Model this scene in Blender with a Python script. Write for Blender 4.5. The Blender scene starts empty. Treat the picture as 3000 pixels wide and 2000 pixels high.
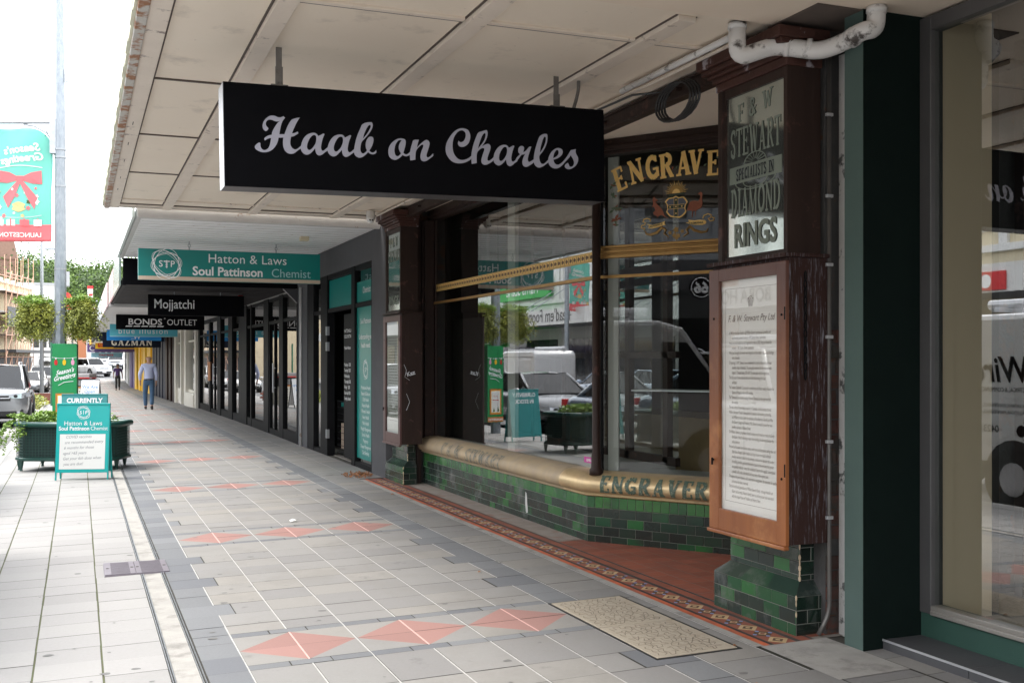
import bpy, bmesh, math, random
from mathutils import Vector, Matrix
from mathutils.geometry import tessellate_polygon
random.seed(7)
R = math.radians
scene = bpy.context.scene
col = scene.collection
# ---------------------------------------------------------------- camera
cam_data = bpy.data.cameras.new('camera'); cam = bpy.data.objects.new('camera', cam_data); col.objects.link(cam)
cam.location = (0, 0, 1.6); cam.rotation_euler = (R(90), 0, R(-21.65))
cam_data.sensor_width = 36; cam_data.lens = 38.4; cam_data.shift_y = 0.01833
cam_data.clip_start = 0.05; cam_data.clip_end = 2000
scene.camera = cam
# ---------------------------------------------------------------- world and sun
SUN_EL, SUN_AZ = 52, -62          # azimuth from +Y, negative = towards the road side
world = bpy.data.worlds.new("World"); scene.world = world; world.use_nodes = True
wn = world.node_tree; wn.nodes.clear()
sky = wn.nodes.new('ShaderNodeTexSky'); sky.sky_type = 'NISHITA'; sky.sun_disc = False
sky.sun_elevation = R(SUN_EL); sky.sun_rotation = R(SUN_AZ)
tc = wn.nodes.new('ShaderNodeTexCoord'); nz = wn.nodes.new('ShaderNodeTexNoise')
nz.inputs['Scale'].default_value = 2.2; nz.inputs['Detail'].default_value = 6; nz.inputs['Roughness'].default_value = .55
mp = wn.nodes.new('ShaderNodeMapping'); mp.inputs['Scale'].default_value = (1, 1, 2.5)
wn.links.new(tc.outputs['Generated'], mp.inputs['Vector']); wn.links.new(mp.outputs['Vector'], nz.inputs['Vector'])
cr = wn.nodes.new('ShaderNodeValToRGB'); cr.color_ramp.elements[0].position = .3; cr.color_ramp.elements[1].position = .72
cr.color_ramp.elements[0].color = (8.2, 8.6, 9.3, 1); cr.color_ramp.elements[1].color = (11.5, 11.5, 11.5, 1)
wn.links.new(nz.outputs['Fac'], cr.inputs['Fac'])
mx = wn.nodes.new('ShaderNodeMixRGB'); mx.inputs['Fac'].default_value = .88
wn.links.new(sky.outputs['Color'], mx.inputs['Color1']); wn.links.new(cr.outputs['Color'], mx.inputs['Color2'])
bg = wn.nodes.new('ShaderNodeBackground'); bg.inputs['Strength'].default_value = .1
wo = wn.nodes.new('ShaderNodeOutputWorld')
wn.links.new(mx.outputs['Color'], bg.inputs['Color']); wn.links.new(bg.outputs['Background'], wo.inputs['Surface'])
sl = bpy.data.lights.new('sun', 'SUN'); sl.energy = 1.1; sl.angle = R(18); sl.color = (1, .96, .9)
so = bpy.data.objects.new('sun', sl); col.objects.link(so)
sd = Vector((math.sin(R(SUN_AZ))*math.cos(R(SUN_EL)), math.cos(R(SUN_AZ))*math.cos(R(SUN_EL)), math.sin(R(SUN_EL))))
so.rotation_euler = sd.to_track_quat('Z', 'Y').to_euler()
scene.view_settings.view_transform = 'Standard'; scene.view_settings.look = 'None'
scene.view_settings.gamma = 1; scene.view_settings.exposure = 2.02
cy = scene.cycles
cy.use_denoising = True
try: cy.denoiser = 'OPENIMAGEDENOISE'
except Exception: pass
cy.max_bounces = 10; cy.diffuse_bounces = 6; cy.glossy_bounces = 5; cy.transparent_max_bounces = 16; cy.transmission_bounces = 4
cy.caustics_reflective = False; cy.caustics_refractive = False
cy.sample_clamp_indirect = 6; cy.sample_clamp_direct = 0
# ---------------------------------------------------------------- materials
MATS = {}
def mat(name, c1, c2=None, rough=.7, metal=0, scale=3., detail=6, amt=.6, bump=0, bscale=40., spec=.5, coat=0, dirt=None, dscale=1.4, dlo=.55, dhi=.75, tint=None, alpha=1, stretch=None, streak=None, emit=None, zmix=None):
    """procedural paint/stone/metal: two tones mixed by noise, optional dirt patches, per-face tint and bump"""
    if name in MATS: return MATS[name]
    m = bpy.data.materials.new(name); m.use_nodes = True; t = m.node_tree; n = t.nodes; l = t.links
    b = n['Principled BSDF']; b.inputs['Roughness'].default_value = rough; b.inputs['Metallic'].default_value = metal
    b.inputs['Specular IOR Level'].default_value = spec; b.inputs['Coat Weight'].default_value = coat; b.inputs['Coat Roughness'].default_value = .06
    co = n.new('ShaderNodeTexCoord').outputs['Object']
    if stretch:
        mm = n.new('ShaderNodeMapping'); mm.inputs['Scale'].default_value = stretch; l.new(co, mm.inputs['Vector']); co2 = mm.outputs['Vector']
    else: co2 = co
    def noise(sc, vec, de=detail, ro=.6):
        q = n.new('ShaderNodeTexNoise'); q.inputs['Scale'].default_value = sc; q.inputs['Detail'].default_value = de
        q.inputs['Roughness'].default_value = ro; l.new(vec, q.inputs['Vector']); return q.outputs['Fac']
    def ramp(src, a, bb, ca=(0, 0, 0, 1), cb=(1, 1, 1, 1)):
        q = n.new('ShaderNodeValToRGB'); q.color_ramp.elements[0].position = a; q.color_ramp.elements[1].position = bb
        q.color_ramp.elements[0].color = ca; q.color_ramp.elements[1].color = cb; l.new(src, q.inputs['Fac']); return q.outputs['Color']
    def mixc(f, a, bb, mode='MIX'):
        q = n.new('ShaderNodeMixRGB'); q.blend_type = mode
        for s, v in ((q.inputs['Fac'], f), (q.inputs['Color1'], a), (q.inputs['Color2'], bb)):
            if isinstance(v, (int, float)): s.default_value = v
            elif isinstance(v, tuple): s.default_value = v if len(v) == 4 else (*v, 1)
            else: l.new(v, s)
        return q.outputs['Color']
    c2 = c2 or tuple(x*.8 for x in c1)
    c = mixc(ramp(noise(scale, co2), .5-amt/2, .5+amt/2), c1, c2)
    if tint:
        at = n.new('ShaderNodeAttribute'); at.attribute_name = 'tint'
        q = n.new('ShaderNodeValToRGB'); q.color_ramp.interpolation = 'LINEAR'
        while len(q.color_ramp.elements) < len(tint): q.color_ramp.elements.new(.5)
        for i, tcx in enumerate(tint):
            q.color_ramp.elements[i].position = i/(len(tint)-1); q.color_ramp.elements[i].color = (*tcx, 1)
        l.new(at.outputs['Fac'], q.inputs['Fac']); c = mixc(1., c, q.outputs['Color'], 'MULTIPLY')
    if dirt:
        c = mixc(ramp(noise(dscale, co, 8, .65), dlo, dhi), c, dirt)
    if streak:
        mm = n.new('ShaderNodeMapping'); mm.inputs['Scale'].default_value = streak[0]; l.new(co, mm.inputs['Vector'])
        c = mixc(ramp(noise(streak[1], mm.outputs['Vector'], 7, .7), streak[2], streak[3]), c, streak[4])
    if zmix:   # second colour mixed in towards the piece's top: (z low, z high, colour)
        sp = n.new('ShaderNodeSeparateXYZ'); l.new(co, sp.inputs[0]); mr = n.new('ShaderNodeMapRange'); mr.inputs['From Min'].default_value = zmix[0]; mr.inputs['From Max'].default_value = zmix[1]
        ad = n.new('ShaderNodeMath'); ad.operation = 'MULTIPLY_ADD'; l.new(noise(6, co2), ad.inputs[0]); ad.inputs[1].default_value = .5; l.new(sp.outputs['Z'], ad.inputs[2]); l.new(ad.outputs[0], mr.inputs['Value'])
        c = mixc(mr.outputs[0], c, zmix[2])
    l.new(c, b.inputs['Base Color'])
    if bump:
        bp = n.new('ShaderNodeBump'); bp.inputs['Strength'].default_value = bump; bp.inputs['Distance'].default_value = .01
        l.new(noise(bscale, co2, 4), bp.inputs['Height']); l.new(bp.outputs['Normal'], b.inputs['Normal'])
    if emit: b.inputs['Emission Color'].default_value = (*emit[0], 1); b.inputs['Emission Strength'].default_value = emit[1]
    MATS[name] = m; return m
def glass(name, tintc=(.9, .95, .92), ior=1.9, rough=0., absorb=.85, refl=(1, 1, 1)):
    if name in MATS: return MATS[name]
    m = bpy.data.materials.new(name); m.use_nodes = True; t = m.node_tree; n = t.nodes; l = t.links; n.clear()
    g = n.new('ShaderNodeBsdfGlossy'); g.inputs['Roughness'].default_value = rough; g.inputs['Color'].default_value = (*refl, 1)
    tr = n.new('ShaderNodeBsdfTransparent'); tr.inputs['Color'].default_value = (*[x*absorb for x in tintc], 1)
    fr = n.new('ShaderNodeFresnel'); mt = n.new('ShaderNodeMath'); mt.operation = 'MULTIPLY_ADD'
    mt.inputs[1].default_value = 1/ior-ior; mt.inputs[2].default_value = ior
    mi = n.new('ShaderNodeMixShader'); o = n.new('ShaderNodeOutputMaterial')
    geo = n.new('ShaderNodeNewGeometry')
    l.new(geo.outputs['Backfacing'], mt.inputs[0]); l.new(mt.outputs[0], fr.inputs['IOR'])   # a sheet reflects alike from both sides
    l.new(fr.outputs['Fac'], mi.inputs['Fac']); l.new(tr.outputs[0], mi.inputs[1]); l.new(g.outputs[0], mi.inputs[2]); l.new(mi.outputs[0], o.inputs['Surface'])
    MATS[name] = m; return m
# ---------------------------------------------------------------- object helpers
ORIG = {}
def thing(name, label, cat, loc=(0, 0, 0), group=None, rz=0):
    o = bpy.data.objects.new(name, None); o.empty_display_size = .1; col.objects.link(o); o.location = loc; o.rotation_euler = (0, 0, rz)
    o['label'] = label; o['category'] = cat
    if group: o['group'] = group
    ORIG[o.name] = Vector(loc); return o
def tag(o, label=None, cat=None, group=None, kind=None):
    if label: o['label'] = label
    if cat: o['category'] = cat
    if group: o['group'] = group
    if kind: o['kind'] = kind
    return o
def V(*a): return Vector(a)
class MB:
    def __init__(s): s.v = []; s.f = []; s.m = []; s.t = []; s.mats = []; s.cur = 0; s.tint = .5; s.X = None; s.lift = 0
    def use(s, m):
        if m not in s.mats: s.mats.append(m)
        s.cur = s.mats.index(m); return s
    def add(s, vs, fs):
        o = len(s.v)
        if s.X is not None: vs = [s.X @ Vector(p) for p in vs]
        s.v += [tuple(p) for p in vs]
        for f in fs: s.f.append(tuple(i+o for i in f)); s.m.append(s.cur); s.t.append(s.tint)
        return s
    def box(s, x0, x1, y0, y1, z0, z1):
        x0, x1 = min(x0, x1), max(x0, x1); y0, y1 = min(y0, y1), max(y0, y1); z0, z1 = min(z0, z1), max(z0, z1)
        return s.add([(x0, y0, z0), (x1, y0, z0), (x1, y1, z0), (x0, y1, z0), (x0, y0, z1), (x1, y0, z1), (x1, y1, z1), (x0, y1, z1)],
            [(0, 3, 2, 1), (4, 5, 6, 7), (0, 1, 5, 4), (1, 2, 6, 5), (2, 3, 7, 6), (3, 0, 4, 7)])
    def obox(s, o, a, b, c):
        o, a, b, c = map(Vector, (o, a, b, c))
        vs = [o, o+a, o+a+b, o+b, o+c, o+a+c, o+a+b+c, o+b+c]
        fl = a.cross(b).dot(c) < 0
        fs = [(0, 3, 2, 1), (4, 5, 6, 7), (0, 1, 5, 4), (1, 2, 6, 5), (2, 3, 7, 6), (3, 0, 4, 7)]
        if fl: fs = [f[::-1] for f in fs]
        return s.add(vs, fs)
    def quad(s, a, b, c, d): return s.add([a, b, c, d], [(0, 1, 2, 3)])
    def tube(s, pts, r, n=8, cap=True):
        pts = [Vector(p) for p in pts]; rs = r if isinstance(r, (list, tuple)) else [r]*len(pts)
        vs = []; fs = []; up = None
        for i, p in enumerate(pts):
            d = (pts[min(i+1, len(pts)-1)]-pts[max(i-1, 0)]).normalized()
            if up is None: up = V(0, 0, 1) if abs(d.z) < .9 else V(1, 0, 0)
            a = d.cross(up).normalized(); b = a.cross(d).normalized(); up = b
            for k in range(n):
                t = 2*math.pi*k/n; vs.append(p+a*math.cos(t)*rs[i]+b*math.sin(t)*rs[i])
        for i in range(len(pts)-1):
            for k in range(n): fs.append((i*n+k, i*n+(k+1) % n, (i+1)*n+(k+1) % n, (i+1)*n+k))
        if cap: fs.append(tuple(range(n-1, -1, -1))); fs.append(tuple((len(pts)-1)*n+k for k in range(n)))
        return s.add(vs, fs)
    def sphere(s, c, r, n=10, m=6):
        r = r if isinstance(r, (tuple, list)) else (r, r, r); vs = []; fs = []
        for j in range(m+1):
            p = math.pi*j/m
            for k in range(n):
                t = 2*math.pi*k/n; vs.append((c[0]+r[0]*math.sin(p)*math.cos(t), c[1]+r[1]*math.sin(p)*math.sin(t), c[2]+r[2]*math.cos(p)))
        for j in range(m):
            for k in range(n): fs.append((j*n+k, (j+1)*n+k, (j+1)*n+(k+1) % n, j*n+(k+1) % n))
        return s.add(vs, fs)
    def poly(s, o, U, W, outer, hole=None, th=.004):
        """flat cut-out: outline (and hole) in the plane (o,U,W), front face th in front, with sides"""
        o, U, W = Vector(o), Vector(U), Vector(W); N = U.cross(W).normalized()
        loops = [[Vector((a, b, 0)) for a, b in outer]]
        if hole: loops.append([Vector((a, b, 0)) for a, b in hole])
        fl = [p for lp in loops for p in lp]
        tris = tessellate_polygon(loops)
        vs = [o+U*p.x+W*p.y+N*th for p in fl]; n = len(vs)
        vs += [o+U*p.x+W*p.y for p in fl]; fs = []
        for t in tris:
            a, b, c = (fl[i] for i in t)
            if (b-a).cross(c-a).z < 0: t = t[::-1]
            fs.append(tuple(t))
        k = 0
        for lp in loops:
            q = len(lp)
            ar = sum(lp[i].x*lp[(i+1) % q].y-lp[(i+1) % q].x*lp[i].y for i in range(q)); outerl = (k == 0)
            for i in range(q):
                a, b = k+i, k+(i+1) % q
                f = (a, a+n, b+n, b); fs.append(f if (ar > 0) == outerl else f[::-1])
            k += q
        return s.add(vs, fs)
    def text(s, body, o, U, W, size=.1, align='CENTER', bold=0, shear=0, sx=1, sp=1, th=.002):
        cu = bpy.data.curves.new('t', 'FONT'); cu.body = body; cu.size = size; cu.align_x = align; cu.offset = bold; cu.shear = shear; cu.space_character = sp
        cu.resolution_u = 3
        ob = bpy.data.objects.new('t', cu); col.objects.link(ob)
        dg = bpy.context.evaluated_depsgraph_get(); me = bpy.data.meshes.new_from_object(ob.evaluated_get(dg))
        o, U, W = Vector(o), Vector(U).normalized(), Vector(W).normalized(); N = U.cross(W).normalized()
        vs = [o+U*p.co.x*sx+W*p.co.y+N*th for p in me.vertices]
        fs = []
        for p in me.polygons:
            f = tuple(p.vertices)
            if p.normal.z < 0: f = f[::-1]
            fs.append(f)
        s.add(vs, fs); bpy.data.objects.remove(ob); bpy.data.curves.remove(cu); bpy.data.meshes.remove(me); return s
    def build(s, name, parent=None, m=None, bevel=0, smooth=False, seg=2):
        org = Vector((0, 0, 0)); p = parent
        while p is not None and p.name not in ORIG: p = p.parent
        if p is not None: org = ORIG[p.name]
        me = bpy.data.meshes.new(name); me.from_pydata([(a-org.x, b-org.y, c-org.z) for a, b, c in s.v], [], s.f)
        ms = s.mats or [m]
        for q in ms: me.materials.append(q)
        if s.mats: me.polygons.foreach_set('material_index', s.m)
        if len(set(s.t)) > 1:
            at = me.attributes.new('tint', 'FLOAT', 'FACE'); at.data.foreach_set('value', s.t)
        if smooth: me.polygons.foreach_set('use_smooth', [True]*len(me.polygons))
        me.update(); ob = bpy.data.objects.new(name, me); col.objects.link(ob)
        if parent is not None: ob.parent = parent
        if bevel:
            bv = ob.modifiers.new('bevel', 'BEVEL'); bv.width = bevel; bv.segments = seg; bv.limit_method = 'ANGLE'; bv.angle_limit = R(40); bv.harden_normals = False
        return ob
def box(name, parent, m, x0, x1, y0, y1, z0, z1, bevel=0): return MB().box(x0, x1, y0, y1, z0, z1).build(name, parent, m, bevel)
def struct(o): o['kind'] = 'structure'; return o
def copy_tree(o, parent=None):
    c = o.copy(); col.objects.link(c); c.parent = parent
    for ch in [q for q in KIDS(o)]: copy_tree(ch, c)
    return c
def KIDS(o): return [q for q in col.objects if q.parent is o]
def arc(cx, cy, rx, ry, a0, a1, n=10): return [(cx+rx*math.cos(R(a0+(a1-a0)*i/n)), cy+ry*math.sin(R(a0+(a1-a0)*i/n))) for i in range(n+1)]
# slab-serif lettering: strokes as (points, weight)
T_, S_ = .19, .085
SLAB = {
 'E': (.62, [([(.16, 0), (.16, 1)], T_), ([(0, .045), (.58, .045)], S_), ([(0, .955), (.56, .955)], S_), ([(.2, .52), (.42, .52)], S_), ([(.55, .02), (.55, .27)], S_), ([(.53, .74), (.53, .98)], S_), ([(.42, .42), (.42, .62)], S_)]),
 'F': (.6, [([(.16, 0), (.16, 1)], T_), ([(0, .045), (.34, .045)], S_), ([(0, .955), (.56, .955)], S_), ([(.2, .5), (.42, .5)], S_), ([(.54, .72), (.54, .98)], S_), ([(.42, .4), (.42, .6)], S_)]),
 'N': (.74, [([(.13, 0), (.13, 1)], S_*1.3), ([(.1, .96), (.62, .03)], T_), ([(.61, 0), (.61, 1)], S_*1.3), ([(0, .045), (.28, .045)], S_), ([(.46, .955), (.74, .955)], S_), ([(0, .955), (.2, .955)], S_)]),
 'G': (.68, [(arc(.36, .5, .27, .42, 50, 310), T_), ([(.36, .42), (.66, .42)], S_), ([(.58, .08), (.58, .42)], S_*1.5), ([(.55, .7), (.55, .96)], S_)]),
 'C': (.64, [(arc(.36, .5, .27, .42, 50, 310), T_), ([(.56, .68), (.56, .97)], S_), ([(.56, .05), (.56, .3)], S_)]),
 'R': (.7, [([(.16, 0), (.16, 1)], T_), ([(0, .045), (.32, .045)], S_), ([(0, .955), (.4, .955)], S_), (arc(.36, .74, .2, .21, 88, -88), T_*.9), ([(.2, .52), (.38, .52)], S_), ([(.36, .5), (.58, .05)], T_*.9), ([(.5, .045), (.7, .045)], S_)]),
 'P': (.62, [([(.16, 0), (.16, 1)], T_), ([(0, .045), (.32, .045)], S_), ([(0, .955), (.4, .955)], S_), (arc(.36, .72, .2, .23, 88, -88), T_*.9), ([(.2, .49), (.38, .49)], S_)]),
 'B': (.64, [([(.16, 0), (.16, 1)], T_), ([(0, .045), (.4, .045)], S_), ([(0, .955), (.4, .955)], S_), (arc(.36, .74, .18, .21, 88, -88), T_*.8), (arc(.36, .28, .22, .23, 88, -88), T_*.9)]),
 'A': (.76, [([(.14, .02), (.38, .98)], S_*1.2), ([(.38, .98), (.6, .02)], T_), ([(.22, .3), (.52, .3)], S_), ([(0, .045), (.26, .045)], S_), ([(.46, .045), (.76, .045)], S_)]),
 'V': (.76, [([(.16, .98), (.38, .02)], T_), ([(.38, .02), (.62, .98)], S_*1.2), ([(0, .955), (.32, .955)], S_), ([(.48, .955), (.76, .955)], S_)]),
 'W': (1.0, [([(.16, .98), (.34, .02)], T_*.9), ([(.34, .02), (.5, .9)], S_), ([(.5, .9), (.68, .02)], T_*.9), ([(.68, .02), (.86, .98)], S_), ([(0, .955), (.3, .955)], S_), ([(.72, .955), (1., .955)], S_)]),
 'S': (.6, [(arc(.3, .74, .2, .2, 30, 270, 9), T_*.85), (arc(.3, .26, .21, .22, 90, -150, 9), T_*.85), ([(.5, .72), (.5, .96)], S_), ([(.09, .05), (.09, .3)], S_)]),
 'T': (.66, [([(.33, 0), (.33, 1)], T_), ([(.2, .045), (.46, .045)], S_), ([(0, .955), (.66, .955)], S_), ([(.04, .74), (.04, .97)], S_), ([(.62, .74), (.62, .97)], S_)]),
 'I': (.34, [([(.17, 0), (.17, 1)], T_), ([(0, .045), (.34, .045)], S_), ([(0, .955), (.34, .955)], S_)]),
 'L': (.58, [([(.16, 0), (.16, 1)], T_), ([(0, .045), (.56, .045)], S_), ([(0, .955), (.32, .955)], S_), ([(.54, .02), (.54, .28)], S_)]),
 'D': (.7, [([(.16, 0), (.16, 1)], T_), ([(0, .045), (.34, .045)], S_), ([(0, .955), (.34, .955)], S_), (arc(.3, .5, .3, .45, 88, -88, 12), T_)]),
 'O': (.7, [(arc(.35, .5, .26, .43, 0, 360, 16), T_)]),
 'M': (.9, [([(.14, 0), (.14, 1)], S_*1.2), ([(.15, .95), (.45, .05)], T_*.9), ([(.45, .05), (.74, .95)], S_), ([(.75, 0), (.75, 1)], T_), ([(0, .045), (.26, .045)], S_), ([(.62, .045), (.9, .045)], S_)]),
 'Z': (.62, [([(.04, .955), (.58, .955)], S_), ([(.5, .95), (.12, .05)], T_), ([(.04, .045), (.6, .045)], S_), ([(.06, .74), (.06, .97)], S_), ([(.57, .03), (.57, .26)], S_)]),
 '&': (.66, [(arc(.3, .76, .13, .17, -60, 240), S_*1.4), (arc(.26, .26, .2, .22, 110, 330), T_*.8), ([(.2, .66), (.58, .04)], T_*.8), ([(.46, .34), (.62, .5)], S_)]),
 '.': (.24, [([(.12, 0), (.12, .12)], .13)]), ' ': (.35, []), '\u2019': (.2, [([(.12, .8), (.08, 1)], .09)])}
def slab(mb, body, place, size, wf=1., sp=.06, th=.002, weight=1., centre=True):
    """place(x, y, lift) -> world point of text-plane coordinates"""
    W = sum(SLAB[c][0]+sp for c in body)-sp; x = -W/2*size*wf if centre else 0
    k = 0
    for c in body:
        w, st = SLAB[c]
        for pts, t in st:
            t *= weight
            for i in range(len(pts)-1):
                a = Vector(pts[i]); b = Vector(pts[i+1]); d = (b-a)
                if d.length < 1e-6: continue
                d.normalize(); p = Vector((-d.y, d.x))*t/2
                if len(pts) > 2: a = a-d*t*.06; b = b+d*t*.06
                lf = th+.00025*(k % 14); k += 1
                mb.quad(*[place(x+q.x*size*wf, q.y*size, lf) for q in (a-p, b-p, b+p, a+p)])
        x += (w+sp)*size*wf
    return mb
def plane_place(o, U, W):
    o, U, W = Vector(o), Vector(U).normalized(), Vector(W).normalized(); N = U.cross(W)
    return lambda x, y, l: o+U*x+W*y+N*l
def smooth_loop(pts, n=3):
    """Catmull-Rom through a closed outline; sharp turns stay sharp"""
    out = []; L = len(pts); P = [Vector(p) for p in pts]
    for i in range(L):
        a, b, c, d = P[i-1], P[i], P[(i+1) % L], P[(i+2) % L]
        e = (c-b); l = e.length
        def tan(p, q, r):
            u = (q-p); w = (r-q)
            if u.length < 1e-6 or w.length < 1e-6: return e
            if u.normalized().dot(w.normalized()) < .45: return e
            v = (u.normalized()+w.normalized()); return v.normalized()*l
        t0 = tan(a, b, c); t1 = tan(b, c, d)
        for k in range(n):
            t = k/n; h = (2*t**3-3*t*t+1, t**3-2*t*t+t, -2*t**3+3*t*t, t**3-t*t)
            q = b*h[0]+t0*h[1]+c*h[2]+t1*h[3]; out.append((q.x, q.y))
    return out
def leaves(mb, c, r, n, size, clumps=0, droop=0, m=None, asp=.6, boxy=0):
    """leaf faces spread through an uneven ellipsoid"""
    c = Vector(c); cl = []
    for _ in range(clumps or 1):
        if clumps:
            while True:
                q = V(random.uniform(-1, 1), random.uniform(-1, 1), random.uniform(-1, 1))
                if boxy and .3 < q.length < 1.45: q *= .95; break
                if .25 < q.length < 1: break
            cl.append((V(q.x*r[0], q.y*r[1], q.z*r[2])*.78, random.uniform(.28, .5), random.random()))
        else: cl.append((V(0, 0, 0), 1., .5))
    for i in range(n):
        cc, cs, tn = random.choice(cl)
        q = V(random.gauss(0, 1), random.gauss(0, 1), random.gauss(0, 1)).normalized()*random.random()**.4
        p = c+cc+V(q.x*r[0]*cs, q.y*r[1]*cs, q.z*r[2]*cs-droop*abs(q.x*q.y))
        a = V(random.gauss(0, 1), random.gauss(0, 1), random.gauss(0, .6)).normalized()
        b = a.cross(V(random.gauss(0, 1), random.gauss(0, 1), random.gauss(0, 1))).normalized()*size*asp*random.uniform(.6, 1.2); a = a*size*random.uniform(.6, 1.3)
        mb.tint = min(1, max(0, tn*.6+random.random()*.4))
        mb.add([p-a*.5, p+b*.45, p+a*.6, p-b*.45], [(0, 1, 2, 3)])
    return mb
# ---------------------------------------------------------------- terrain profile
PY = [(-80, 0), (27, 0), (38, -.06), (48, -.2), (60, -.28), (73, -.4), (84, -.46), (95, -.36), (107, 0), (126, .7), (160, 1.25), (230, 2.2), (600, 6)]
def PZ(y):
    for (a, za), (b, zb) in zip(PY, PY[1:]):
        if y <= b: return za+(zb-za)*(max(y, a)-a)/(b-a)
    return PY[-1][1]
def G(x, y): return .019*x+PZ(y)
# ---------------------------------------------------------------- palette
M_asph = mat('asphalt', (.12, .12, .122), (.15, .15, .15), .9, scale=.6, bump=.4, bscale=150)
M_pave = mat('grey_paver', (.275, .267, .255), (.236, .229, .218), .82, scale=60, amt=.9, bump=.25, bscale=220, tint=[(.86, .86, .88), (1, 1, 1), (1.06, 1.03, .98)], dirt=(.13, .125, .12), dscale=3.4, dlo=.62, dhi=.78, streak=((1, 1, 1), 1.1, .48, .72, (.215, .205, .19)))
M_dark = mat('dark_paver', (.185, .19, .197), (.15, .155, .162), .8, scale=60, amt=.9, bump=.25, bscale=220, tint=[(.85, .86, .9), (1, 1, 1), (1.15, 1.15, 1.15)])
M_pink = mat('red_paver', (.335, .185, .162), (.29, .162, .142), .82, scale=60, amt=.9, bump=.25, bscale=220, tint=[(.92, .92, .92), (1, 1, 1), (1.05, 1.05, 1.05)])
M_light = mat('pale_paver', (.345, .336, .327), (.30, .292, .283), .85, scale=50, amt=.9, bump=.25, bscale=200, tint=[(.9, .9, .9), (1, 1, 1), (1.05, 1.05, 1.04)], dirt=(.3, .29, .28), dscale=2.6, dlo=.66, dhi=.85)
M_grout = mat('lit_edge_grout', (.56, .55, .53), (.36, .35, .33), .9, scale=30)  # pale grout; light caught by bevelled slab edges is put into its colour
M_pgrout = mat('pink_joint', (.68, .42, .38), (.6, .35, .31), .9, scale=30)
M_gap = mat('dark_joint', (.045, .042, .038), (.07, .065, .05), .95, scale=30)
M_moss = mat('mossy_joint', (.10, .085, .06), (.09, .12, .04), .95, scale=14)
M_conc = mat('old_concrete', (.42, .40, .37), (.30, .29, .27), .9, scale=7, bump=.4, bscale=120, dirt=(.2, .19, .175), dscale=5, dlo=.5, dhi=.72)
M_kerb = mat('kerb_concrete', (.46, .45, .43), (.36, .35, .33), .9, scale=9, bump=.3)
M_steel = mat('galvanised_steel', (.42, .44, .46), (.3, .32, .34), .42, .75, scale=14, amt=.5)
M_soffit = mat('cream_soffit_paint', (.92, .82, .69), (.87, .765, .64), .6, scale=1.6, amt=.7, bump=.12, bscale=25, dirt=(.42, .36, .31), dscale=2.3, dlo=.58, dhi=.86, streak=((1, 1, 1), 26, .66, .74, (.20, .155, .13)))
M_batten = mat('flaking_cream_batten', (.84, .75, .65), (.75, .66, .57), .6, scale=4, bump=.2, dirt=(.26, .20, .18), dscale=7, dlo=.60, dhi=.68)
M_groove = mat('dark_groove', (.08, .065, .055), (.13, .10, .085), .9, scale=9)  # dark strips for ceiling joints and batten edges
M_rust = mat('rusty_trim', (.62, .60, .56), (.5, .49, .46), .7, scale=6, dirt=(.33, .15, .07), dscale=9, dlo=.47, dhi=.56, bump=.4)
M_fascia = mat('pale_green_fascia', (.70, .76, .62), (.72, .68, .52), .6, scale=2.2, dirt=(.4, .22, .12), dscale=8, dlo=.64, dhi=.7)
M_black = mat('satin_black', (.004, .004, .005), (.006, .006, .0075), .5, scale=5, spec=.03)
M_blackm = mat('black_frame_metal', (.009, .009, .010), (.013, .013, .014), .55, scale=6, spec=.06)
M_boxedge = mat('charcoal_case_metal', (.07, .068, .075), (.055, .054, .06), .4, .3, scale=5)
M_alu = mat('pale_aluminium', (.66, .67, .69), (.58, .59, .61), .35, .5, scale=5)
M_frost = mat('frosted_acrylic_letters', (.42, .42, .50), (.39, .39, .47), .45, scale=12)
M_green = mat('shaded_green_render', (.007, .014, .012), (.005, .010, .009), .75, scale=5, bump=.35, bscale=260, spec=.08)  # shade of the pier's camera-side face is put into this green
M_greenl = mat('lit_green_render', (.082, .13, .115), (.07, .115, .102), .7, scale=5, bump=.5, bscale=300)  # lit copy of the pier green, for its street-facing side
M_wood = mat('varnished_timber', (.36, .125, .035), (.18, .055, .02), .38, scale=5, stretch=(1, 1, .12), dirt=(.50, .22, .08), dscale=1.8, dlo=.50, dhi=.66, zmix=(.75, 1.7, (.10, .035, .022)), bump=.12, bscale=30)
M_brown = mat('dark_red_brown_timber', (.044, .026, .021), (.024, .015, .0125), .5, spec=.2, scale=5, stretch=(1, 1, .1), dirt=(.10, .05, .042), dscale=6, dlo=.6, dhi=.68, bump=.3, bscale=35)
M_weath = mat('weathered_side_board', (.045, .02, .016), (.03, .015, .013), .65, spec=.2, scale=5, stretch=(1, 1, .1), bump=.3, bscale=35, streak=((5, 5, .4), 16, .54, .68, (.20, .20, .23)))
M_redpaint = mat('peeling_red_paint', (.085, .036, .028), (.05, .024, .019), .5, spec=.25, scale=6, dirt=(.36, .33, .36), dscale=7, dlo=.6, dhi=.66, bump=.4)
M_gold = mat('gold_leaf', (.92, .62, .22), (.78, .50, .15), .45, .15, scale=20)
M_goldm = mat('gilt_moulding', (.50, .30, .10), (.36, .2, .07), .38, .6, scale=12)
M_brass = mat('brushed_brass', (.70, .53, .30), (.58, .43, .23), .42, .55, scale=9, dirt=(.40, .30, .2), dscale=3, dlo=.5, dhi=.75, bump=.08)
M_brassd = mat('dusty_brass', (.50, .385, .24), (.41, .315, .195), .6, .12, scale=8, dirt=(.36, .29, .22), dscale=3, dlo=.45, dhi=.7)
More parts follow.
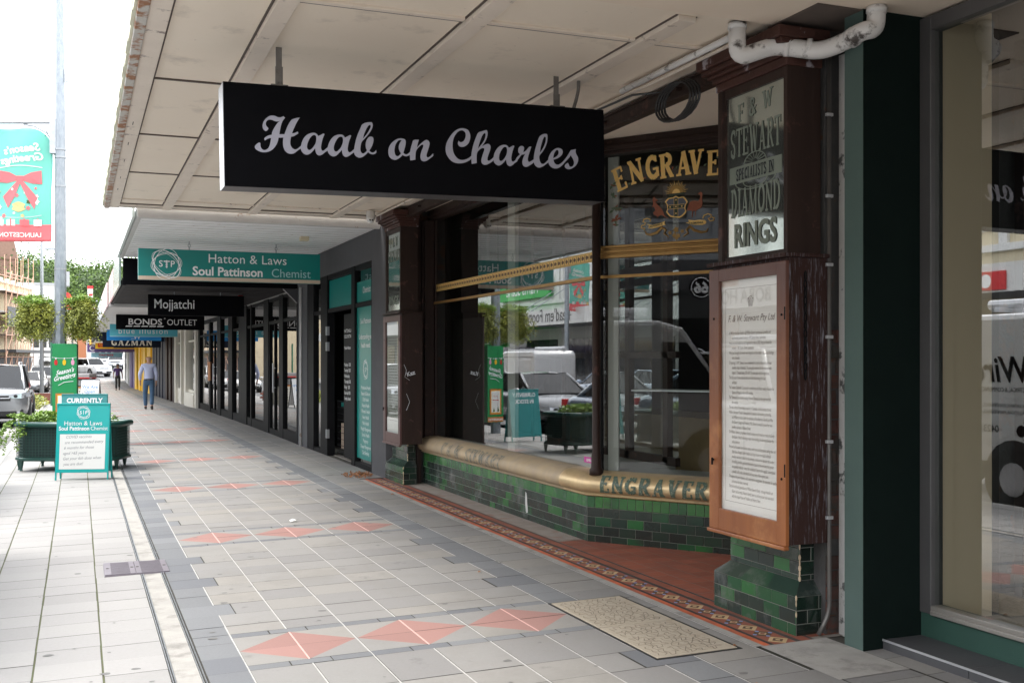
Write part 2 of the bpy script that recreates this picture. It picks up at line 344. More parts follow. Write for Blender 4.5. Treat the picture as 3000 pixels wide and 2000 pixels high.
M_tile = mat('green_glazed_tile', (1, 1, 1), (.75, .8, .78), .13, scale=9, tint=[(.012, .020, .016), (.013, .036, .024), (.012, .068, .028), (.016, .11, .03), (.035, .18, .03)], dirt=(.02, .025, .022), dscale=5, dlo=.5, dhi=.75, bump=.05, bscale=14, coat=.3)
M_tiled = mat('grimy_green_tile', (1, 1, 1), (.8, .85, .8), .2, scale=9, tint=[(.026, .038, .034), (.030, .055, .042), (.026, .085, .042), (.03, .125, .045), (.055, .21, .05)], dirt=(.15, .16, .155), dscale=4, dlo=.5, dhi=.75, bump=.05, bscale=14)
M_tilegr = mat('tile_joint', (.22, .215, .19), (.2, .2, .18), .9, scale=14)
M_terra = mat('terracotta_tile', (.35, .115, .07), (.27, .085, .055), .6, scale=8, tint=[(.8, .8, .8), (1, 1, 1), (1.1, 1.05, 1.)], dirt=(.22, .09, .07), dscale=3, dlo=.5, dhi=.75, bump=.1)
M_tblack = mat('tile_black', (.075, .06, .058), (.06, .05, .047), .6, scale=12)
M_tcream = mat('tile_cream', (.60, .44, .25), (.52, .37, .2), .6, scale=30)
M_tbrown = mat('tile_brown', (.16, .09, .05), (.1, .06, .04), .6, scale=40)
M_tblue = mat('tile_blue', (.22, .36, .68), (.2, .32, .6), .6, scale=30)
M_sand = mat('sandstone_cover', (.44, .385, .30), (.38, .33, .26), .9, scale=20, bump=.5, bscale=90, dirt=(.36, .3, .22), dscale=7, dlo=.55, dhi=.7)
M_sandgr = mat('cover_groove', (.17, .14, .105), (.26, .22, .17), .95, scale=12)
M_white = mat('white_paint', (.78, .78, .77), (.72, .72, .71), .5, scale=4)
M_pvc = mat('white_pvc', (.74, .73, .72), (.66, .65, .64), .35, scale=4, dirt=(.07, .06, .055), dscale=9, dlo=.55, dhi=.64)
M_grey = mat('grey_render', (.11, .11, .116), (.095, .095, .10), .9, scale=5, bump=.3, bscale=240, spec=.1)
M_lsoff = mat('white_soffit_boards', (.94, .94, .95), (.90, .90, .915), .5, scale=3)
M_lbeam = mat('weathered_white_beam', (.62, .61, .60), (.54, .53, .52), .6, scale=5, dirt=(.36, .25, .18), dscale=7, dlo=.62, dhi=.68)
M_teal = mat('teal_panel', (.0, .215, .19), (.0, .20, .178), .3, scale=3)
M_tealb = mat('bright_teal_board', (.0, .40, .38), (.0, .37, .35), .35, scale=3)
M_teald = mat('dull_teal_board', (.04, .27, .27), (.035, .25, .25), .4, scale=3)
M_wht = mat('sign_white', (.85, .85, .85), (.82, .82, .82), .5, scale=3)
M_paleteal = mat('sign_pale_teal', (.42, .66, .68), (.4, .63, .65), .5, scale=3)
M_beige = mat('sign_wood_strip', (.64, .50, .38), (.56, .43, .32), .5, scale=6, stretch=(12, 1, 1))
M_turq = mat('turquoise_sign', (.10, .47, .57), (.09, .44, .54), .5, scale=3)
M_blue = mat('blue_sign', (.0, .24, .62), (.0, .22, .58), .5, scale=3)
M_navy = mat('navy_paint', (.012, .018, .036), (.009, .013, .028), .5, scale=3, spec=.1)
M_dbrown = mat('chocolate_paint', (.035, .02, .016), (.028, .016, .013), .5, scale=3, spec=.1)
M_yellow = mat('yellow_paint', (.85, .52, .01), (.8, .48, .01), .5, scale=3)
M_red = mat('red_paint', (.6, .02, .025), (.55, .02, .02), .45, scale=3)
M_purple = mat('purple_paint', (.10, .06, .22), (.08, .05, .18), .5, scale=3)
M_ivory = mat('ivory_paint', (.74, .71, .63), (.68, .65, .57), .5, scale=3, bump=.1)
M_brick = mat('red_brick', (.28, .10, .07), (.2, .075, .055), .85, scale=14, tint=[(.7, .7, .75), (1, 1, 1), (1.25, 1.15, 1.1)], dirt=(.33, .25, .22), dscale=6, dlo=.6, dhi=.75, bump=.4)
M_mortar = mat('mortar', (.34, .31, .28), (.22, .2, .18), .95, scale=20)
M_plast = mat('stained_plaster', (.05, .05, .052), (.09, .088, .085), .9, scale=8, dirt=(.12, .06, .035), dscale=4, dlo=.55, dhi=.6, bump=.6)
M_stripw = mat('flaking_white_edge', (.62, .61, .60), (.5, .5, .49), .7, scale=5, dirt=(.1, .1, .1), dscale=8, dlo=.58, dhi=.63, bump=.5)
M_gmetal = mat('dark_grey_window_frame', (.12, .118, .12), (.10, .098, .10), .45, .3, scale=6)
M_sill = mat('pale_window_sill_metal', (.36, .34, .31), (.3, .285, .26), .4, .4, scale=6)
M_slate = mat('slate_step_tile', (.085, .086, .092), (.065, .066, .072), .55, scale=6, bump=.15)
M_bwall = mat('beige_inner_wall', (.88, .70, .52), (.84, .67, .49), .7, scale=3)
M_carpet = mat('tan_carpet', (.36, .29, .21), (.30, .24, .17), .95, scale=60, bump=.5)
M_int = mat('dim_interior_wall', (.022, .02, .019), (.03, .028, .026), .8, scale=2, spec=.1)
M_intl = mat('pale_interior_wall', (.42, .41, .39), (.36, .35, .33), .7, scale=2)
M_paper = mat('notice_paper', (.80, .79, .74), (.74, .725, .67), .8, scale=2.5)
M_ink = mat('brown_ink', (.20, .16, .14), (.26, .21, .18), .8, scale=9)
M_etch = mat('etched_lettering', (.21, .24, .20), (.17, .20, .165), .8, scale=6)
M_mirror = mat('old_mirror', (.55, .60, .55), (.45, .5, .46), .07, .90, scale=3, bump=.03, bscale=3)
M_glass = glass('window_glass', ior=3.1, absorb=.95)
M_glass2 = glass('thin_window_glass', ior=1.7, absorb=.97)
M_glasst = glass('shop_glass_reflective', ior=2.25, absorb=.7)
M_glassc = glass('car_glass', (.25, .3, .33), ior=1.45, absorb=.35)
M_leaf = mat('leaf_green', (.12, .19, .03), (.09, .15, .02), .55, scale=3, tint=[(.45, .5, .4), (.9, 1, .8), (1.7, 1.6, 1.2)])
M_leafy = mat('leaf_bright', (.20, .32, .05), (.15, .26, .035), .5, scale=3, tint=[(.6, .65, .6), (1, 1, 1), (1.4, 1.3, 1.)])
M_leafo = mat('leaf_olive', (.33, .34, .10), (.25, .27, .07), .55, scale=3, tint=[(.3, .33, .25), (.9, .95, .7), (1.9, 1.8, 1.1)])
M_leafd = mat('leaf_far_tree', (.10, .155, .04), (.075, .125, .03), .6, scale=3, tint=[(.35, .4, .35), (.9, 1, .8), (2.1, 2., 1.2)])
M_bark = mat('bark', (.10, .075, .055), (.07, .05, .035), .9, scale=6, bump=.5)
M_soil = mat('soil', (.06, .045, .03), (.04, .03, .02), .95, scale=9)
M_skin = mat('skin', (.50, .29, .20), (.46, .26, .18), .5, scale=5)
M_skind = mat('skin_brown', (.20, .10, .065), (.17, .09, .055), .5, scale=5)
M_shirt = mat('pale_blue_shirt', (.50, .54, .72), (.46, .50, .68), .8, scale=8, bump=.3, bscale=9)
M_jeans = mat('blue_denim', (.07, .14, .24), (.045, .095, .17), .85, scale=9, bump=.2)
M_polo = mat('purple_polo', (.06, .03, .13), (.05, .025, .11), .85, scale=6)
M_trous = mat('black_trousers', (.012, .013, .016), (.02, .02, .022), .8, scale=6)
M_shoe = mat('black_shoe', (.012, .01, .01), (.02, .016, .014), .4, scale=6)
M_hair = mat('short_hair', (.03, .022, .018), (.02, .015, .012), .6, scale=9)
M_hairg = mat('thin_grey_hair', (.44, .29, .22), (.40, .27, .21), .6, scale=9)
M_plgreen = mat('planter_green_metal', (.014, .062, .050), (.012, .050, .040), .35, scale=4)
M_lgreen = mat('festive_green_wrap', (.015, .27, .085), (.012, .25, .075), .45, scale=3)
M_bteal = mat('banner_green_cloth', (.17, .56, .45), (.15, .51, .41), .7, scale=1.6)
M_bred = mat('banner_red_cloth', (.80, .17, .18), (.76, .14, .15), .7, scale=3)
M_bgold = mat('banner_gold', (.70, .50, .22), (.66, .46, .2), .7, scale=3)
M_bwhite = mat('banner_white', (.80, .80, .76), (.76, .76, .72), .7, scale=3)
M_orange = mat('orange_board', (.55, .20, .05), (.5, .17, .04), .5, scale=4)
M_cream = mat('cream_stucco', (.74, .62, .42), (.66, .54, .36), .8, scale=2, dirt=(.5, .4, .28), dscale=1.2)
M_scaf = mat('hazed_scaffold_tube', (.60, .34, .23), (.5, .3, .2), .5, scale=3)  # paled so that distance haze sits in the tube colour
M_wbuild = mat('white_building_paint', (.72, .72, .70), (.64, .64, .62), .7, scale=.8)
M_gbuild = mat('grey_building_paint', (.36, .37, .38), (.3, .31, .32), .7, scale=.8)
M_cbuild = mat('cream_building_paint', (.68, .60, .42), (.6, .53, .37), .7, scale=.8)
M_obrick = mat('orange_brick_building', (.42, .17, .08), (.34, .13, .065), .85, scale=20)
M_spire = mat('brown_stone_spire', (.25, .15, .11), (.18, .11, .08), .9, scale=4)
M_shopgreen = mat('green_shop_sign', (.03, .38, .07), (.025, .35, .06), .5, scale=3)
M_winb = mat('dark_pane', (.03, .035, .04), (.05, .055, .06), .08, scale=2)
M_cblack = mat('car_black_trim', (.012, .012, .013), (.016, .016, .017), .5, scale=5)
M_tyre = mat('tyre', (.012, .012, .012), (.02, .02, .02), .85, scale=9)
M_rim = mat('alloy_rim', (.5, .5, .52), (.42, .42, .44), .3, .8, scale=6)
M_lens = mat('headlight_lens', (.7, .72, .75), (.55, .58, .62), .08, .3, scale=9)
def paint(n, c, met=.0): return mat('car_paint_'+n, c, tuple(x*.96 for x in c), .28, met, scale=2, coat=1.)
M_pgap = M_cblack
# ---------------------------------------------------------------- ground, road, footpath
def sheet(name, x0, x1, ys, z, m, slope=0.0, xs=None):
    mb = MB().use(m); xs = xs or [x0, x1]
    vs = [(x, y, slope*x+PZ(y)+z) for y in ys for x in xs]; n = len(xs)
    return struct(mb.add(vs, [(j*n+i, j*n+i+1, (j+1)*n+i+1, (j+1)*n+i) for j in range(len(ys)-1) for i in range(n-1)]).build(name))
YS = [-60, -20, 0, 27, 38, 48, 60, 73, 84, 95, 107, 126, 160, 230, 420]
sheet('ground', -260, 260, YS, -.30, mat('ground_earth', (.25, .25, .23), (.2, .2, .18), .9, scale=.3))
sheet('road', -12.0, -1.12, YS[:10]+[103.5], -.15, M_asph)
sheet('cross_road', -60, 40, [103.5, 107, 126], -.15, M_asph)
sheet('far_road', -14, 6, [126, 160, 230, 300], -.14, M_asph)
mb = MB().use(M_kerb)
for i in range(len(YS)-1):
    a, b = YS[i], min(YS[i+1], 103.5)
    if a >= 103: break
    for x0, x1, zt in ((-1.30, -1.13, -.025),):
        mb.add([(x0, a, PZ(a)-.2), (x1, a, PZ(a)-.2), (x1, b, PZ(b)-.2), (x0, b, PZ(b)-.2), (x0+.03, a, PZ(a)+zt), (x1, a, PZ(a)+zt), (x1, b, PZ(b)+zt), (x0+.03, b, PZ(b)+zt)],
            [(4, 5, 6, 7), (0, 3, 2, 1), (3, 0, 4, 7), (1, 2, 6, 5), (0, 1, 5, 4), (2, 3, 7, 6)])
struct(mb.build('kerb', bevel=.02))
mb = MB().use(M_conc)
for i in range(len(YS)-1):
    a, b = YS[i], min(YS[i+1], 103.5)
    if a >= 103: break
    mb.quad((-1.75, a, PZ(a)-.142), (-1.30, a, PZ(a)-.135), (-1.30, b, PZ(b)-.135), (-1.75, b, PZ(b)-.142))
struct(mb.build('gutter'))
mb = MB().use(M_wht)
for y in (2, 8.2, 15.4, 22.6, 29.8, 36.4):
    mb.quad((-3.7, y, -.146), (-1.8, y, -.146), (-1.8, y+.1, -.146), (-3.7, y+.1, -.146))
for y in range(-10, 100, 6):
    mb.quad((-6.6, y, PZ(y)-.146), (-6.5, y, PZ(y)-.146), (-6.5, y+3, PZ(y+3)-.146), (-6.6, y+3, PZ(y+3)-.146))
for k in range(8): mb.quad((-6+1.1*k, 104.2, PZ(105)-.1), (-5.5+1.1*k, 104.2, PZ(105)-.1), (-5.5+1.1*k, 106.6, PZ(106.6)-.1), (-6+1.1*k, 106.6, PZ(106.6)-.1))
struct(mb.build('road_markings'))
# footpath tiles -- every slab a face, slabs split by joints
pv = MB()
def tq(m, x0, x1, y0, y1, gx=.004, gy=.0022, dz=0, tint=None):
    gx += random.uniform(-.001, .0015); gy += random.uniform(-.0006, .0012)
    if y0 >= y1 or x0 >= x1: return
    pv.use(m); pv.tint = random.random() if tint is None else tint
    j = random.uniform(-.0010, .0010); x0 += gx; x1 -= gx; y0 += gy; y1 -= gy
    pv.add([(x0, y0, G(x0, y0)+dz+j), (x1, y0, G(x1, y0)+dz+j), (x1, y1, G(x1, y1)+dz+j), (x0, y1, G(x0, y1)+dz+j)], [(0, 1, 2, 3)])
def strip(m, x0, x1, y0, y1, dz):
    pv.use(m); y = y0
    while y < y1-1e-6:
        e = min(y+2.5, y1)
        pv.quad((x0, y, G(x0, y)+dz), (x1, y, G(x1, y)+dz), (x1, e, G(x1, e)+dz), (x0, e, G(x0, e)+dz)); y = e
CX = [.812, 1.138, 1.466, 1.800, 2.130, 2.458, 2.777]
YEND = 103
strip(M_gap, -1.13, 4.6, -3, YEND, -.006)
for i, x in enumerate(CX+[2.995, 3.372]): strip(M_grout, x-.0045, x+.0045, -3, YEND, -.0008)
for x in (-.885, -.552, -.218, .118): strip(M_moss, x-.005, x+.005, -3, YEND, -.003)
for x in (.915, 2.664): strip(M_gap, x-.004, x+.004, -3, YEND, -.0045)
PER = 3.94
nb = int((YEND-6.08)/PER)+1
for b in range(-2, nb+1):
    c = 6.08+b*PER
    rows = [c+.395, c+.60]; rows += [rows[-1]+.305*(k+1) for k in range(8)]; rows += [c+PER-.395]
    for k in range(len(rows)-1):
        y0, y1 = rows[k], rows[k+1]
        if y1 > YEND: continue
        ext = k in (2, 5, 8)
        if ext: tq(M_dark, .60, .915, y0, y1); tq(M_pave, .915, CX[1], y0, y1)
        else: tq(M_dark, .60, CX[0], y0, y1); tq(M_pave, CX[0], CX[1], y0, y1, .006)
        for i in range(1, 5): tq(M_pave, CX[i], CX[i+1], y0, y1, .006)
        if ext: tq(M_pave, CX[5], 2.664, y0, y1, .006); tq(M_dark, 2.664, 2.995, y0, y1, .006)
        else: tq(M_pave, CX[5], CX[6], y0, y1, .006); tq(M_dark, CX[6], 2.995, y0, y1, .006)
    # diamond band
    if c-.4 < YEND:
        for y0, y1 in ((c-.395, c-.305), (c+.305, c+.395)):
            x = CX[0]
            while x < CX[6]-.01:
                e = min(x+.2183, CX[6]); tq(M_dark, x, e, y0, y1, .003, .002); x = e
        for y0, y1 in ((c-.395, c-.1), (c-.1, c+.2), (c+.2, c+.395)):
            tq(M_dark, .60, CX[0], y0, y1); tq(M_dark, CX[6], 2.995, y0, y1, .006)
        for i in range(6):
            x0, x1 = CX[i]+.006, CX[i+1]-.006
            for sgn in (-1, 1):
                ya, yb = c+sgn*.0015, c+sgn*.303
                apex = x1 if i % 2 == 0 else x0; tip = x0 if i % 2 == 0 else x1
                j = random.uniform(-.001, .001)
                def P(x, y): return (x, y, G(x, y)+j)
                t1 = [P(tip, ya), P(apex, ya), P(apex, yb)]; t2 = [P(tip, ya), P(apex, yb), P(tip, yb)]
                for t, m in ((t1, M_pink), (t2, M_pave)):
                    a, b2, c3 = map(Vector, t)
                    if (b2-a).cross(c3-a).z < 0: t = [t[0], t[2], t[1]]
                    pv.use(m); pv.tint = random.random(); pv.add(t, [(0, 1, 2)])
            if i % 2 == 0: pv.use(M_pgrout); xg = CX[i+1]; pv.quad(*[(xg+sx, yy, G(xg, yy)+.0003) for sx, yy in ((-.0055, c-.3), (.0055, c-.3), (.0055, c+.3), (-.0055, c+.3))])
    y = c-PER/2
    for k in range(13):
        y0 = c-.99+.303*k+.01
        if y0+.303 < YEND: tq(M_pave, 2.995, 3.372 if y0 > 4.4 else 3.42, y0, y0+.303, .006)
        if y0+.303 < 4.97: tq(M_pave, 3.42, 3.83, y0, y0+.303, .006); tq(M_pave, 3.83, 4.3, y0, y0+.303, .006)
        if 13.8 < y0 < YEND-.3: tq(M_pave, 3.372, 3.72, y0, y0+.303, .006)
# pale slabs on the kerb side
for i, (x0, x1) in enumerate(((.118, .434), (-.218, .118), (-.552, -.218), (-.885, -.552), (-1.13, -.885))):
    y = -2.98+.04*i
    while y+.306 < YEND:
        if not (i == 0 and y < 9.1 and y+.306 > 8.6): tq(M_light, x0, x1, y, y+.306, .005, .0018)
        elif y < 8.58: tq(M_light, x0, x1, y, 8.58, .005, .0018)
        else: tq(M_light, x0, x1, 9.1, y+.306, .005, .0018)
        y += .306
tq(M_light, .118, .18, 8.58, 9.1, .003)
for k in range(230):   # trodden gum and oil spots
    x = random.uniform(-.8, 3.3); y = 4.2+random.random()**1.6*26; r = random.choice((.009, .012, .016, .02, .028)); a0 = random.uniform(0, 6)
    pv.use(mat('gum_spot', (.13, .13, .125), (.17, .165, .16), .7, scale=20)); n = 9; rr = [r*random.uniform(.75, 1.15) for _ in range(n)]
    pv.add([(x+rr[q]*math.cos(a0+q*6.283/n), y+.8*rr[q]*math.sin(a0+q*6.283/n), G(x, y)+.0016) for q in range(n)], [tuple(range(n))])
struct(pv.build('footpath'))
struct(dcx := MB().use(M_conc).quad((.43, -3, G(.43, -3)-.012), (.60, -3, G(.6, -3)-.012), (.60, 27, G(.6, 27)-.012), (.43, 27, G(.43, 27)-.012)).build('drain_bed_path'))
dc = MB().use(M_conc)
for i in range(60):
    y0 = -3+i*1.8; y1 = y0+1.8
    if y1 > YEND: break
    if y0 < 9.1 and y1 > 8.58: segs = [(y0, 8.58), (9.1, y1)]
    else: segs = [(y0, y1)]
    for a, b in segs:
        if b <= a: continue
        dc.use(M_conc); dc.quad((.452, a, G(.45, a)-.002), (.572, a, G(.57, a)-.002), (.572, b, G(.57, b)-.002), (.452, b, G(.45, b)-.002))
        for x in (.434, .446, .574, .588):
            dc.use(M_steel); dc.add([(x, a, G(x, a)-.01), (x+.005, a, G(x, a)-.01), (x+.005, b, G(x, b)-.01), (x, b, G(x, b)-.01), (x, a, G(x, a)+.003), (x+.005, a, G(x, a)+.003), (x+.005, b, G(x, b)+.003), (x, b, G(x, b)+.003)],
                [(4, 5, 6, 7), (0, 1, 5, 4), (2, 3, 7, 6), (1, 2, 6, 5), (3, 0, 4, 7)])
tag(dc.build('drain_channel'), 'long narrow concrete drain channel with steel edges crossing the footpath', 'drain channel')
# iron grate
t = thing('drain_grate', 'rectangular purplish iron drain grate set across the channel in the paving', 'drain grate', (.41, 8.84, .008))
def gz(x): return .019*x+.004
box('frame', t, mat('grate_iron', (.26, .23, .26), (.2, .18, .2), .5, .5, scale=20), .178, .640, 8.578, 9.102, -.03, gz(.41)-.001)
mb = MB().use(MATS['grate_iron'])
for x0, x1 in ((.182, .228), (.362, .398), (.402, .44), (.595, .636)): mb.box(x0, x1, 8.585, 9.095, gz(.41)-.001, gz(.41)+.009)
for k in range(21):
    y = 8.59+k*.0244
    for x0, x1 in ((.228, .362), (.44, .595)): mb.box(x0, x1, y, y+.012, gz(.41)-.001, gz(.41)+.008)
mb.build('bars', t)
mb = MB().use(M_gap)
for x in (.205, .38, .42, .615): mb.tube([(x, 8.84, gz(.41)+.009), (x, 8.84, gz(.41)+.0105)], .012, 10)
mb.build('lifting_hole', t)
# cracked-stone service pit cover
t = thing('pit_cover', 'sandy crazed-pattern double pit cover with black rim in the paving by the near pier', 'pit cover', (3.03, 5.66, .06))
gg = lambda x: .019*x
mb = MB().use(M_cblack)
mb.obox((2.775, 4.965, gg(2.775)-.02), (.52, 0, gg(.52)), (0, 1.41, 0), (0, 0, .0225)); mb.build('rim', t)
for y0, y1 in ((4.985, 5.665), (5.672, 6.355)):
    mb = MB().use(M_sand); mb.obox((2.79, y0, gg(2.79)), (.485, 0, gg(.485)), (0, y1-y0, 0), (0, 0, .006)); sl_ = mb.build('slab', t, bevel=.003)
    mb = MB().use(M_sandgr)
    NX, NY = 13, 17; gx = lambda i, j: 2.825+.415*(i+(.5 if j % 2 else 0))/NX
    P_ = {(i, j): (gx(i, j)+random.uniform(-.011, .011), y0+.035+(y1-y0-.07)*j/NY+random.uniform(-.011, .011)) for i in range(NX) for j in range(NY+1)}
    kk = 0
    for (i, j), a in P_.items():
        nb_ = [(i, j+1)] + ([(i+1, j)] if (i+j) % 2 == 0 else []) + ([(i+(1 if j % 2 else -1), j+1)] if (i*3+j) % 4 == 0 else [])
        for q in nb_:
            if q not in P_ or random.random() > .80: continue
            b = P_[q]; d = V(b[0]-a[0], b[1]-a[1], 0); n = V(-d.y, d.x, 0).normalized()*random.uniform(.0018, .0032); kk += 1; l = .0063+.0001*(kk % 8)
            mb.add([(a[0]+n.x, a[1]+n.y, gg(a[0])+l), (a[0]-n.x, a[1]-n.y, gg(a[0])+l), (b[0]-n.x, b[1]-n.y, gg(b[0])+l), (b[0]+n.x, b[1]+n.y, gg(b[0])+l)], [(0, 1, 2, 3)])
    tag(mb.build('crazing', sl_))
# ---------------------------------------------------------------- tiled threshold of the old jeweller's
th = MB(); Z0 = .0015
def tz(x, y, d=0): return .019*x+Z0+d
def tp(m, pts, d=0, tint=None):
    th.use(m); th.tint = random.random() if tint is None else tint
    th.add([(x, y, tz(x, y, d)) for x, y in pts], [tuple(range(len(pts)))])
Y0, Y1 = 4.96, 13.8
tp(M_mortar, [(3.42, Y0), (4.05, Y0), (4.05, Y1), (3.42, Y1)], -.002)
tp(M_conc, [(3.372, Y0), (3.425, Y0), (3.425, Y1), (3.372, Y1)], .001)
y = Y0
while y < Y1-.01:
    e = min(y+.075, Y1)
    if random.random() > .012:
        tp(mat('bright_terracotta', (.62, .16, .07), (.5, .12, .055), .6, scale=8, tint=[(.8, .8, .8), (1, 1, 1), (1.1, 1.05, 1.)], dirt=(.25, .1, .08), dscale=3, dlo=.5, dhi=.75), [(3.428, y+.001), (3.468, y+.001), (3.468, e-.001), (3.428, e-.001)], 0)
    y = e
for x0, x1 in ((3.470, 3.494), (3.636, 3.668)):
    y = Y0
    while y < Y1-.01: e = min(y+.15, Y1); tp(M_tblack, [(x0, y+.001), (x1, y+.001), (x1, e-.001), (x0, e-.001)]); y = e
tp(M_terra, [(3.496, Y0), (3.634, Y0), (3.634, Y1), (3.496, Y1)], -.0004, .6)
k = 0; y = Y0+.07; xc = 3.565; h = .066
while y < Y1-.08:
    def dia(m, cx, cy, rx, ry, d): tp(m, [(cx-rx, cy), (cx, cy-ry), (cx+rx, cy), (cx, cy+ry)], d, .5)
    if k % 2 == 0:
        dia(M_tcream, xc, y, h, .072, 0); dia(M_tbrown, xc, y, h*.55, .040, .0004); dia(M_tcream, xc, y, h*.25, .018, .0008)
    else:
        dia(M_tbrown, xc, y, h, .072, 0); dia(M_tcream, xc, y, h*.42, .03, .0004); dia(M_terra, xc, y, h*.25, .018, .0008)
        for sx, sy in ((-1, 0), (1, 0), (0, 1), (0, -1)): dia(M_tblue, xc+sx*h*.76, y+sy*.055, h*.22, .016, .0004)
    k += 1; y += .145
for x0, x1, m in ((3.67, 3.735, M_terra), (3.737, 3.755, M_tblack)):
    y = Y0
    while y < Y1-.01: e = min(y+.15, Y1); tp(m, [(x0, y+.001), (x1, y+.001), (x1, e-.001), (x0, e-.001)]); y = e
# diagonal-laid entry floor
tp(M_mortar, [(3.757, 5.9), (5.4, 5.9), (5.4, 8.4), (3.757, 8.4)], -.003)
for i in range(18):
    for j in range(26):
        x0 = 3.757+i*.15; y0 = 5.0+j*.15
        if x0 > 5.5 or y0 > 8.35: continue
        tp(M_terra, [(x0+.0025, y0+.0025), (x0+.1475, y0+.0025), (x0+.1475, y0+.1475), (x0+.0025, y0+.1475)], .0)
tp(mat('dusty_cement', (.34, .30, .27), (.25, .2, .17), .95, scale=9, dirt=(.3, .12, .08), dscale=5), [(3.757, 8.4), (4.02, 8.4), (4.02, 13.0), (3.757, 13.0)], 0)
tp(M_conc, [(3.40, 4.3), (3.829, 4.3), (3.829, 4.955), (3.40, 4.955)], .0005)
struct(th.build('tiled_threshold_path'))
# litter: leaves and scraps
def scrap(x, y, s, m, lab, grp=None):
    mb = MB().use(m); pts = [(x+s*random.uniform(.6, 1)*math.cos(a), y+s*random.uniform(.4, 1)*math.sin(a)) for a in [k*math.pi/4 for k in range(8)]]
    vs = [(px, py, G(px, py)+.004+random.uniform(0, s*.35)) for px, py in pts]+[(x, y, G(x, y)+.006+s*.5)]
    mb.add(vs, [(k, (k+1) % 8, 8) for k in range(8)]); tag(mb.build('dry_leaf' if m is not M_bwhite else 'tissue'), lab, 'litter', grp)
M_dleaf = mat('dry_leaf', (.42, .2, .09), (.3, .13, .06), .8, scale=9)
scrap(1.93, 10.62, .05, M_bwhite, 'crumpled white tissue lying alone on the grey paving')
for x, y, s, lb_ in ((3.33, 12.1, .03, 'dry leaf curled on the edge of the mosaic strip near the far pier'), (3.28, 5.02, .018, 'reddish dry leaf at the near corner of the sandy pit cover'), (3.0, 4.4, .014, 'tiny brown leaf on bare paving nearest the camera'), (2.72, 7.5, .016, 'pale star-shaped dry leaf on the dark paving border')): scrap(x, y, s, M_dleaf, lb_, 'dry leaves on the footpath')
mb = MB().use(M_dleaf); leaves(mb, (3.45, 14.2, .09), (.22, .28, .035), 260, .035)
tag(mb.build('leaf_litter'), 'drift of dry brown leaves at the foot of the grey wall', 'leaf litter', kind='stuff')
# ---------------------------------------------------------------- heritage jeweller's shopfront
SH = thing('jewellers_shop', 'old jeweller\u2019s shop with green tiled base, brass sill and bowed dark windows', 'shop', (4.1, 9.4, .07))
CN = (3.99, 8.33); DS = V(.5614, -.8275, 0).normalized()      # corner of the riser, direction of the splayed side
NS = V(-.8275, -.5614, 0).normalized()
def tilewall(mb, o, U, length, z0, z1, tw=.152, thh=.0765, top=None, mt=None, dark=.35):
    """glazed tile courses, joints showing between tiles"""
    U = Vector(U).normalized(); N = U.cross(V(0, 0, 1)); o = Vector(o)
    mb.use(M_tilegr); mb.add([o+V(0, 0, z0)-N*.001, o+U*length+V(0, 0, z0)-N*.001, o+U*length+V(0, 0, z1)-N*.001, o+V(0, 0, z1)-N*.001], [(0, 1, 2, 3)])
    mb.use(mt or M_tile)
    def tl(a, b, c, d, tn):
        g = .0016; mb.tint = tn
        a += g; b -= g; c += g; d -= g
        if b <= a or d <= c: return
        j = [random.uniform(-.0006, .0006) for _ in range(2)]; e = .003
        q = [(a, c, 0), (b, c, 0), (b, d, 0), (a, d, 0), (a+e, c+e, .003+j[0]), (b-e, c+e, .003+j[1]), (b-e, d-e, .003+j[1]), (a+e, d-e, .003+j[0])]
        mb.add([o+U*x+V(0, 0, y)+N*w for x, y, w in q], [(4, 5, 6, 7), (0, 1, 5, 4), (1, 2, 6, 5), (2, 3, 7, 6), (3, 0, 4, 7)])
    zt = z1-(top or 0); r = 0; z = zt
    while z > z0+.002:
        zb = max(z-thh, z0); x = -tw/2 if r % 2 else 0
        while x < length: tl(max(x, 0), min(x+tw, length), zb, z, random.choice((0, .1, .2, .3, .5, .55, .8) if random.random() > dark else (0, .1, .2))); x += tw
        z = zb; r += 1
    if top:
        x = 0
        while x < length-.01: tl(x, min(x+.0765, length), zt, z1, random.uniform(.72, 1)); x += .0765
mb = MB()
tilewall(mb, (3.99, 13.03, 0), (0, -1, 0), 4.70, .06, .462, top=.098, mt=M_tiled, dark=.45)
mb.build('stall_riser', SH)
mb = MB(); tilewall(mb, (*CN, 0), DS, 1.75, .07, .462, top=.098, dark=.3); mb.build('stall_riser', SH)
mb = MB().use(M_int); mb.box(4.0, 4.3, 8.5, 13.03, .0, .46); e = Vector((*CN, 0)); mb.obox(e-NS*.012+DS*.02, DS*1.7, -NS*.2, V(0, 0, .46)); mb.build('riser_core', SH)
# brass sill: rolled profile swept along the window and round the corner
prof = [(0.015, .455), (-.012, .462), (-.035, .475), (-.02, .485), (-.055, .50), (-.075, .53), (-.078, .565), (-.062, .60), (-.03, .632), (.01, .652), (.06, .663), (.14, .667)]
def sweep(mb, prof, path):
    """path: list of (origin xy, outward normal xy scaled for mitre); prof offsets positive = inwards"""
    n = len(prof); vs = []
    for (x, y), (nx, ny) in path: vs += [(x-nx*a, y-ny*a, z) for a, z in prof]
    fs = [(j*n+i, j*n+i+1, (j+1)*n+i+1, (j+1)*n+i) for j in range(len(path)-1) for i in range(n-1)]
    return mb.add(vs, [f[::-1] for f in fs])
bis = (V(-1, 0, 0)+NS).normalized(); k = 1/bis.dot(NS); mit = (bis.x*k, bis.y*k)
E1 = V(*CN, 0)+DS*1.75
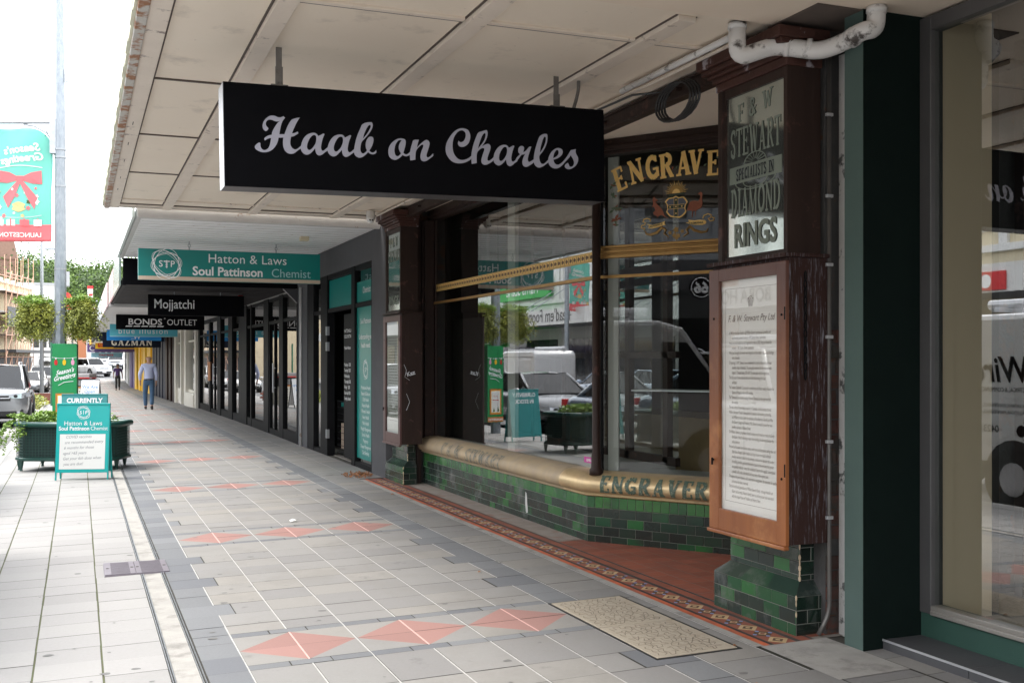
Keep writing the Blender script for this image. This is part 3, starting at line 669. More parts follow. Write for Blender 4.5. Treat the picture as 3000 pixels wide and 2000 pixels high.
# small outward offset negative in profile -> outwards
s1 = sweep(MB().use(M_brassd), prof, [((3.99, 13.03), (-1, 0)), ((3.99, 8.75), (-1, 0))]).build('brass_sill', SH, smooth=True)
s2 = sweep(MB().use(M_brass), prof, [((3.99, 8.7505), (-1, 0)), ((3.99, 8.33), mit), ((CN[0]+DS.x*.12, CN[1]+DS.y*.12), (NS.x, NS.y))]).build('sill_corner', SH, smooth=True)
s3 = sweep(MB().use(M_brass), prof, [((CN[0]+DS.x*.12, CN[1]+DS.y*.12), (NS.x, NS.y)), ((E1.x, E1.y), (NS.x, NS.y))]).build('brass_sill', SH, smooth=True)
def on_sill(base, U, Nn):
    """lettering wrapped on the roll of the sill"""
    base = Vector(base); U = Vector(U); Nn = Vector(Nn)
    def f(x, y, l):
        t = max(0, min(1, y)); pa = [(-.060, .503), (-.0755, .53), (-.0785, .565), (-.070, .59), (-.05, .617), (-.018, .641)]
        q = t*(len(pa)-1); i = min(int(q), len(pa)-2); w = q-i
        a = pa[i][0]*(1-w)+pa[i+1][0]*w; z = pa[i][1]*(1-w)+pa[i+1][1]*w
        return base+U*x-Nn*(a-l-.002)+V(0, 0, z+l*.5)
    return f
M_sletter = mat('worn_sill_letter', (.22, .22, .18), (.15, .16, .14), .6, scale=30, dirt=(.45, .36, .24), dscale=30, dlo=.5, dhi=.6)
M_gletter = mat('green_sill_letter', (.10, .15, .11), (.06, .1, .07), .5, scale=60, dirt=(.4, .4, .32), dscale=60, dlo=.55, dhi=.65)
def slab_sub(mb, body, f, x0, xs, n=6, sp=.08, weight=1.):
    """slab lettering cut fine so that it can bend round the roll; f(x, y 0..1, lift)"""
    x = x0; k = 0
    for c in body:
        w, st = SLAB[c]
        for pts, t in st:
            t *= weight; P2 = []
            for i in range(len(pts)-1):
                a, b = Vector(pts[i]), Vector(pts[i+1]); m = max(1, int((b-a).length*n))
                for q in range(m): P2.append(a+(b-a)*q/m)
            P2.append(Vector(pts[-1])); k += 1
            for i in range(len(P2)-1):
                a, b = P2[i], P2[i+1]; d = (b-a).normalized(); p = Vector((-d.y, d.x))*t/2
                mb.quad(*[f(x+q.x*xs, q.y, .0012+.0003*(k % 6)) for q in (a-p, b-p, b+p, a+p)])
        x += (w+sp)*xs
mb = MB().use(M_sletter); slab_sub(mb, 'F & W. STEWART', on_sill((3.99, 12.1, 0), (0, -1, 0), (-1, 0, 0)), 0, .195, sp=.1); tag(mb.build('lettering', s1))
mb = MB().use(M_gletter); slab_sub(mb, 'ENGRAVERS', on_sill((CN[0], CN[1], 0), DS, NS), .16, .15, sp=.12, weight=1.25); mb.build('lettering', s3)
# window 1 and the splayed window
GX, GY0, GY1 = 4.12, 13.0, 8.36
def gp(s, z, out=0): return V(GX, GY1, z)+DS*s+NS*out
w1 = MB().use(M_glass).quad((GX, 13.0, .655), (GX, 10.785, .655), (GX, 10.785, 3.33), (GX, 13.0, 3.33)).build('window_pane', SH)
w1b = MB().use(M_glass).quad((GX, 10.779, .655), (GX, 8.37, .655), (GX, 8.37, 3.33), (GX, 10.779, 3.33)).build('window_pane', SH)
w2 = MB().use(M_glass2).quad(gp(.03, .65), gp(1.62, .65), gp(1.62, 3.33), gp(.03, 3.33)).build('window_pane', SH)
mb = MB().use(M_goldm)   # transom rails
mb.box(4.095, 4.115, 8.38, 12.98, 2.292, 2.322); mb.build('transom_rail', SH, bevel=.004)
mb = MB().use(M_gold); mb.box(4.112, 4.1175, 8.38, 12.98, 2.448, 2.532); gb = mb.build('gilt_band', SH)
mb = MB().use(M_tbrown); y = 8.42
while y < 12.95:
    mb.poly((4.1118, y, 2.49), (0, -1, 0), (0, 0, 1), [(-.03, 0), (-.01, -.022), (.012, -.012), (.03, 0), (.012, .012), (-.008, .022)], th=.0006)
    mb.poly((4.1118, y+.042, 2.49), (0, -1, 0), (0, 0, 1), [(-.01, -.03), (.004, -.02), (0, 0), (.01, .03), (-.006, .02)], th=.0007); y += .085
for z in (2.455, 2.523): mb.box(4.1105, 4.1119, 8.38, 12.98, z, z+.003)
mb.build('band_ornament', gb)
mb = MB().use(M_goldm)
for z, d, h in ((2.458, .05, .028), (2.486, .038, .016), (2.502, .055, .022), (2.524, .036, .018), (2.542, .062, .020)):
    mb.obox(gp(0, z, 0), DS*1.62, NS*d, V(0, 0, h))
mb.build('gilt_transom', SH, bevel=.004)
mb = MB().use(M_goldm); mb.obox(gp(0, 2.292, 0), DS*1.62, NS*.02, V(0, 0, .025)); mb.build('transom_rail', SH)
mb = MB().use(M_brown)
mb.box(4.06, 4.2, 8.4, 13.0, 3.33, 3.46); mb.obox(gp(-.02, 3.33, .045), DS*1.68, -NS*.12, V(0, 0, .13)); mb.obox(gp(-.02, 3.36, .07), DS*1.68, -NS*.02, V(0, 0, .04))
mb.box(4.03, 4.06, 8.4, 13.0, 3.36, 3.40); mb.build('head_rail', SH, bevel=.005)
mb = MB().use(M_brown); mb.box(3.96, 4.125, 13.0, 13.12, .60, 3.33); mb.box(3.98, 4.10, 12.95, 13.0, .655, 3.33); mb.box(4.10, 4.13, 12.9, 13.0, .655, 3.33); mb.box(3.90, 3.96, 13.03, 13.12, .07, 3.4); mb.build('corner_frame', SH, bevel=.006)
mb = MB().use(M_brown); mb.tube([(4.045, 8.27, .64), (4.045, 8.27, .68), (4.045, 8.27, .70), (4.045, 8.27, .80), (4.045, 8.27, .82), (4.045, 8.27, 3.45)], [.06, .06, .045, .042, .036, .036], 16); mb.build('corner_post', SH, smooth=True)
mb = MB().use(M_blackm); mb.obox(gp(0, .655, .01), DS*.03, -NS*.03, V(0, 0, 2.68)); mb.build('mullion', SH)
# painted-glass work on the splayed window
D3, W3 = DS, V(0, 0, 1)
gpl = lambda lift: (lambda x, y, l: gp(x, y, l+lift))
SCRIPT= [([(236,329),(224,339),(219,357),(222,374),(231,393),(244,407),(260,419),(279,423),(295,421),(308,416),(321,416),(332,420),(340,424),(350,416),(338,400),(329,381),(322,354),(318,335),(315,317),(310,297),(305,274),(295,253),(282,234),(266,220),(246,210),(227,206),(209,207),(189,214),(176,224),(173,235),(178,245),(189,255),(199,260),(204,258),(205,245),(209,230),(218,221),(229,219),(242,225),(253,237),(261,260),(267,291),(257,290),(244,284),(231,274),(228,286),(238,297),(253,306),(271,311),(273,324),(281,343),(294,365),(308,385),(322,397),(310,392),(297,391),(284,394),(271,398),(260,398),(249,394),(241,385),(238,372),(240,362),(246,354),(253,347),(246,335)],[]),([(436,424),(420,399),(405,368),(394,343),(389,328),(403,331),(414,337),(423,341),(426,331),(412,321),(398,312),(383,308),(379,287),(378,269),(383,250),(392,240),(405,235),(420,241),(431,251),(442,261),(442,247),(427,235),(412,222),(398,212),(379,208),(362,211),(347,223),(338,243),(335,269),(338,300),(310,297),(315,317),(345,320),(353,342),(364,369),(379,396),(390,409),(405,416),(420,421)],[]),([(543,324),(537,333),(526,340),(512,341),(495,336),(476,326),(459,307),(446,281),(441,260),(439,243),(444,227),(456,214),(473,209),(490,215),(507,230),(524,251),(525,238),(530,221),(539,212),(548,210),(564,216),(581,230),(600,247),(599,262),(584,249),(575,241),(568,239),(562,244),(559,259),(562,280),(569,309),(581,338),(575,341),(560,333)],[(518,329),(507,323),(493,307),(482,284),(476,263),(477,248),(482,240),(492,238),(503,246),(516,262),(526,279),(531,299),(531,318),(527,327)]),([(703,327),(697,336),(685,343),(672,343),(655,339),(635,328),(618,309),(605,283),(599,262),(597,245),(603,228),(614,216),(632,210),(649,216),(666,232),(684,253),(685,240),(690,223),(699,214),(709,212),(724,218),(742,232),(761,249),(760,264),(746,251),(736,243),(729,241),(722,246),(719,261),(722,282),(730,312),(742,341),(736,344),(720,336)],[(678,331),(666,326),(653,310),(641,286),(635,265),(636,250),(641,242),(652,240),(662,248),(676,264),(685,282),(691,301),(691,320),(687,329)]),([(811,415),(799,391),(783,356),(772,324),(764,293),(758,262),(757,243),(762,228),(774,217),(791,213),(809,219),(826,232),(843,250),(856,242),(874,239),(885,243),(894,251),(893,267),(885,256),(874,250),(862,251),(851,260),(864,281),(874,305),(878,328),(875,340),(864,345),(852,342),(840,329),(831,309),(829,288),(831,273),(836,260),(826,248),(813,240),(803,244),(797,257),(797,276),(805,308),(822,328),(844,353),(862,379),(873,403),(874,420),(870,429),(862,431)],[(854,414),(842,401),(830,379),(820,355),(813,329),(826,344),(844,368),(856,390),(862,406),(860,414)]),([(1048,348),(1029,344),(1011,334),(992,318),(978,299),(971,281),(969,263),(970,245),(977,230),(988,220),(1001,216),(1011,215),(1025,220),(1040,230),(1050,240),(1058,248),(1068,243),(1080,241),(1091,245),(1105,253),(1105,270),(1095,260),(1087,255),(1080,253),(1070,256),(1063,262),(1070,284),(1077,308),(1079,328),(1078,337),(1073,344),(1062,347)],[(1054,336),(1044,338),(1033,334),(1023,322),(1015,308),(1010,292),(1007,274),(1009,256),(1015,242),(1026,238),(1038,244),(1048,257),(1040,270),(1035,285),(1035,299),(1039,313),(1046,326)]),([(1127,342),(1120,323),(1113,301),(1107,275),(1104,252),(1105,237),(1106,218),(1139,225),(1139,243),(1141,265),(1145,281),(1155,296),(1170,311),(1180,319),(1188,321),(1191,317),(1189,304),(1180,284),(1174,265),(1171,247),(1172,235),(1177,224),(1187,219),(1197,219),(1212,224),(1226,234),(1241,246),(1253,257),(1252,271),(1241,259),(1228,248),(1218,244),(1212,247),(1210,256),(1214,272),(1222,295),(1228,315),(1231,332),(1228,341),(1222,348),(1212,351),(1201,347),(1189,338),(1172,323),(1150,300),(1155,324),(1163,348)],[]),([(1502,273),(1483,258),(1462,248),(1441,243),(1420,246),(1401,260),(1386,283),(1380,310),(1380,338),(1386,370),(1399,397),(1418,418),(1443,428),(1457,423),(1466,412),(1467,394),(1462,376),(1451,361),(1436,353),(1426,355),(1420,361),(1415,346),(1418,335),(1428,326),(1445,325),(1466,333),(1483,349),(1493,370),(1497,392),(1493,416),(1481,433),(1462,439),(1441,440),(1415,432),(1386,410),(1361,378),(1342,343),(1334,307),(1338,276),(1351,253),(1370,234),(1395,223),(1424,222),(1453,227),(1478,238),(1502,257)],[]),([(1551,422),(1536,393),(1521,356),(1510,319),(1503,283),(1502,255),(1504,223),(1537,231),(1537,261),(1542,298),(1559,317),(1576,327),(1588,327),(1589,317),(1580,292),(1572,268),(1568,248),(1572,232),(1584,224),(1599,224),(1619,233),(1651,260),(1650,275),(1632,258),(1617,250),(1609,254),(1610,270),(1619,295),(1628,320),(1631,340),(1625,352),(1612,356),(1595,350),(1574,338),(1597,372),(1610,403),(1613,425),(1608,441),(1602,441),(1576,432)],[(1595,424),(1582,413),(1567,383),(1555,351),(1547,322),(1567,345),(1587,373),(1597,398),(1599,416)]),([(1754,341),(1748,350),(1737,357),(1723,358),(1706,354),(1687,343),(1670,324),(1656,298),(1651,277),(1649,260),(1654,243),(1666,231),(1683,225),(1700,231),(1717,246),(1735,267),(1736,254),(1741,237),(1750,229),(1760,226),(1775,232),(1792,247),(1812,263),(1811,278),(1796,265),(1787,258),(1780,255),(1773,261),(1770,276),(1773,297),(1781,326),(1792,355),(1787,358),(1771,350)],[(1729,346),(1717,340),(1704,324),(1692,301),(1687,279),(1688,264),(1692,256),(1703,255),(1714,262),(1727,278),(1737,296),(1742,316),(1742,335),(1738,344)]),([(1802,275),(1831,306),(1820,317),(1818,329),(1822,346),(1835,358),(1848,359),(1858,352),(1857,336),(1852,321),(1864,326),(1879,340),(1895,358),(1909,360),(1897,327),(1886,293),(1883,273),(1890,260),(1903,266),(1927,282),(1927,266),(1897,241),(1868,228),(1853,234),(1845,250),(1847,270),(1855,291),(1866,312),(1853,306),(1842,304),(1822,279),(1802,258)],[]),([(1971,433),(1956,404),(1941,362),(1930,321),(1924,276),(1928,251),(1941,236),(1961,230),(1985,238),(2008,255),(2026,270),(2025,284),(2005,265),(1990,255),(1976,257),(1967,270),(1963,286),(1964,305),(1985,331),(2005,363),(2019,401),(2022,430),(2019,446),(2013,449)],[(2003,432),(1994,421),(1981,386),(1972,356),(1968,325),(1988,353),(2003,383),(2011,412),(2010,427)]),([(2061,287),(2084,295),(2106,308),(2122,324),(2128,341),(2124,355),(2111,363),(2090,364),(2070,355),(2048,335),(2031,307),(2025,282),(2028,262),(2039,244),(2057,234),(2077,232),(2097,237),(2122,255),(2147,282),(2185,326),(2185,357),(2165,325),(2138,290),(2115,268),(2097,258),(2081,258),(2069,267)],[(2088,352),(2075,341),(2065,322),(2060,297),(2079,307),(2095,322),(2099,339),(2096,349)]),([(2185,357),(2221,366),(2219,349),(2224,333),(2234,317),(2237,299),(2231,278),(2215,256),(2192,240),(2170,233),(2151,237),(2141,249),(2146,262),(2164,274),(2169,263),(2176,251),(2188,250),(2201,259),(2207,274),(2205,290),(2197,306),(2185,326)],[])]
CREST= {'kang':[(502,2951),(508,2932),(502,2924),(508,2902),(505,2876),(499,2863),(505,2857),(517,2869),(520,2853),(528,2831),(508,2816),(517,2794),(543,2781),(546,2765),(555,2778),(585,2789),(603,2779),(632,2761),(647,2758),(626,2772),(609,2790),(600,2815),(585,2842),(555,2872),(534,2895),(531,2906),(548,2907),(549,2915),(528,2930),(517,2953),(512,2934)],'emu':[(907,2933),(921,2947),(936,2949),(947,2937),(944,2909),(947,2867),(944,2835),(927,2816),(893,2803),(887,2761),(882,2761),(884,2801),(864,2800),(862,2752),(856,2753),(856,2803),(824,2808),(810,2806),(821,2835),(830,2866),(853,2882),(887,2882),(910,2877),(924,2895),(927,2921),(921,2929)],'shield':[(644,2923),(688,2925),(714,2936),(740,2921),(784,2925),(820,2877),(807,2862),(798,2826),(807,2804),(790,2779),(749,2755),(708,2761),(662,2770),(626,2812),(638,2838),(629,2876),(615,2894)],'banner1':[(450,2726),(502,2714),(617,2738),(609,2718),(622,2709),(543,2690),(496,2685),(463,2690),(472,2708)],'banner2':[(801,2712),(830,2713),(824,2734),(876,2725),(967,2721),(981,2707),(972,2689),(904,2687),(847,2695)],'sun':[(717,2957)],'swirl1':[(435,2670),(447,2642),(484,2635),(543,2647),(591,2687),(626,2663),(609,2637),(650,2603)],'swirl2':[(995,2654),(984,2628),(938,2626),(876,2646),(836,2680),(807,2651),(824,2628),(778,2600)],'curl1':[(484,2742),(481,2762),(454,2771),(423,2766),(414,2745),(438,2738),(429,2719),(402,2716),(399,2694),(432,2692),(423,2674)],'curl2':[(950,2735),(961,2758),(995,2769),(1023,2759),(1020,2738),(998,2732),(1012,2710),(1043,2713),(1051,2731),(1029,2740)],'eng':[(196,3122),(350,3171),(502,3188),(629,3189),(781,3195),(893,3192),(1040,3171)],'flow':[(128,3076),(134,2988),(159,2876),(156,2777),(156,2738)]}

def cpoly(mb, pts, lift, sc=1.0):
    pts = [(a/1000, b/1000) for a, b in pts]
    if sc != 1:
        cx = sum(p[0] for p in pts)/len(pts); cy_ = sum(p[1] for p in pts)/len(pts); pts = [(cx+(a-cx)*sc, cy_+(b-cy_)*sc) for a, b in pts]
    mb.poly(gp(0, 0, .003+lift), D3, W3, smooth_loop(pts, 2), th=.0006)
mb = MB().use(M_gold)
for ch, (x, z), rot in zip('ENGRAVE', CREST['eng'], (19, 12, 7, 4, 2, 0, -1)):
    c_, s_ = math.cos(R(rot)), math.sin(R(rot))
    f = lambda a, b, l, x=x/1000, z=z/1000, c_=c_, s_=s_: gp(x+a*c_-(b-.1)*s_, z+a*s_+(b-.1)*c_, .004+l)
    slab(mb, ch, f, .2, wf=.88, th=.0008, weight=1.12)
lt = mb.build('gilt_lettering', w2)
mb = MB().use(M_gold)
mb.X = None
for k in ('banner1', 'banner2'): cpoly(mb, CREST[k], .001)
cpoly(mb, CREST['shield'], .001)
sx, sz = [q/1000 for q in CREST['sun'][0]]
mb.poly(gp(0, 0, .0042), D3, W3, [(sx+.036*math.cos(R(a)), sz+.036*math.sin(R(a))) for a in range(0, 181, 20)], th=.0006)
for k in range(17):
    a = R(4+k*172/16); r1, r2 = .066, .105 if k % 2 else .09
    p = lambda r, d: (sx+r*math.cos(a)-d*math.sin(a), sz+r*math.sin(a)+d*math.cos(a))
    mb.poly(gp(0, 0, .0035), D3, W3, [p(r1, -.003), p(r2, -.001), p(r2, .001), p(r1, .003)], th=.0005)
for k in ('curl1', 'curl2'): mb.tube([gp(a/1000, b/1000, .005) for a, b in CREST[k]], .0045, 6)
mb.build('crest_gilding', w2)
mb = MB().use(mat('dull_gold', (.42, .26, .08), (.3, .17, .05), .4, .5, scale=30))
mb.poly(gp(0, 0, .0030), D3, W3, [(sx+.064*math.cos(R(a)), sz+.064*math.sin(R(a))) for a in range(0, 181, 15)], th=.0006)
for k in ('swirl1', 'swirl2'): mb.tube([gp(a/1000, b/1000, .005) for a, b in CREST[k]], [.004, .008, .011, .012, .012, .011, .009, .004], 6)
for a, b, r in ((.715, 2.66, .03), (.70, 2.615, .025), (.735, 2.61, .025), (.66, 2.64, .02), (.77, 2.645, .02), (.717, 2.59, .018)):
    mb.poly(gp(0, 0, .0034+r*.01), D3, W3, [(a+r*(1 if k % 2 else .55)*math.cos(R(k*36)), b+r*(1 if k % 2 else .55)*math.sin(R(k*36))) for k in range(10)], th=.0005)
mb.build('crest_scrollwork', w2)
M_roo = mat('painted_russet', (.30, .09, .04), (.2, .06, .03), .6, scale=20)
mb = MB().use(M_roo); cpoly(mb, CREST['kang'], .0012); cpoly(mb, CREST['emu'], .0012); mb.build('crest_animals', w2)
mb = MB().use(mat('painted_slate', (.10, .11, .14), (.08, .09, .12), .6, scale=20)); cpoly(mb, CREST['shield'], .0019, .88)
mb.build('crest_shield', w2)
mb = MB().use(mat('painted_black_green', (.03, .05, .03), (.02, .03, .02), .6, scale=20))
cx = .7155
mb.poly(gp(0, 0, .0058), D3, W3, [(cx-.017, 2.768), (cx+.017, 2.768), (cx+.017, 2.915), (cx-.017, 2.915)], th=.0004)
mb.poly(gp(0, 0, .0060), D3, W3, [(cx-.072, 2.834), (cx+.072, 2.834), (cx+.072, 2.861), (cx-.072, 2.861)], th=.0004)
mb.poly(gp(0, 0, .0045), D3, W3, [(sx-.07, sz-.008), (sx+.072, sz+.004), (sx+.072, sz-.014), (sx-.07, sz-.026)], th=.0006)
mb.text('ADVANCE', gp(.535, 2.700, .0062), D3+V(0, 0, .16), W3, .026, bold=.0006, th=.0004)
mb.text('TASMANIA', gp(.893, 2.694, .0062), D3+V(0, 0, .0), W3, .026, bold=.0006, th=.0004)
mb.build('crest_detail', w2)
mb = MB().use(M_gold)
for a, b in ((0, .0), (-.052, 0), (.052, 0), (0, .055), (0, -.055)):
    mb.poly(gp(0, 0, .0066), D3, W3, [(cx+a+.009*(1 if k % 2 else .5)*math.sin(R(k*36)), 2.848+b+.009*(1 if k % 2 else .5)*math.cos(R(k*36))) for k in range(10)], th=.0004)
for x0, x1, z0, z1 in ((-.019, -.0165, 2.765, 2.92), (.0165, .019, 2.765, 2.92), (-.075, .075, 2.862, 2.865), (-.075, .075, 2.830, 2.833)):
    mb.poly(gp(0, 0, .0063), D3, W3, [(cx+x0, z0), (cx+x1, z0), (cx+x1, z1), (cx+x0, z1)], th=.0004)
mb.build('crest_stars', w2)
mb = MB()
for (x, z), n, r in zip(CREST['flow'], (5, 6, 16, 9, 3), (.03, .035, .05, .04, .02)):
    for k in range(n):
        a = random.uniform(0, 6.28); q = random.uniform(0, r); l = random.uniform(.018, .03); cx2, cz2 = x/1000+q*math.cos(a), z/1000+q*math.sin(a)
        mb.use(random.choice((mat('painted_leaf_green', (.12, .17, .10), (.08, .12, .07), .6, scale=30), M_roo, MATS['painted_leaf_green']))); dx, dz = math.cos(a), math.sin(a)
        mb.poly(gp(0, 0, .003+.0004*k), D3, W3, [(cx2-l*dx, cz2-l*dz), (cx2+l*.4*dz, cz2-l*.4*dx), (cx2+l*dx, cz2+l*dz), (cx2-l*.4*dz, cz2+l*.4*dx)], th=.0003)
for k in range(26):
    x = .25+k*.036; z = 3.1+.1*math.sin(min(1, (k+1)/16)*1.5)+random.uniform(-.05, .03); a = random.uniform(0, 6.28); l = .018
    mb.use(random.choice((MATS['painted_leaf_green'], M_roo))); dx, dz = math.cos(a), math.sin(a)
    mb.poly(gp(0, 0, .0012+.00005*k), D3, W3, [(x-l*dx, z-l*dz), (x+l*.4*dz, z-l*.4*dx), (x+l*dx, z+l*dz), (x-l*.4*dz, z+l*.4*dx)], th=.0003)
mb.build('painted_flowers', w2)
mb = MB().use(mat('magenta_sticker', (.55, .05, .3), (.5, .05, .27), .5)); mb.poly((4.118, 8.53, .735), (0, -1, 0), (0, 0, 1), [(-.13, -.025), (.13, -.025), (.13, .025), (-.13, .025)], th=.001)
mb.use(M_wht); mb.text('LOVELAUNNIE', (4.1165, 8.51, .725), (0, -1, 0), (0, 0, 1), .03, bold=.001, th=.0008); mb.build('sticker', w1b)
mb = MB().use(M_stripw); mb.poly((3.984, 9.66, .24), (0, -1, 0), (0, 0, 1), smooth_loop([(-.03, .10), (.0, .09), (.02, .0), (.035, -.09), (-.01, -.10), (-.03, -.02)], 3), th=.001); mb.build('paint_smear', SH)
# inside the shop
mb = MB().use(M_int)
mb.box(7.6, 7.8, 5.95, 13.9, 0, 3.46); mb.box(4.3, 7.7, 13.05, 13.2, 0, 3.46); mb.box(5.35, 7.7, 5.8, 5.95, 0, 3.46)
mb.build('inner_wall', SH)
box('shop_floor', SH, mat('dark_boards', (.09, .06, .04), (.06, .04, .03), .4, scale=4, stretch=(1, .1, 1)), 4.3, 7.7, 8.41, 13.1, .09, .1)
box('shop_floor', SH, MATS['dark_boards'], 5.36, 7.7, 5.9, 8.40, .09, .1)
mb = MB().use(mat('window_bed_paint', (.34, .33, .31), (.26, .25, .24), .5, scale=3)); mb.box(4.2, 5.0, 8.6, 12.98, .6, .64); mb.obox(gp(.05, .6, -.05), DS*1.55, -NS*.6, V(0, 0, .04)); mb.build('window_bed', SH)
MB().use(M_soffit).box(3.76, 5.35, 5.9, 8.36, 3.462, 3.56).box(3.76, 4.06, 8.36, 13.9, 3.462, 3.56).build('entry_ceiling', SH)
MB().use(M_int).box(5.35, 7.8, 5.9, 8.36, 3.462, 3.56).box(4.06, 7.8, 8.36, 13.9, 3.462, 3.56).add([(4.14, 8.36, 3.46), (5.35, 8.36, 3.46), (5.10, 6.9, 3.46)], [(0, 1, 2)]).build('inner_ceiling', SH)
mb = MB().use(M_brown)
for y in (8.75, 9.5, 9.9, 10.4, 11.0, 11.9, 12.7): mb.box(5.0, 5.06, y, y+.09, .64, 3.2)
mb.box(5.0, 5.05, 8.6, 12.98, 1.62, 1.68); mb.box(5.0, 5.05, 8.6, 12.98, .64, .72); mb.box(5.0, 5.05, 8.6, 12.98, 2.42, 2.5); mb.build('back_screen_frame', SH, bevel=.004)
MB().use(M_glass).quad((5.03, 12.98, .7), (5.03, 8.6, .7), (5.03, 8.6, 3.2), (5.03, 12.98, 3.2)).build('back_screen_pane', SH)
mb = MB().use(M_intl); mb.box(4.16, 4.20, 10.40, 10.60, .66, 3.32); mb.obox(gp(.06, .66, -.04), DS*.10, -NS*.02, V(0, 0, 2.66)); mb.build('pale_upright', SH)
mb = MB().use(M_int)
for y in (12.05, 12.35): mb.box(4.5, 4.58, y, y+.1, .64, 3.3)
mb.box(4.35, 4.4, 11.7, 12.95, .64, 2.1); mb.build('display_case', SH)
mb = MB().use(M_alu); mb.obox(gp(.25, 1.34, -.1), DS*1.1, -NS*.35, V(0, 0, .012)); mb.build('glass_shelf', SH)
mb = MB().use(mat('counter_wood', (.3, .2, .1), (.22, .14, .07), .4, scale=5)); mb.box(5.6, 6.2, 8.9, 12.2, .1, 1.0); mb.box(5.55, 6.25, 8.85, 12.25, 1.0, 1.04); mb.build('counter', SH)
mb = MB().use(M_brown); mb.box(5.28, 5.35, 5.95, 6.05, .1, 3.46); mb.box(5.28, 5.35, 6.85, 6.95, .1, 3.46); mb.box(5.28, 5.35, 6.05, 6.85, 2.2, 2.3); mb.box(5.28, 5.33, 6.05, 6.85, .1, .8); mb.build('door_frame', SH)
MB().use(M_glass).quad((5.3, 6.85, .8), (5.3, 6.05, .8), (5.3, 6.05, 3.4), (5.3, 6.85, 3.4)).build('door_pane', SH)
mb = MB().use(M_wbuild); mb.box(3.86, 8, 5.0, 13.9, 3.60, 8.2); mb.build('upper_wall', SH)
mb = MB().use(M_plast); mb.box(3.87, 5.35, 5.02, 5.80, 0, 3.46); mb.build('pier_core', SH); MB().use(M_plast).box(3.95, 4.3, 13.13, 13.76, 0, 3.46).build('pier_core', SH)
# exposed brick seen beside the near pier
mb = MB()
mb.use(M_plast); mb.box(3.868, 3.99, 5.012, 5.02, 0.05, 1.75); mb.use(mat('sooty_brick', (.11, .042, .032), (.06, .03, .024), .9, scale=14, tint=[(.5, .5, .5), (1, 1, 1), (1.25, 1.15, 1.1)], dirt=(.05, .045, .04), dscale=8, dlo=.45, dhi=.6, bump=.5))
for r in range(20):
    z = .1+r*.084
    for c0 in (0, 1):
        x0 = 3.87+c0*.115-(.05 if r % 2 else 0); mb.tint = random.random()
        a, b = max(3.869, x0), min(3.985, x0+.11)
        if b-a > .01 and random.random() > .12: mb.box(a, b, 5.004-random.uniform(0, .005), 5.014, z, z+.073)
mb.build('exposed_brick', SH)
mb = MB().use(M_stripw); mb.box(3.948, 3.99, 4.80, 5.0, .05, 3.3); mb.build('plaster_edge', SH, bevel=.004)
# tiled piers (near and far)
def pier(o, Y, dark_side, mt, dk):
    """Y = camera-side end of the pier"""
    mb = MB(); X0 = 3.70; z0 = .06
    tilewall(mb, (X0, Y+.84, 0), (0, -1, 0), .84, z0, .287, mt=mt, dark=dk); tilewall(mb, (X0, Y, 0), (1, 0, 0), .17, z0, .287, mt=M_tile, dark=1)
    tilewall(mb, (X0+.075, Y+.77, 0), (0, -1, 0), .70, .36, .62, mt=mt, dark=dk); tilewall(mb, (X0+.075, Y+.07, 0), (1, 0, 0), .10, .36, .62, mt=M_tile, dark=1)
    mb.use(mt)
    for a, b, tn in ((0, .28, .25), (.28, .56, .4), (.56, .84, .2)):
        mb.tint = tn; f = lambda t: .07+t/.84*.70
        mb.add([(X0-.002, Y+b, .288), (X0-.002, Y+a, .288), (X0+.075, Y+f(a), .358), (X0+.075, Y+f(b), .358)], [(0, 1, 2, 3)])
    mb.tint = 0; mb.add([(X0, Y-.002, .288), (X0+.17, Y-.002, .288), (X0+.17, Y+.07, .358), (X0+.075, Y+.07, .358)], [(0, 1, 2, 3)])
    ob = mb.build('tiled_plinth', o)
    MB().use(M_plast).box(X0+.004, X0+.17, Y+.004, Y+.836, .02, .285).box(X0+.08, X0+.17, Y+.074, Y+.766, .285, .62).build('plinth_core', o)
    mb = MB().use(mat('broken_edge', (.62, .5, .36), (.5, .36, .24), .9, scale=30)) # chipped arris
    for z in [.1+.03*i for i in range(18)]:
        if random.random() < .75:
            xo = X0 if z < .29 else X0+.075; yo = Y if z < .29 else Y+.07
            if .28 < z < .37: continue
            r = random.uniform(.004, .010); mb.sphere((xo+.001, yo+.001, z), (r, r, .018), 6, 4)
    mb.build('chipped_corner', o)
t = thing('tiled_pier', 'green glazed tile plinth with cracked corner under the large near notice cabinet', 'pier', (3.8, 5.45, .07)); pier(t, 5.05, 0, M_tiled, .12)
t = thing('tiled_pier', 'small green tiled plinth between the grey wall and the long shop window', 'pier', (3.8, 13.3, .07)); pier(t, 12.93, 0, M_tiled, .1)
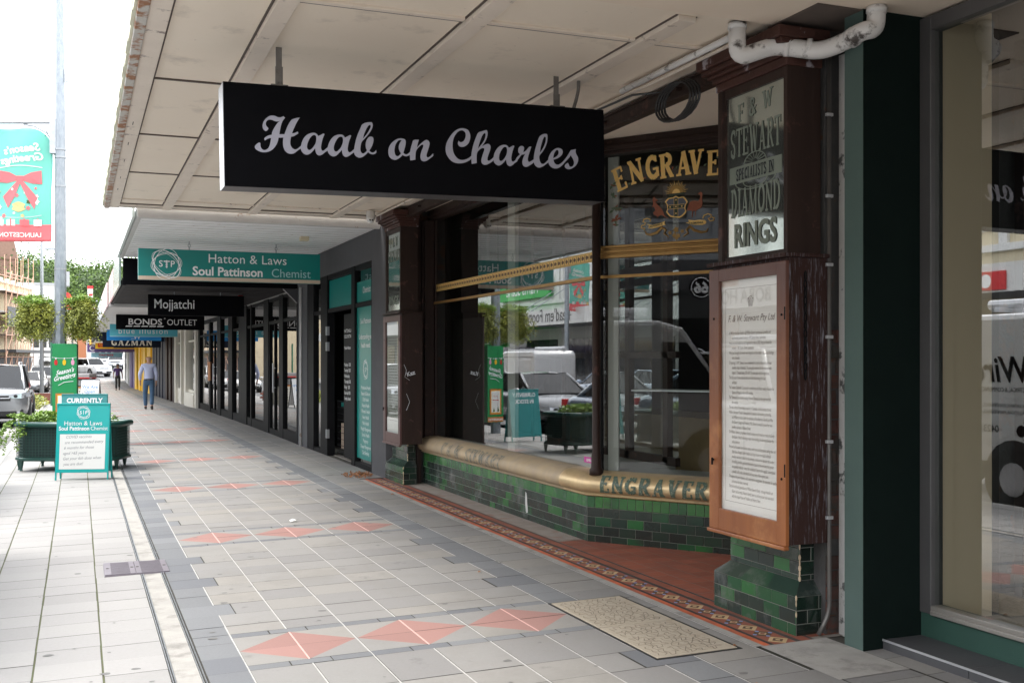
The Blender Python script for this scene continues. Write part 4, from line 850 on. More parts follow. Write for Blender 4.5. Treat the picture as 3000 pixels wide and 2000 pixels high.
NOTICE = ["In 1880 the brothers Frederic and William Stewart commenced a jewellery and", "    watchmaking business located at 149 Charles Street, Launceston.", "It was soon well established and progressed so that, in 1902, they purchased this",
 "    property - 100 Charles Street, Launceston.", "With great foresight the interior was designed and decorated to display to advantage", "    items of quality.", "On opening, F. & W. Stewart's was considered for its size to be one of the finest",
 "    jewellery shops in Australia. The plate glass windows for the time were the", "    largest in Tasmania being 12ft x 8ft. The plate glass with its original cut...", "The City coat of arms on the far left and of the Motto being 'For God", "    and State'.",
 "The 'London Goldsmiths' Corporation' coat of arms, the Motto reading 'Industry the", "    Queen of Virtues' on the middle window.", "The 'Tasmanian' coat of arms reading 'Advance Tasmania' on the right hand side", "    the window.",
 "This was a time of tremendous prosperity in Tasmania, and the business thrived.", "Within a few years Frederic relinquished his interest in the business partnership,", "    and William carried on with the assistance of his eldest son, Harold, and Miss", "    Eva Stewart (daughter of Frederic). Miss Stewart eventually opened her own",
 "    jewellery business in Brisbane Street.", "On William's demise a proprietary limited company was formed as a result of a family", "    distribution, Harold inheriting a major share-holding. He ultimately became the", "    sole proprietor.",
 "Fortune has fluctuated over the last century, with wars and depressions taking their toll.", "    Styles have changed, both in fashion and ring. At one time much individual", "    jewellery was hand-crafted on the premises, in the last five decades the number", "    of working jewellers, gold and silversmiths stayed at the work-benches upstairs",
 "    was gradually reduced - hence the manufacture became the supplier, nevertheless", "    a jeweller still works at the bench and uses many of the original tools.", "Throughout the years however, with conservative management, the reputation for quality", "    and service has been preserved.",
 "The third and fourth generations of William Stewart's family - through Harold's son", "    Robert and currently, Robert's family, have run and are proud to be associated", "    with this unique House of Tradition and Historic Note . . ."]
def cabinet(o, Y, big, front, side, glassm):
    """wall cabinet: Y = camera-side end; front face at X 3.58"""
    X = 3.58; a, b = Y, Y+.775; z0, z1 = .585, 2.165
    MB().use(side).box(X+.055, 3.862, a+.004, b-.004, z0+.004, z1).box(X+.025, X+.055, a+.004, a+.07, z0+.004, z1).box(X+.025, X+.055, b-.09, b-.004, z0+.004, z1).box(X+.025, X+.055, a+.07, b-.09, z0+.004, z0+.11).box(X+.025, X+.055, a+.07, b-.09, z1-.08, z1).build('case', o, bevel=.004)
    mb = MB().use(side); mb.box(X-.012, 3.866, a-.012, b+.012, z1, z1+.022); mb.build('top_board', o, bevel=.003)
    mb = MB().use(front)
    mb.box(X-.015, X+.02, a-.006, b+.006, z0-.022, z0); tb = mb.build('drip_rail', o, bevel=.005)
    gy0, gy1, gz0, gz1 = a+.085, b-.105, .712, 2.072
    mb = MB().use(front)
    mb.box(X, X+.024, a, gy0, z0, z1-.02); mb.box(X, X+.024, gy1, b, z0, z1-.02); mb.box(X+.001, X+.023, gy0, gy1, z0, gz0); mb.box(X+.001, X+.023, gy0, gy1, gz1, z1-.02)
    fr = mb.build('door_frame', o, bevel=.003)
    mb = MB().use(M_blackm)
    for z in (gz0+.25, gz1-.25):
        mb.box(X-.002, X+.002, a+.003, a+.012, z, z+.07)
    mb.tube([(X-.002, gy1+.05, 1.0), (X-.016, gy1+.05, 1.0)], .006, 8); mb.tube([(X-.014, gy1+.05, 1.012), (X-.014, gy1+.05, .97)], .006, 8)
    for q in ((gy0-.05, 1.85), (gy0-.05, .95), (gy1+.05, 1.85)): mb.tube([(X-.004, q[0], q[1]), (X+.001, q[0], q[1])], .007, 8)
    mb.build('latch', o)
    MB().use(M_paper).box(X+.03, X+.036, gy0-.02, gy1+.02, gz0-.02, gz1+.02).build('notice', o)
    MB().use(glassm).quad((X+.012, gy1, gz0), (X+.012, gy0, gz0), (X+.012, gy0, gz1), (X+.012, gy1, gz1)).build('pane', o)
    nt = [q for q in KIDS(o) if q.name.startswith('notice')][-1]
    mb = MB().use(M_ink); U, W = (0, -1, 0), (0, 0, 1); XX = X+.03; yl = gy1-.07
    if big:
        mb.text('F. & W. Stewart Pty Ltd', (XX, (gy0+gy1)/2, gz1-.245), U, W, .056, shear=.35, sx=.86)
        z = gz1-.32
        for ln in NOTICE:
            mb.text(ln.strip(), (XX, yl-(.03 if ln[0] == ' ' else 0), z), U, W, .0262, align='LEFT', shear=.3, sx=.50); z -= .0292 if ln[0] == ' ' else .0292
        c = (gy0+gy1)/2
        for k in range(5): mb.tube([(XX-.001, c+(k-2)*.008, gz1-.16), (XX-.001, c+(k-2)*.014, gz1-.11)], .0018, 5)
        mb.tube([(XX-.001, c+.025*math.cos(R(q)), gz1-.13+.03*math.sin(R(q))) for q in range(20, 170, 15)], .0018, 5)
        for y0, y1, zz0, zz1 in ((gy0+.02, gy1-.03, gz0+.05, gz0+.052), (gy0+.02, gy1-.03, gz1-.05, gz1-.048)): mb.box(XX-.0006, XX-.0001, y0, y1, zz0, zz1)
        mb.box(XX-.0006, XX-.0001, gy1-.032, gy1-.03, gz0+.05, gz1-.05)
    else:
        for k in range(30): mb.box(XX-.0006, XX-.0001, gy0+.05+random.uniform(0, .12), gy1-.05, gz1-.2-k*.035, gz1-.194-k*.035)
    mb.build('handwritten_text' if big else 'text_lines', nt)
t = thing('notice_cabinet', 'tall varnished timber cabinet with a handwritten shop history behind its glass', 'cabinet', (3.7, 5.4, .6))
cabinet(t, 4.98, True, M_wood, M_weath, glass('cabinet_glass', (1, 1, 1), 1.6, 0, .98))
mb = MB().use(M_blackm)    # chain hanging on the side board
for k in range(13):
    z = 2.06-k*.045; pts = []
    for q in range(9):
        a = R(q*45); pts.append((3.70+(.009*math.cos(a) if k % 2 else 0), 4.966+(0 if k % 2 else .009*math.cos(a)), z+.028*math.sin(a)))
    mb.tube(pts, .0038, 5, cap=False)
mb.build('chain', t)
t2 = thing('notice_cabinet', 'dark brown notice cabinet on the far pier, beside the grey wall', 'cabinet', (3.7, 13.0, .6))
cabinet(t2, 12.66, False, mat('plum_brown_frame', (.10, .04, .035), (.06, .025, .022), .4, scale=5), M_brown, M_glasst)
mb = MB().use(M_alu); mb.text('Kaz', (3.72, 12.655, 1.42), (1, 0, .3), (-.3, 0, 1), .07, bold=.002)
mb.tube([(3.63, 12.656, 1.55), (3.66, 12.656, 1.48), (3.64, 12.656, 1.40), (3.70, 12.656, 1.36)], .0025, 5); mb.tube([(3.66, 12.656, 1.2), (3.70, 12.656, 1.1), (3.66, 12.656, 1.0)], .002, 5); mb.build('scratched_graffiti', t2)
def signcase(o, Y, letters, wood):
    X = 3.62; a, b = Y, Y+.70; z0, z1 = 2.19, 3.22
    MB().use(wood).box(X+.02, 3.845, a+.003, b-.003, z0, 3.42).build('case', o, bevel=.003)
    gy0, gy1, gz0, gz1 = a+.035, b-.085, 2.215, 3.165
    mb = MB().use(wood); mb.box(X, X+.02, a, gy0, z0, z1); mb.box(X, X+.02, gy1, b, z0, z1); mb.box(X, X+.02, gy0, gy1, z0, gz0); mb.box(X, X+.02, gy0, gy1, gz1, z1)
    for q in (.008, .018, .028): mb.box(X-.004, X, gy1+q, gy1+q+.005, z0, z1)
    mb.build('frame', o, bevel=.002)
    mb = MB().use(M_redpaint)
    for z, p, h in ((3.222, .012, .05), (3.272, .03, .03), (3.302, .055, .022), (3.324, .085, .03), (3.354, .11, .06)):
        mb.box(X-p, 3.85, a-p*.7, b+p*.7, z, z+h)
    mb.build('cornice', o, bevel=.006)
    gl = MB().use(M_mirror).quad((X+.012, gy1, gz0), (X+.012, gy0, gz0), (X+.012, gy0, gz1), (X+.012, gy1, gz1)).build('mirror', o)
    cyy = (gy0+gy1)/2
    mb = MB().use(M_etch); pp = lambda oz, sl=0: (lambda x, y, l: V(X+.011-l, cyy-x, oz+y+sl*x))
    if letters:
        slab(mb, 'F', pp(3.0, .2), .13, wf=.55, centre=False) if 0 else None
        slab(mb, "F & W", pp(3.02, .10), .105, wf=1.0, sp=.10, th=.0004)
        slab(mb, 'STEWART', pp(2.80, 0), .17, wf=.55, th=.0004, weight=.9)
        mb.box(X+.0095, X+.0105, gy0+.03, gy1-.03, 2.645, 2.745)
        slab(mb, 'DIAMOND', pp(2.445, .0), .17, wf=.56, th=.0004, weight=.85)
        for q in range(0, 181, 20): mb.tube([(X+.0105, cyy+.03*math.cos(R(q)), 2.745+.02*math.sin(R(q))), (X+.0105, cyy+.11*math.cos(R(q)), 2.745+.06*math.sin(R(q)))], .002, 4)
        mb.tube([(X+.0105, cyy+.11*math.cos(R(q)), 2.745+.06*math.sin(R(q))) for q in range(0, 181, 12)], .003, 4)
        mb.tube([(X+.0105, cyy+.2*math.cos(R(q)), 2.645+.05*math.sin(R(q))) for q in range(180, 361, 12)], .004, 4)
        mb.tube([(X+.0105, cyy+.12*math.cos(R(q)), 2.645+.04*math.sin(R(q))) for q in range(180, 361, 12)], .003, 4)
        mb.use(M_winb); slab(mb, 'SPECIALISTS IN', pp(2.66, 0), .068, wf=.66, th=.0022, sp=.05)
        mb.use(M_etch); mb.text('RINGS', (X+.0095, cyy, 2.27), (0, -1, 0), (0, 0, 1), .19, bold=.006, sx=.80)
    else:
        slab(mb, 'F & W', pp(3.0), .12, wf=.9, th=.0004); slab(mb, 'STEWART', pp(2.82), .14, wf=.72, th=.0004); mb.text('RINGS', (X+.0095, cyy, 2.29), (0, -1, 0), (0, 0, 1), .15, bold=.004)
    mb.build('lettering', gl)
t = thing('mirror_sign_case', 'tall dark timber case with etched mirror lettering above the near notice cabinet', 'sign case', (3.7, 5.4, 2.2)); signcase(t, 5.02, True, M_brown)
t = thing('mirror_sign_case', 'narrow timber case with clouded lettered mirror and cornice on the far pier', 'sign case', (3.7, 13.0, 2.2)); signcase(t, 12.78, False, M_brown)
# ---------------------------------------------------------------- green corner shop on the right
t = thing('green_shop', 'dark green rendered shopfront with big plate window and beige inner wall at the right edge', 'shop', (4.2, 3.5, .1))
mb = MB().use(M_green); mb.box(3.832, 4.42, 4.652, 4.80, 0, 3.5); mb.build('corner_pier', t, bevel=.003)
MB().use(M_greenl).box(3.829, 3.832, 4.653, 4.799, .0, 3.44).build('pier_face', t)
mb = MB().use(mat('green_dado', (.03, .085, .065), (.025, .07, .055), .6, scale=6, bump=.3, bscale=200)); mb.box(4.215, 4.4, -2.2, 4.651, .0, .252); mb.build('dado', t)
mb = MB().use(M_slate)
for k in range(12): y1 = 4.65-.6*k; mb.box(3.957, 4.216, y1-.597, y1-.001, .02, .126)
mb.build('step', t, bevel=.003)
mb = MB().use(M_alu); mb.box(3.953, 3.957, -2.5, 4.648, .118, .129); mb.build('step_edge', t)
mb = MB().use(M_gmetal); mb.box(4.205, 4.29, 4.57, 4.652, .252, 3.43); mb.box(4.207, 4.288, 3.35, 4.57, 3.352, 3.43); mb.box(4.205, 4.29, 3.27, 3.35, .252, 3.43); mb.box(4.207, 4.288, -2.2, 3.27, 3.352, 3.43)
mb.build('window_frame', t, bevel=.004)
mb = MB().use(M_sill); mb.box(4.203, 4.288, 3.35, 4.57, .252, .30); mb.box(4.19, 4.2028, -2.2, 4.56, .252, .275); mb.box(4.207, 4.288, -2.2, 3.27, .252, .3); mb.build('window_sill', t, bevel=.004)
for y0, y1 in ((3.35, 4.57), (-2.2, 3.27)): MB().use(M_glass).quad((4.235, y1, .30), (4.235, y0, .30), (4.235, y0, 3.352), (4.235, y1, 3.352)).build('window_pane', t)
mb = MB().use(M_bwall); mb.box(4.29, 4.66, 4.60, 4.645, .2, 3.6); mb.build('return_wall', t, bevel=.002)
mb = MB().use(M_bwall); mb.box(4.29, 4.375, 4.585, 4.60, .2, 3.6); mb.build('wall_strip', t)
mb = MB().use(M_int); mb.box(4.66, 9, 5.6, 5.75, 0, 3.6); mb.box(8.8, 9, -2.2, 5.6, 0, 3.6); mb.box(4.3, 9, -2.35, -2.2, 0, 3.6); mb.box(4.3, 9, -2.3, 5.7, 3.5, 3.6); mb.box(4.66, 4.72, 4.61, 5.6, 0, 3.6); mb.build('inner_wall', t)
box('floor', t, M_carpet, 4.3, 9, -2.2, 5.6, .18, .2)
mb = MB().use(M_brown); mb.box(5.2, 5.26, 4.9, 4.96, .2, 3.5); mb.box(6.2, 6.5, 2.0, 4.4, .2, 1.1); mb.build('inner_fitting', t)
box('upper_wall', t, M_cbuild, 3.9, 8, -6, 4.99, 3.62, 8.2)
# pipes on the pier
t = thing('drain_pipe', 'thick dirty white plastic drain pipe bending under the ceiling above the near pier', 'pipe', (3.9, 5.0, 3.35))
mb = MB().use(M_pvc)
def bend(p, n=6):
    out = []
    P_ = [Vector(q) for q in p]; out.append(P_[0])
    for i in range(1, len(P_)-1):
        a, b, c = P_[i-1], P_[i], P_[i+1]; r = .07; u = (a-b).normalized()*min(r, (a-b).length*.45); w = (c-b).normalized()*min(r, (c-b).length*.45)
        for k in range(n+1): s = k/n; out.append((b+u)*(1-s)**2+b*2*s*(1-s)+(b+w)*s*s)
    out.append(P_[-1]); return out
mb.tube(bend([(3.37, 5.13, 3.45), (3.37, 5.13, 3.26), (3.56, 5.05, 3.33), (3.74, 4.90, 3.275), (3.778, 4.74, 3.285), (3.785, 4.60, 3.31), (3.868, 4.598, 3.325), (3.872, 4.596, 3.452)]), .048, 16)
for a, b in (((3.60, 5.017, 3.318), (3.625, 4.996, 3.312)), ((3.69, 4.942, 3.299), (3.71, 4.925, 3.295)), ((3.781, 4.69, 3.291), (3.783, 4.66, 3.297)), ((3.37, 5.13, 3.42), (3.37, 5.13, 3.45)), ((3.871, 4.597, 3.41), (3.872, 4.596, 3.44))): mb.tube([a, b], .053, 16)
mb.build('pipe_run', t, smooth=True)
t = thing('conduit', 'long thin grey metal conduit running down the pier beside the weathered cabinet', 'conduit', (3.88, 4.96, 1.5))
mb = MB().use(mat('grey_conduit', (.16, .15, .14), (.11, .105, .10), .45, .4, scale=7)); mb.tube(bend([(3.872, 4.985, 3.3), (3.872, 4.985, .55), (3.875, 4.985, .2), (3.80, 4.985, .085)]), .0125, 10); mb.build('tube', t, smooth=True)
mb = MB().use(M_alu)
for z in (2.95, 2.5, 2.12, 1.72, 1.14, .72): mb.box(3.845, 3.888, 4.967, 4.985, z, z+.018)
mb.build('saddle_clip', t, bevel=.002)
t = thing('cable_coil', 'black coiled cable looped under the cream ceiling beside the drain pipe', 'cable', (3.45, 5.9, 3.3))
mb = MB().use(M_cblack)
for k in range(4): mb.tube([(3.56-.01*k, 6.05+.22*math.cos(R(q))+.02*k, 3.25+.12*math.sin(R(q))) for q in range(0, 361, 20)], .008, 6)
mb.tube([(3.55, 6.2, 3.34), (3.5, 6.6, 3.40), (3.5, 8, 3.43)], .008, 6); mb.build('coil', t)
t = thing('ceiling_conduit', 'pale conduit run along the cream awning ceiling towards the drain pipe', 'conduit', (3.4, 6, 3.42))
mb = MB().use(M_pvc); mb.tube([(3.42, 5.2, 3.42), (3.42, 6.6, 3.42)], .02, 10); mb.use(M_batten); mb.tube([(3.52, 5.3, 3.43), (3.52, 13.5, 3.43)], .013, 8); mb.build('tube', t, smooth=True)
# ---------------------------------------------------------------- awnings
t = thing('awning', 'near cream panelled awning ceiling with flaking battens above the black shop sign', 'awning', (2.0, 9.5, 3.46))
mb = MB().use(M_soffit); mb.box(.30, 3.76, 5.10, 14.0, 3.462, 3.52); mb.build('ceiling_lining', t)
mb = MB().use(mat('smooth_cream_plaster', (.90, .78, .65), (.85, .725, .60), .65, scale=1.3, dirt=(.42, .34, .28), dscale=1.2, dlo=.62, dhi=.85)); mb.box(.30, 4.4, -8, 5.06, 3.445, 3.52)
mb.build('plaster_lining', t)
mb = MB().use(M_groove); mb.box(.3, 4.2, 5.06, 5.10, 3.463, 3.50); mb.box(3.55, 4.25, 4.66, 5.10, 3.437, 3.444); mb.build('ceiling_gap', t)
XB = (1.0, 2.02, 3.06)
for x in XB:
    mb = MB().use(M_batten); mb.box(x-.055, x+.055, 5.14, 13.96, 3.430, 3.4622); mb.build('batten', t, bevel=.003)
    mb = MB().use(M_groove); mb.box(x-.069, x-.0555, 5.14, 13.96, 3.457, 3.4625); mb.box(x+.0555, x+.064, 5.14, 13.96, 3.458, 3.4625); mb.build('batten_joint', t)
for y in (5.66, 7.56, 9.47, 11.42, 13.36):
    edges = [.46]+[e for x in XB for e in (x-.055, x+.055)]+[3.72]
    for i in range(0, len(edges), 2):
        mb = MB().use(M_groove); mb.box(edges[i]+.002, edges[i+1]-.012, y-.015, y+.015, 3.454, 3.4628); mb.build('panel_joint', t)
        if y in (5.66, 13.36): MB().use(M_batten).box(edges[i]+.002, edges[i+1]-.012, y-.055, y-.0155, 3.446, 3.4627).build('cross_batten', t, bevel=.003)
mb = MB().use(M_batten); mb.box(.345, .455, -8, 14.0, 3.436, 3.4445); mb.box(.36, 3.74, 13.74, 13.995, 3.442, 3.4618); mb.build('edge_board', t, bevel=.003)
mb = MB().use(M_groove); mb.box(.455, .468, 5.1, 13.74, 3.456, 3.4622); mb.box(.46, 3.7, 13.715, 13.738, 3.452, 3.4624); mb.box(.4, 3.7, 13.86, 13.875, 3.4395, 3.4418); mb.build('edge_joint', t)
mb = MB().use(M_groove)
for y in (8.9, 9.75, 10.6, 11.6, 12.4): mb.box(.39, .396, y, y+.12, 3.4345, 3.4358)
mb.build('bolt_mark', t)
mb = MB().use(M_rust); mb.box(.285, .345, -8, 14.02, 3.425, 3.475); mb.build('rusted_trim', t, bevel=.006)
mb = MB().use(M_fascia); y = -8
while y < 14: mb.box(.262+.006*(int(y*10) % 2), .285, y, min(y+.295, 14.02), 3.45, 3.99); y += .30
mb.build('fascia', t)
MB().use(mat('awning_top', (.35, .35, .33), (.28, .28, .27), .8)).box(.29, 3.9, -8, 14, 3.53, 3.6).build('deck', t)
mb = MB().use(M_brown); mb.box(3.70, 3.755, 5.8, 13.6, 3.33, 3.445); mb.box(3.68, 3.70, 5.8, 13.6, 3.33, 3.345); mb.box(3.68, 3.70, 5.8, 13.6, 3.43, 3.445)
for y in (6.3, 6.45, 7.4, 7.9, 8.05, 9.5, 10.9, 11.0, 11.1, 12.2): mb.tube([(3.66, y, 3.39), (3.70, y, 3.39)], .014, 8)
tag(mb.build('wall_beam', t))
t = thing('fascia_camera', 'small white dome security camera fixed at the far end of the cream awning', 'security camera', (3.42, 13.3, 3.42))
mb = MB().use(M_white); mb.tube([(3.36, 13.2, 3.44), (3.36, 13.2, 3.36), (3.36, 13.2, 3.35)], [.055, .055, .045], 16); mb.sphere((3.35, 13.17, 3.34), .052, 14, 10); mb.build('housing', t, smooth=True)
mb = MB().use(M_cblack)
for dx in (-.018, .012): mb.sphere((3.35+dx, 13.125, 3.322), .011, 8, 6)
mb.build('lens', t)
# black lettered hanging sign
t = thing('hanging_sign', 'large black lightbox sign with grey script lettering, hung nearest under the awning', 'sign', (2.0, 6.43, 2.9), group='signs hung under the awnings')
tl = .0165   # slight tilt as hung
UX = V(1, 0, tl).normalized(); WZ = V(-tl, 0, 1).normalized(); O = V(.78, 6.43, 2.598)
mb = MB().use(M_boxedge); mb.obox(O, UX*2.425, V(0, .20, 0), WZ*.598); cs = mb.build('case', t, bevel=.004)
mb = MB().use(M_black); mb.obox(O+V(0, -.003, 0)+UX*.012+WZ*.012, UX*2.401, V(0, .003, 0), WZ*.574); mb.build('face', t)
mb = MB().use(M_black)
for a, b, c, d in ((0, 2.425, 0, .012), (0, 2.425, .586, .598), (0, .012, .012, .586), (2.413, 2.425, .012, .586)): mb.obox(O+V(0, -.006, 0)+UX*a+WZ*c, UX*(b-a), V(0, .006, 0), WZ*(d-c))
mb.build('face_frame', t)
mb = MB().use(M_alu); mb.obox(O+UX*-.003+V(0, .004, 0), UX*.003, V(0, .192, 0), WZ*.598); mb.build('end_plate', t)
mb = MB().use(M_frost)
for k, (outer, hole) in enumerate(SCRIPT):
    f = lambda l: smooth_loop([(a/1000, b/1000-tl*a/1000) for a, b in l], 3)
    mb.poly(V(.78, 6.4265, 2.6), UX, WZ, f(outer), f(hole) if hole else None, th=.0012+.0004*(k % 2))
mb.build('lettering', t)
for x in (1.10, 2.89):
    mb = MB().use(mat('grimy_steel', (.12, .11, .10), (.2, .19, .18), .5, .5, scale=20)); mb.box(x-.018, x+.018, 6.5, 6.506, 3.31, 3.446); mb.box(x-.022, x+.022, 6.49, 6.5, 3.19, 3.33); mb.box(x-.05, x+.05, 6.47, 6.54, 3.195+tl*(x-.78), 3.215+tl*(x-.78)); mb.box(x-.018, x+.018, 6.5, 6.53, 3.19, 3.2)
    for z in (3.24, 3.29): mb.tube([(x, 6.483, z), (x, 6.492, z)], .009, 8)
    mb.build('hanger', t, bevel=.002)
mb = MB().use(MATS['grimy_steel']); mb.tube(bend([(3.05, 6.5, 3.45), (3.05, 6.5, 3.36), (3.0, 6.5, 3.2)]), .012, 8); mb.build('power_conduit', t)
def awn(y0, y1, z, x0, m, msoff, label, fz, fm, zt=None, slats=0, endbeam=None, front=None):
    t = thing('awning', label, 'awning', ((x0+3.7)/2, (y0+y1)/2, z))
    MB().use(msoff).box(x0+.06, 3.9, y0, y1, z, z+.08).build('ceiling_lining', t)
    mb = MB().use(m); mb.box(x0, x0+.06, y0, y1, z-.02, z+.1); mb.build('edge_beam', t, bevel=.004)
    seg = fm if isinstance(fm, list) else [fm]; n = len(seg)
    for i, q in enumerate(seg):
        a = y0+(y1-y0)*i/n; b = y0+(y1-y0)*(i+1)/n
        MB().use(q).box(x0-.05, x0-.02, a+.03, b-.03, z-.02, z+fz).build('fascia_panel', t)
    if slats:
        mb = MB().use(M_groove); y = y0+.3
        while y < y1: mb.box(x0+.1, 3.7, y, y+.03, z-.003, z); y += slats
        mb.build('board_joints', t)
    if front:
        fmx, zz0, zz1 = front; MB().use(fmx).box(x0+.01, 3.74, y0-.02, y0+.06, zz0, zz1).build('front_beam', t, bevel=.004)
    return t
t = awn(14.06, 19.88, 3.37, .66, M_lbeam, M_lsoff, 'white boarded awning ceiling over the chemist\u2019s front', .42, mat('white_green_fascia', (.72, .78, .76), (.6, .70, .66), .3, scale=.9), front=(M_lbeam, 3.335, 3.46))
mb = MB().use(M_lbeam); y = 14.35
while y < 19.8: mb.box(.75, 3.72, y, y+.008, 3.366, 3.37); y += .28
mb.build('board_joints', t)
mb = MB().use(mat('cream_plastic', (.6, .52, .36), (.55, .48, .33), .5)); mb.box(2.95, 3.07, 15.6, 15.72, 3.31, 3.369); mb.build('junction_box', t, bevel=.004)
t = awn(19.92, 27.0, 2.91, .70, M_blackm, mat('black_boards', (.022, .022, .025), (.017, .017, .019), .6, scale=3, spec=.05), 'black slatted awning ceiling behind the teal chemist sign', .55, [mat('mirror_fascia', (.35, .42, .40), (.2, .28, .24), .15, .4, scale=1.2), mat('red_fascia', (.62, .12, .12), (.5, .5, .52), .4, scale=.8)], slats=.5, front=(M_black, 2.90, 3.36))
mb = MB().use(M_boxedge); mb.add([(3.45, 19.9, 2.89), (3.72, 19.9, 2.89), (3.72, 19.9, 2.62), (3.45, 20.0, 2.89), (3.72, 20.0, 2.89), (3.72, 20.0, 2.62)], [(0, 2, 1), (3, 4, 5), (0, 1, 4, 3), (1, 2, 5, 4), (2, 0, 3, 5)]); mb.build('bracket', t)
t = thing('alarm_dome', 'round red alarm light under the black slatted awning', 'alarm light', (2.6, 23, 2.8)); mb = MB().use(M_red); mb.sphere((3.05, 22.6, 2.80), (.07, .07, .09), 12, 8); mb.tube([(3.05, 22.6, 2.86), (3.05, 22.6, 2.91)], .05, 10); mb.build('dome', t, smooth=True)
awn(27.05, 52, 2.86, .66, M_lbeam, mat('pale_grey_soffit', (.62, .61, .60), (.56, .55, .54), .5, scale=2), 'long pale grey awning ceiling over the middle shops', .55, [mat('billboard_pale', (.6, .62, .66), (.7, .45, .42), .4, scale=.7), mat('billboard_blue', (.2, .32, .42), (.6, .62, .64), .3, scale=.8), mat('billboard_white', (.72, .74, .73), (.6, .64, .62), .4), mat('billboard_sea', (.45, .62, .58), (.6, .68, .64), .4)], front=(M_lbeam, 2.84, 2.95))
awn(52.1, 66, 2.62, .72, M_navy, M_wbuild, 'low awning with a navy front beam beyond the grey one', .5, M_navy, front=(M_navy, 2.45, 2.85))
awn(66.1, 80, 2.65, .75, M_yellow, M_ivory, 'low yellow-edged awning over the yellow shop', .4, M_yellow, front=(M_yellow, 2.62, 2.78))
awn(80.1, 100, 2.4, .8, M_purple, M_ivory, 'farthest awning with a deep purple edge', .45, M_purple, front=(M_purple, 2.2, 2.6))
# ---------------------------------------------------------------- hanging signs
def hsign(label, Y, x0, x1, z0, z1, m, words, back=M_black, chain=.1, edge=None, ztop=None):
    t = thing('hanging_sign', label, 'sign', ((x0+x1)/2, Y, z0), group='signs hung under the awnings')
    MB().use(m).box(x0, x1, Y, Y+.10, z0, z1).build('panel', t, bevel=.004)
    if edge: mb = MB().use(edge[0]); mb.box(x0+.001, x1-.001, Y-.003, Y-.0005, z0+.001, z0+edge[1]); mb.build('bottom_strip', t)
    mb = MB()
    for w in words:
        body, cx, cz, sz, mm, kw = w; mb.use(mm); mb.text(body, (cx, Y-.001, cz), (1, 0, 0), (0, 0, 1), sz, th=.004, **kw)
    if words: mb.build('lettering', t)
    mb = MB().use(M_steel); zt = ztop or z1+chain
    for x in (x0+.27*(x1-x0), x0+.75*(x1-x0)):
        for k in range(3):
            z = z1+(zt-z1)*(k+.5)/3; r = (zt-z1)/6*1.2; mb.tube([(x+.6*r*math.cos(R(q))*(k % 2), Y+.05+.6*r*math.cos(R(q))*(1-k % 2), z+r*math.sin(R(q))) for q in range(0, 361, 45)], .006, 5, cap=False)
    mb.build('chain', t); return t
t = hsign('teal chemist sign with atom-like ring logo, second hanging sign from the camera', 16.82, .81, 3.48, 2.78, 3.236, M_teal, [('Hatton & Laws', 2.38, 3.055, .19, M_wht, dict(sp=1.02)), ('Soul Pattinson', 2.09, 2.865, .183, M_wht, dict(bold=.0045, sx=.98)), ('Chemist', 3.03, 2.865, .183, M_paleteal, dict(sx=.97))], edge=(M_beige, .055), ztop=3.37)
def rings(mb, o, U, W, s, th=.006):
    o, U, W = Vector(o), Vector(U), Vector(W); N = U.cross(W)
    for i, (rx, ry, rot, w) in enumerate(((.23, .16, -50, .012), (.20, .17, 20, .009), (.245, .13, -40, .005), (.22, .15, 10, .006), (.17, .23, -12, .008))):
        pts = [((rx*math.cos(R(q))*math.cos(R(rot))-ry*math.sin(R(q))*math.sin(R(rot)))*s, (rx*math.cos(R(q))*math.sin(R(rot))+ry*math.sin(R(q))*math.cos(R(rot)))*s) for q in range(0, 361, 12)]
        for a, b in zip(pts, pts[1:]):
            d = Vector((b[0]-a[0], b[1]-a[1])).normalized(); p = Vector((-d.y, d.x))*w*s*.5; l = th+.0005*i
            mb.quad(*[o+U*q[0]+W*q[1]+N*l for q in ((a[0]-p.x, a[1]-p.y), (b[0]-p.x, b[1]-p.y), (b[0]+p.x, b[1]+p.y), (a[0]+p.x, a[1]+p.y))])
mb = MB().use(M_wht); rings(mb, (1.205, 16.82, 3.012), (1, 0, 0), (0, 0, 1), 1.0)
mb.text('S', (1.125, 16.818, 2.975), (1, 0, 0), (0, 0, 1), .13, th=.004, bold=.001); mb.text('P', (1.29, 16.818, 2.975), (1, 0, 0), (0, 0, 1), .13, th=.004, bold=.001)
mb.tube([(1.207, 16.812, 2.955), (1.207, 16.812, 3.07)], .007, 6); mb.box(1.165, 1.25, 16.81, 16.814, 3.045, 3.062)
for z in (2.975, 3.0, 3.025): mb.tube([(1.207+.016*math.cos(R(q)), 16.811, z+.008*math.sin(R(q))) for q in range(0, 361, 60)], .003, 5)
mb.build('logo', t)
t = hsign('black sign with one rounded white word at its left, just behind the teal sign', 21.7, 1.22, 3.0, 2.45, 2.845, M_black, [('Mojjatchi', 1.32, 2.585, .25, M_wht, dict(align='LEFT', sx=.82, bold=.002))], ztop=2.91)
t = hsign('black sign with a bold underlined white word followed by a thin one', 31.9, .96, 3.31, 2.45, 2.86, M_black, [('BONDS', 1.72, 2.585, .235, M_wht, dict(bold=.0035, sx=1.14)), ('OUTLET', 2.70, 2.58, .235, M_wht, dict(sx=.93))], ztop=2.88)
mb = MB().use(M_wht)
for k in range(5): x = 1.2+.207*k; mb.add([(x, 31.897, 2.525), (x+.17, 31.897, 2.525), (x+.19, 31.897, 2.555), (x+.02, 31.897, 2.555)], [(0, 1, 2, 3)])
mb.text('\u00ae', (2.24, 31.897, 2.74), (1, 0, 0), (0, 0, 1), .06); mb.build('underline', t)
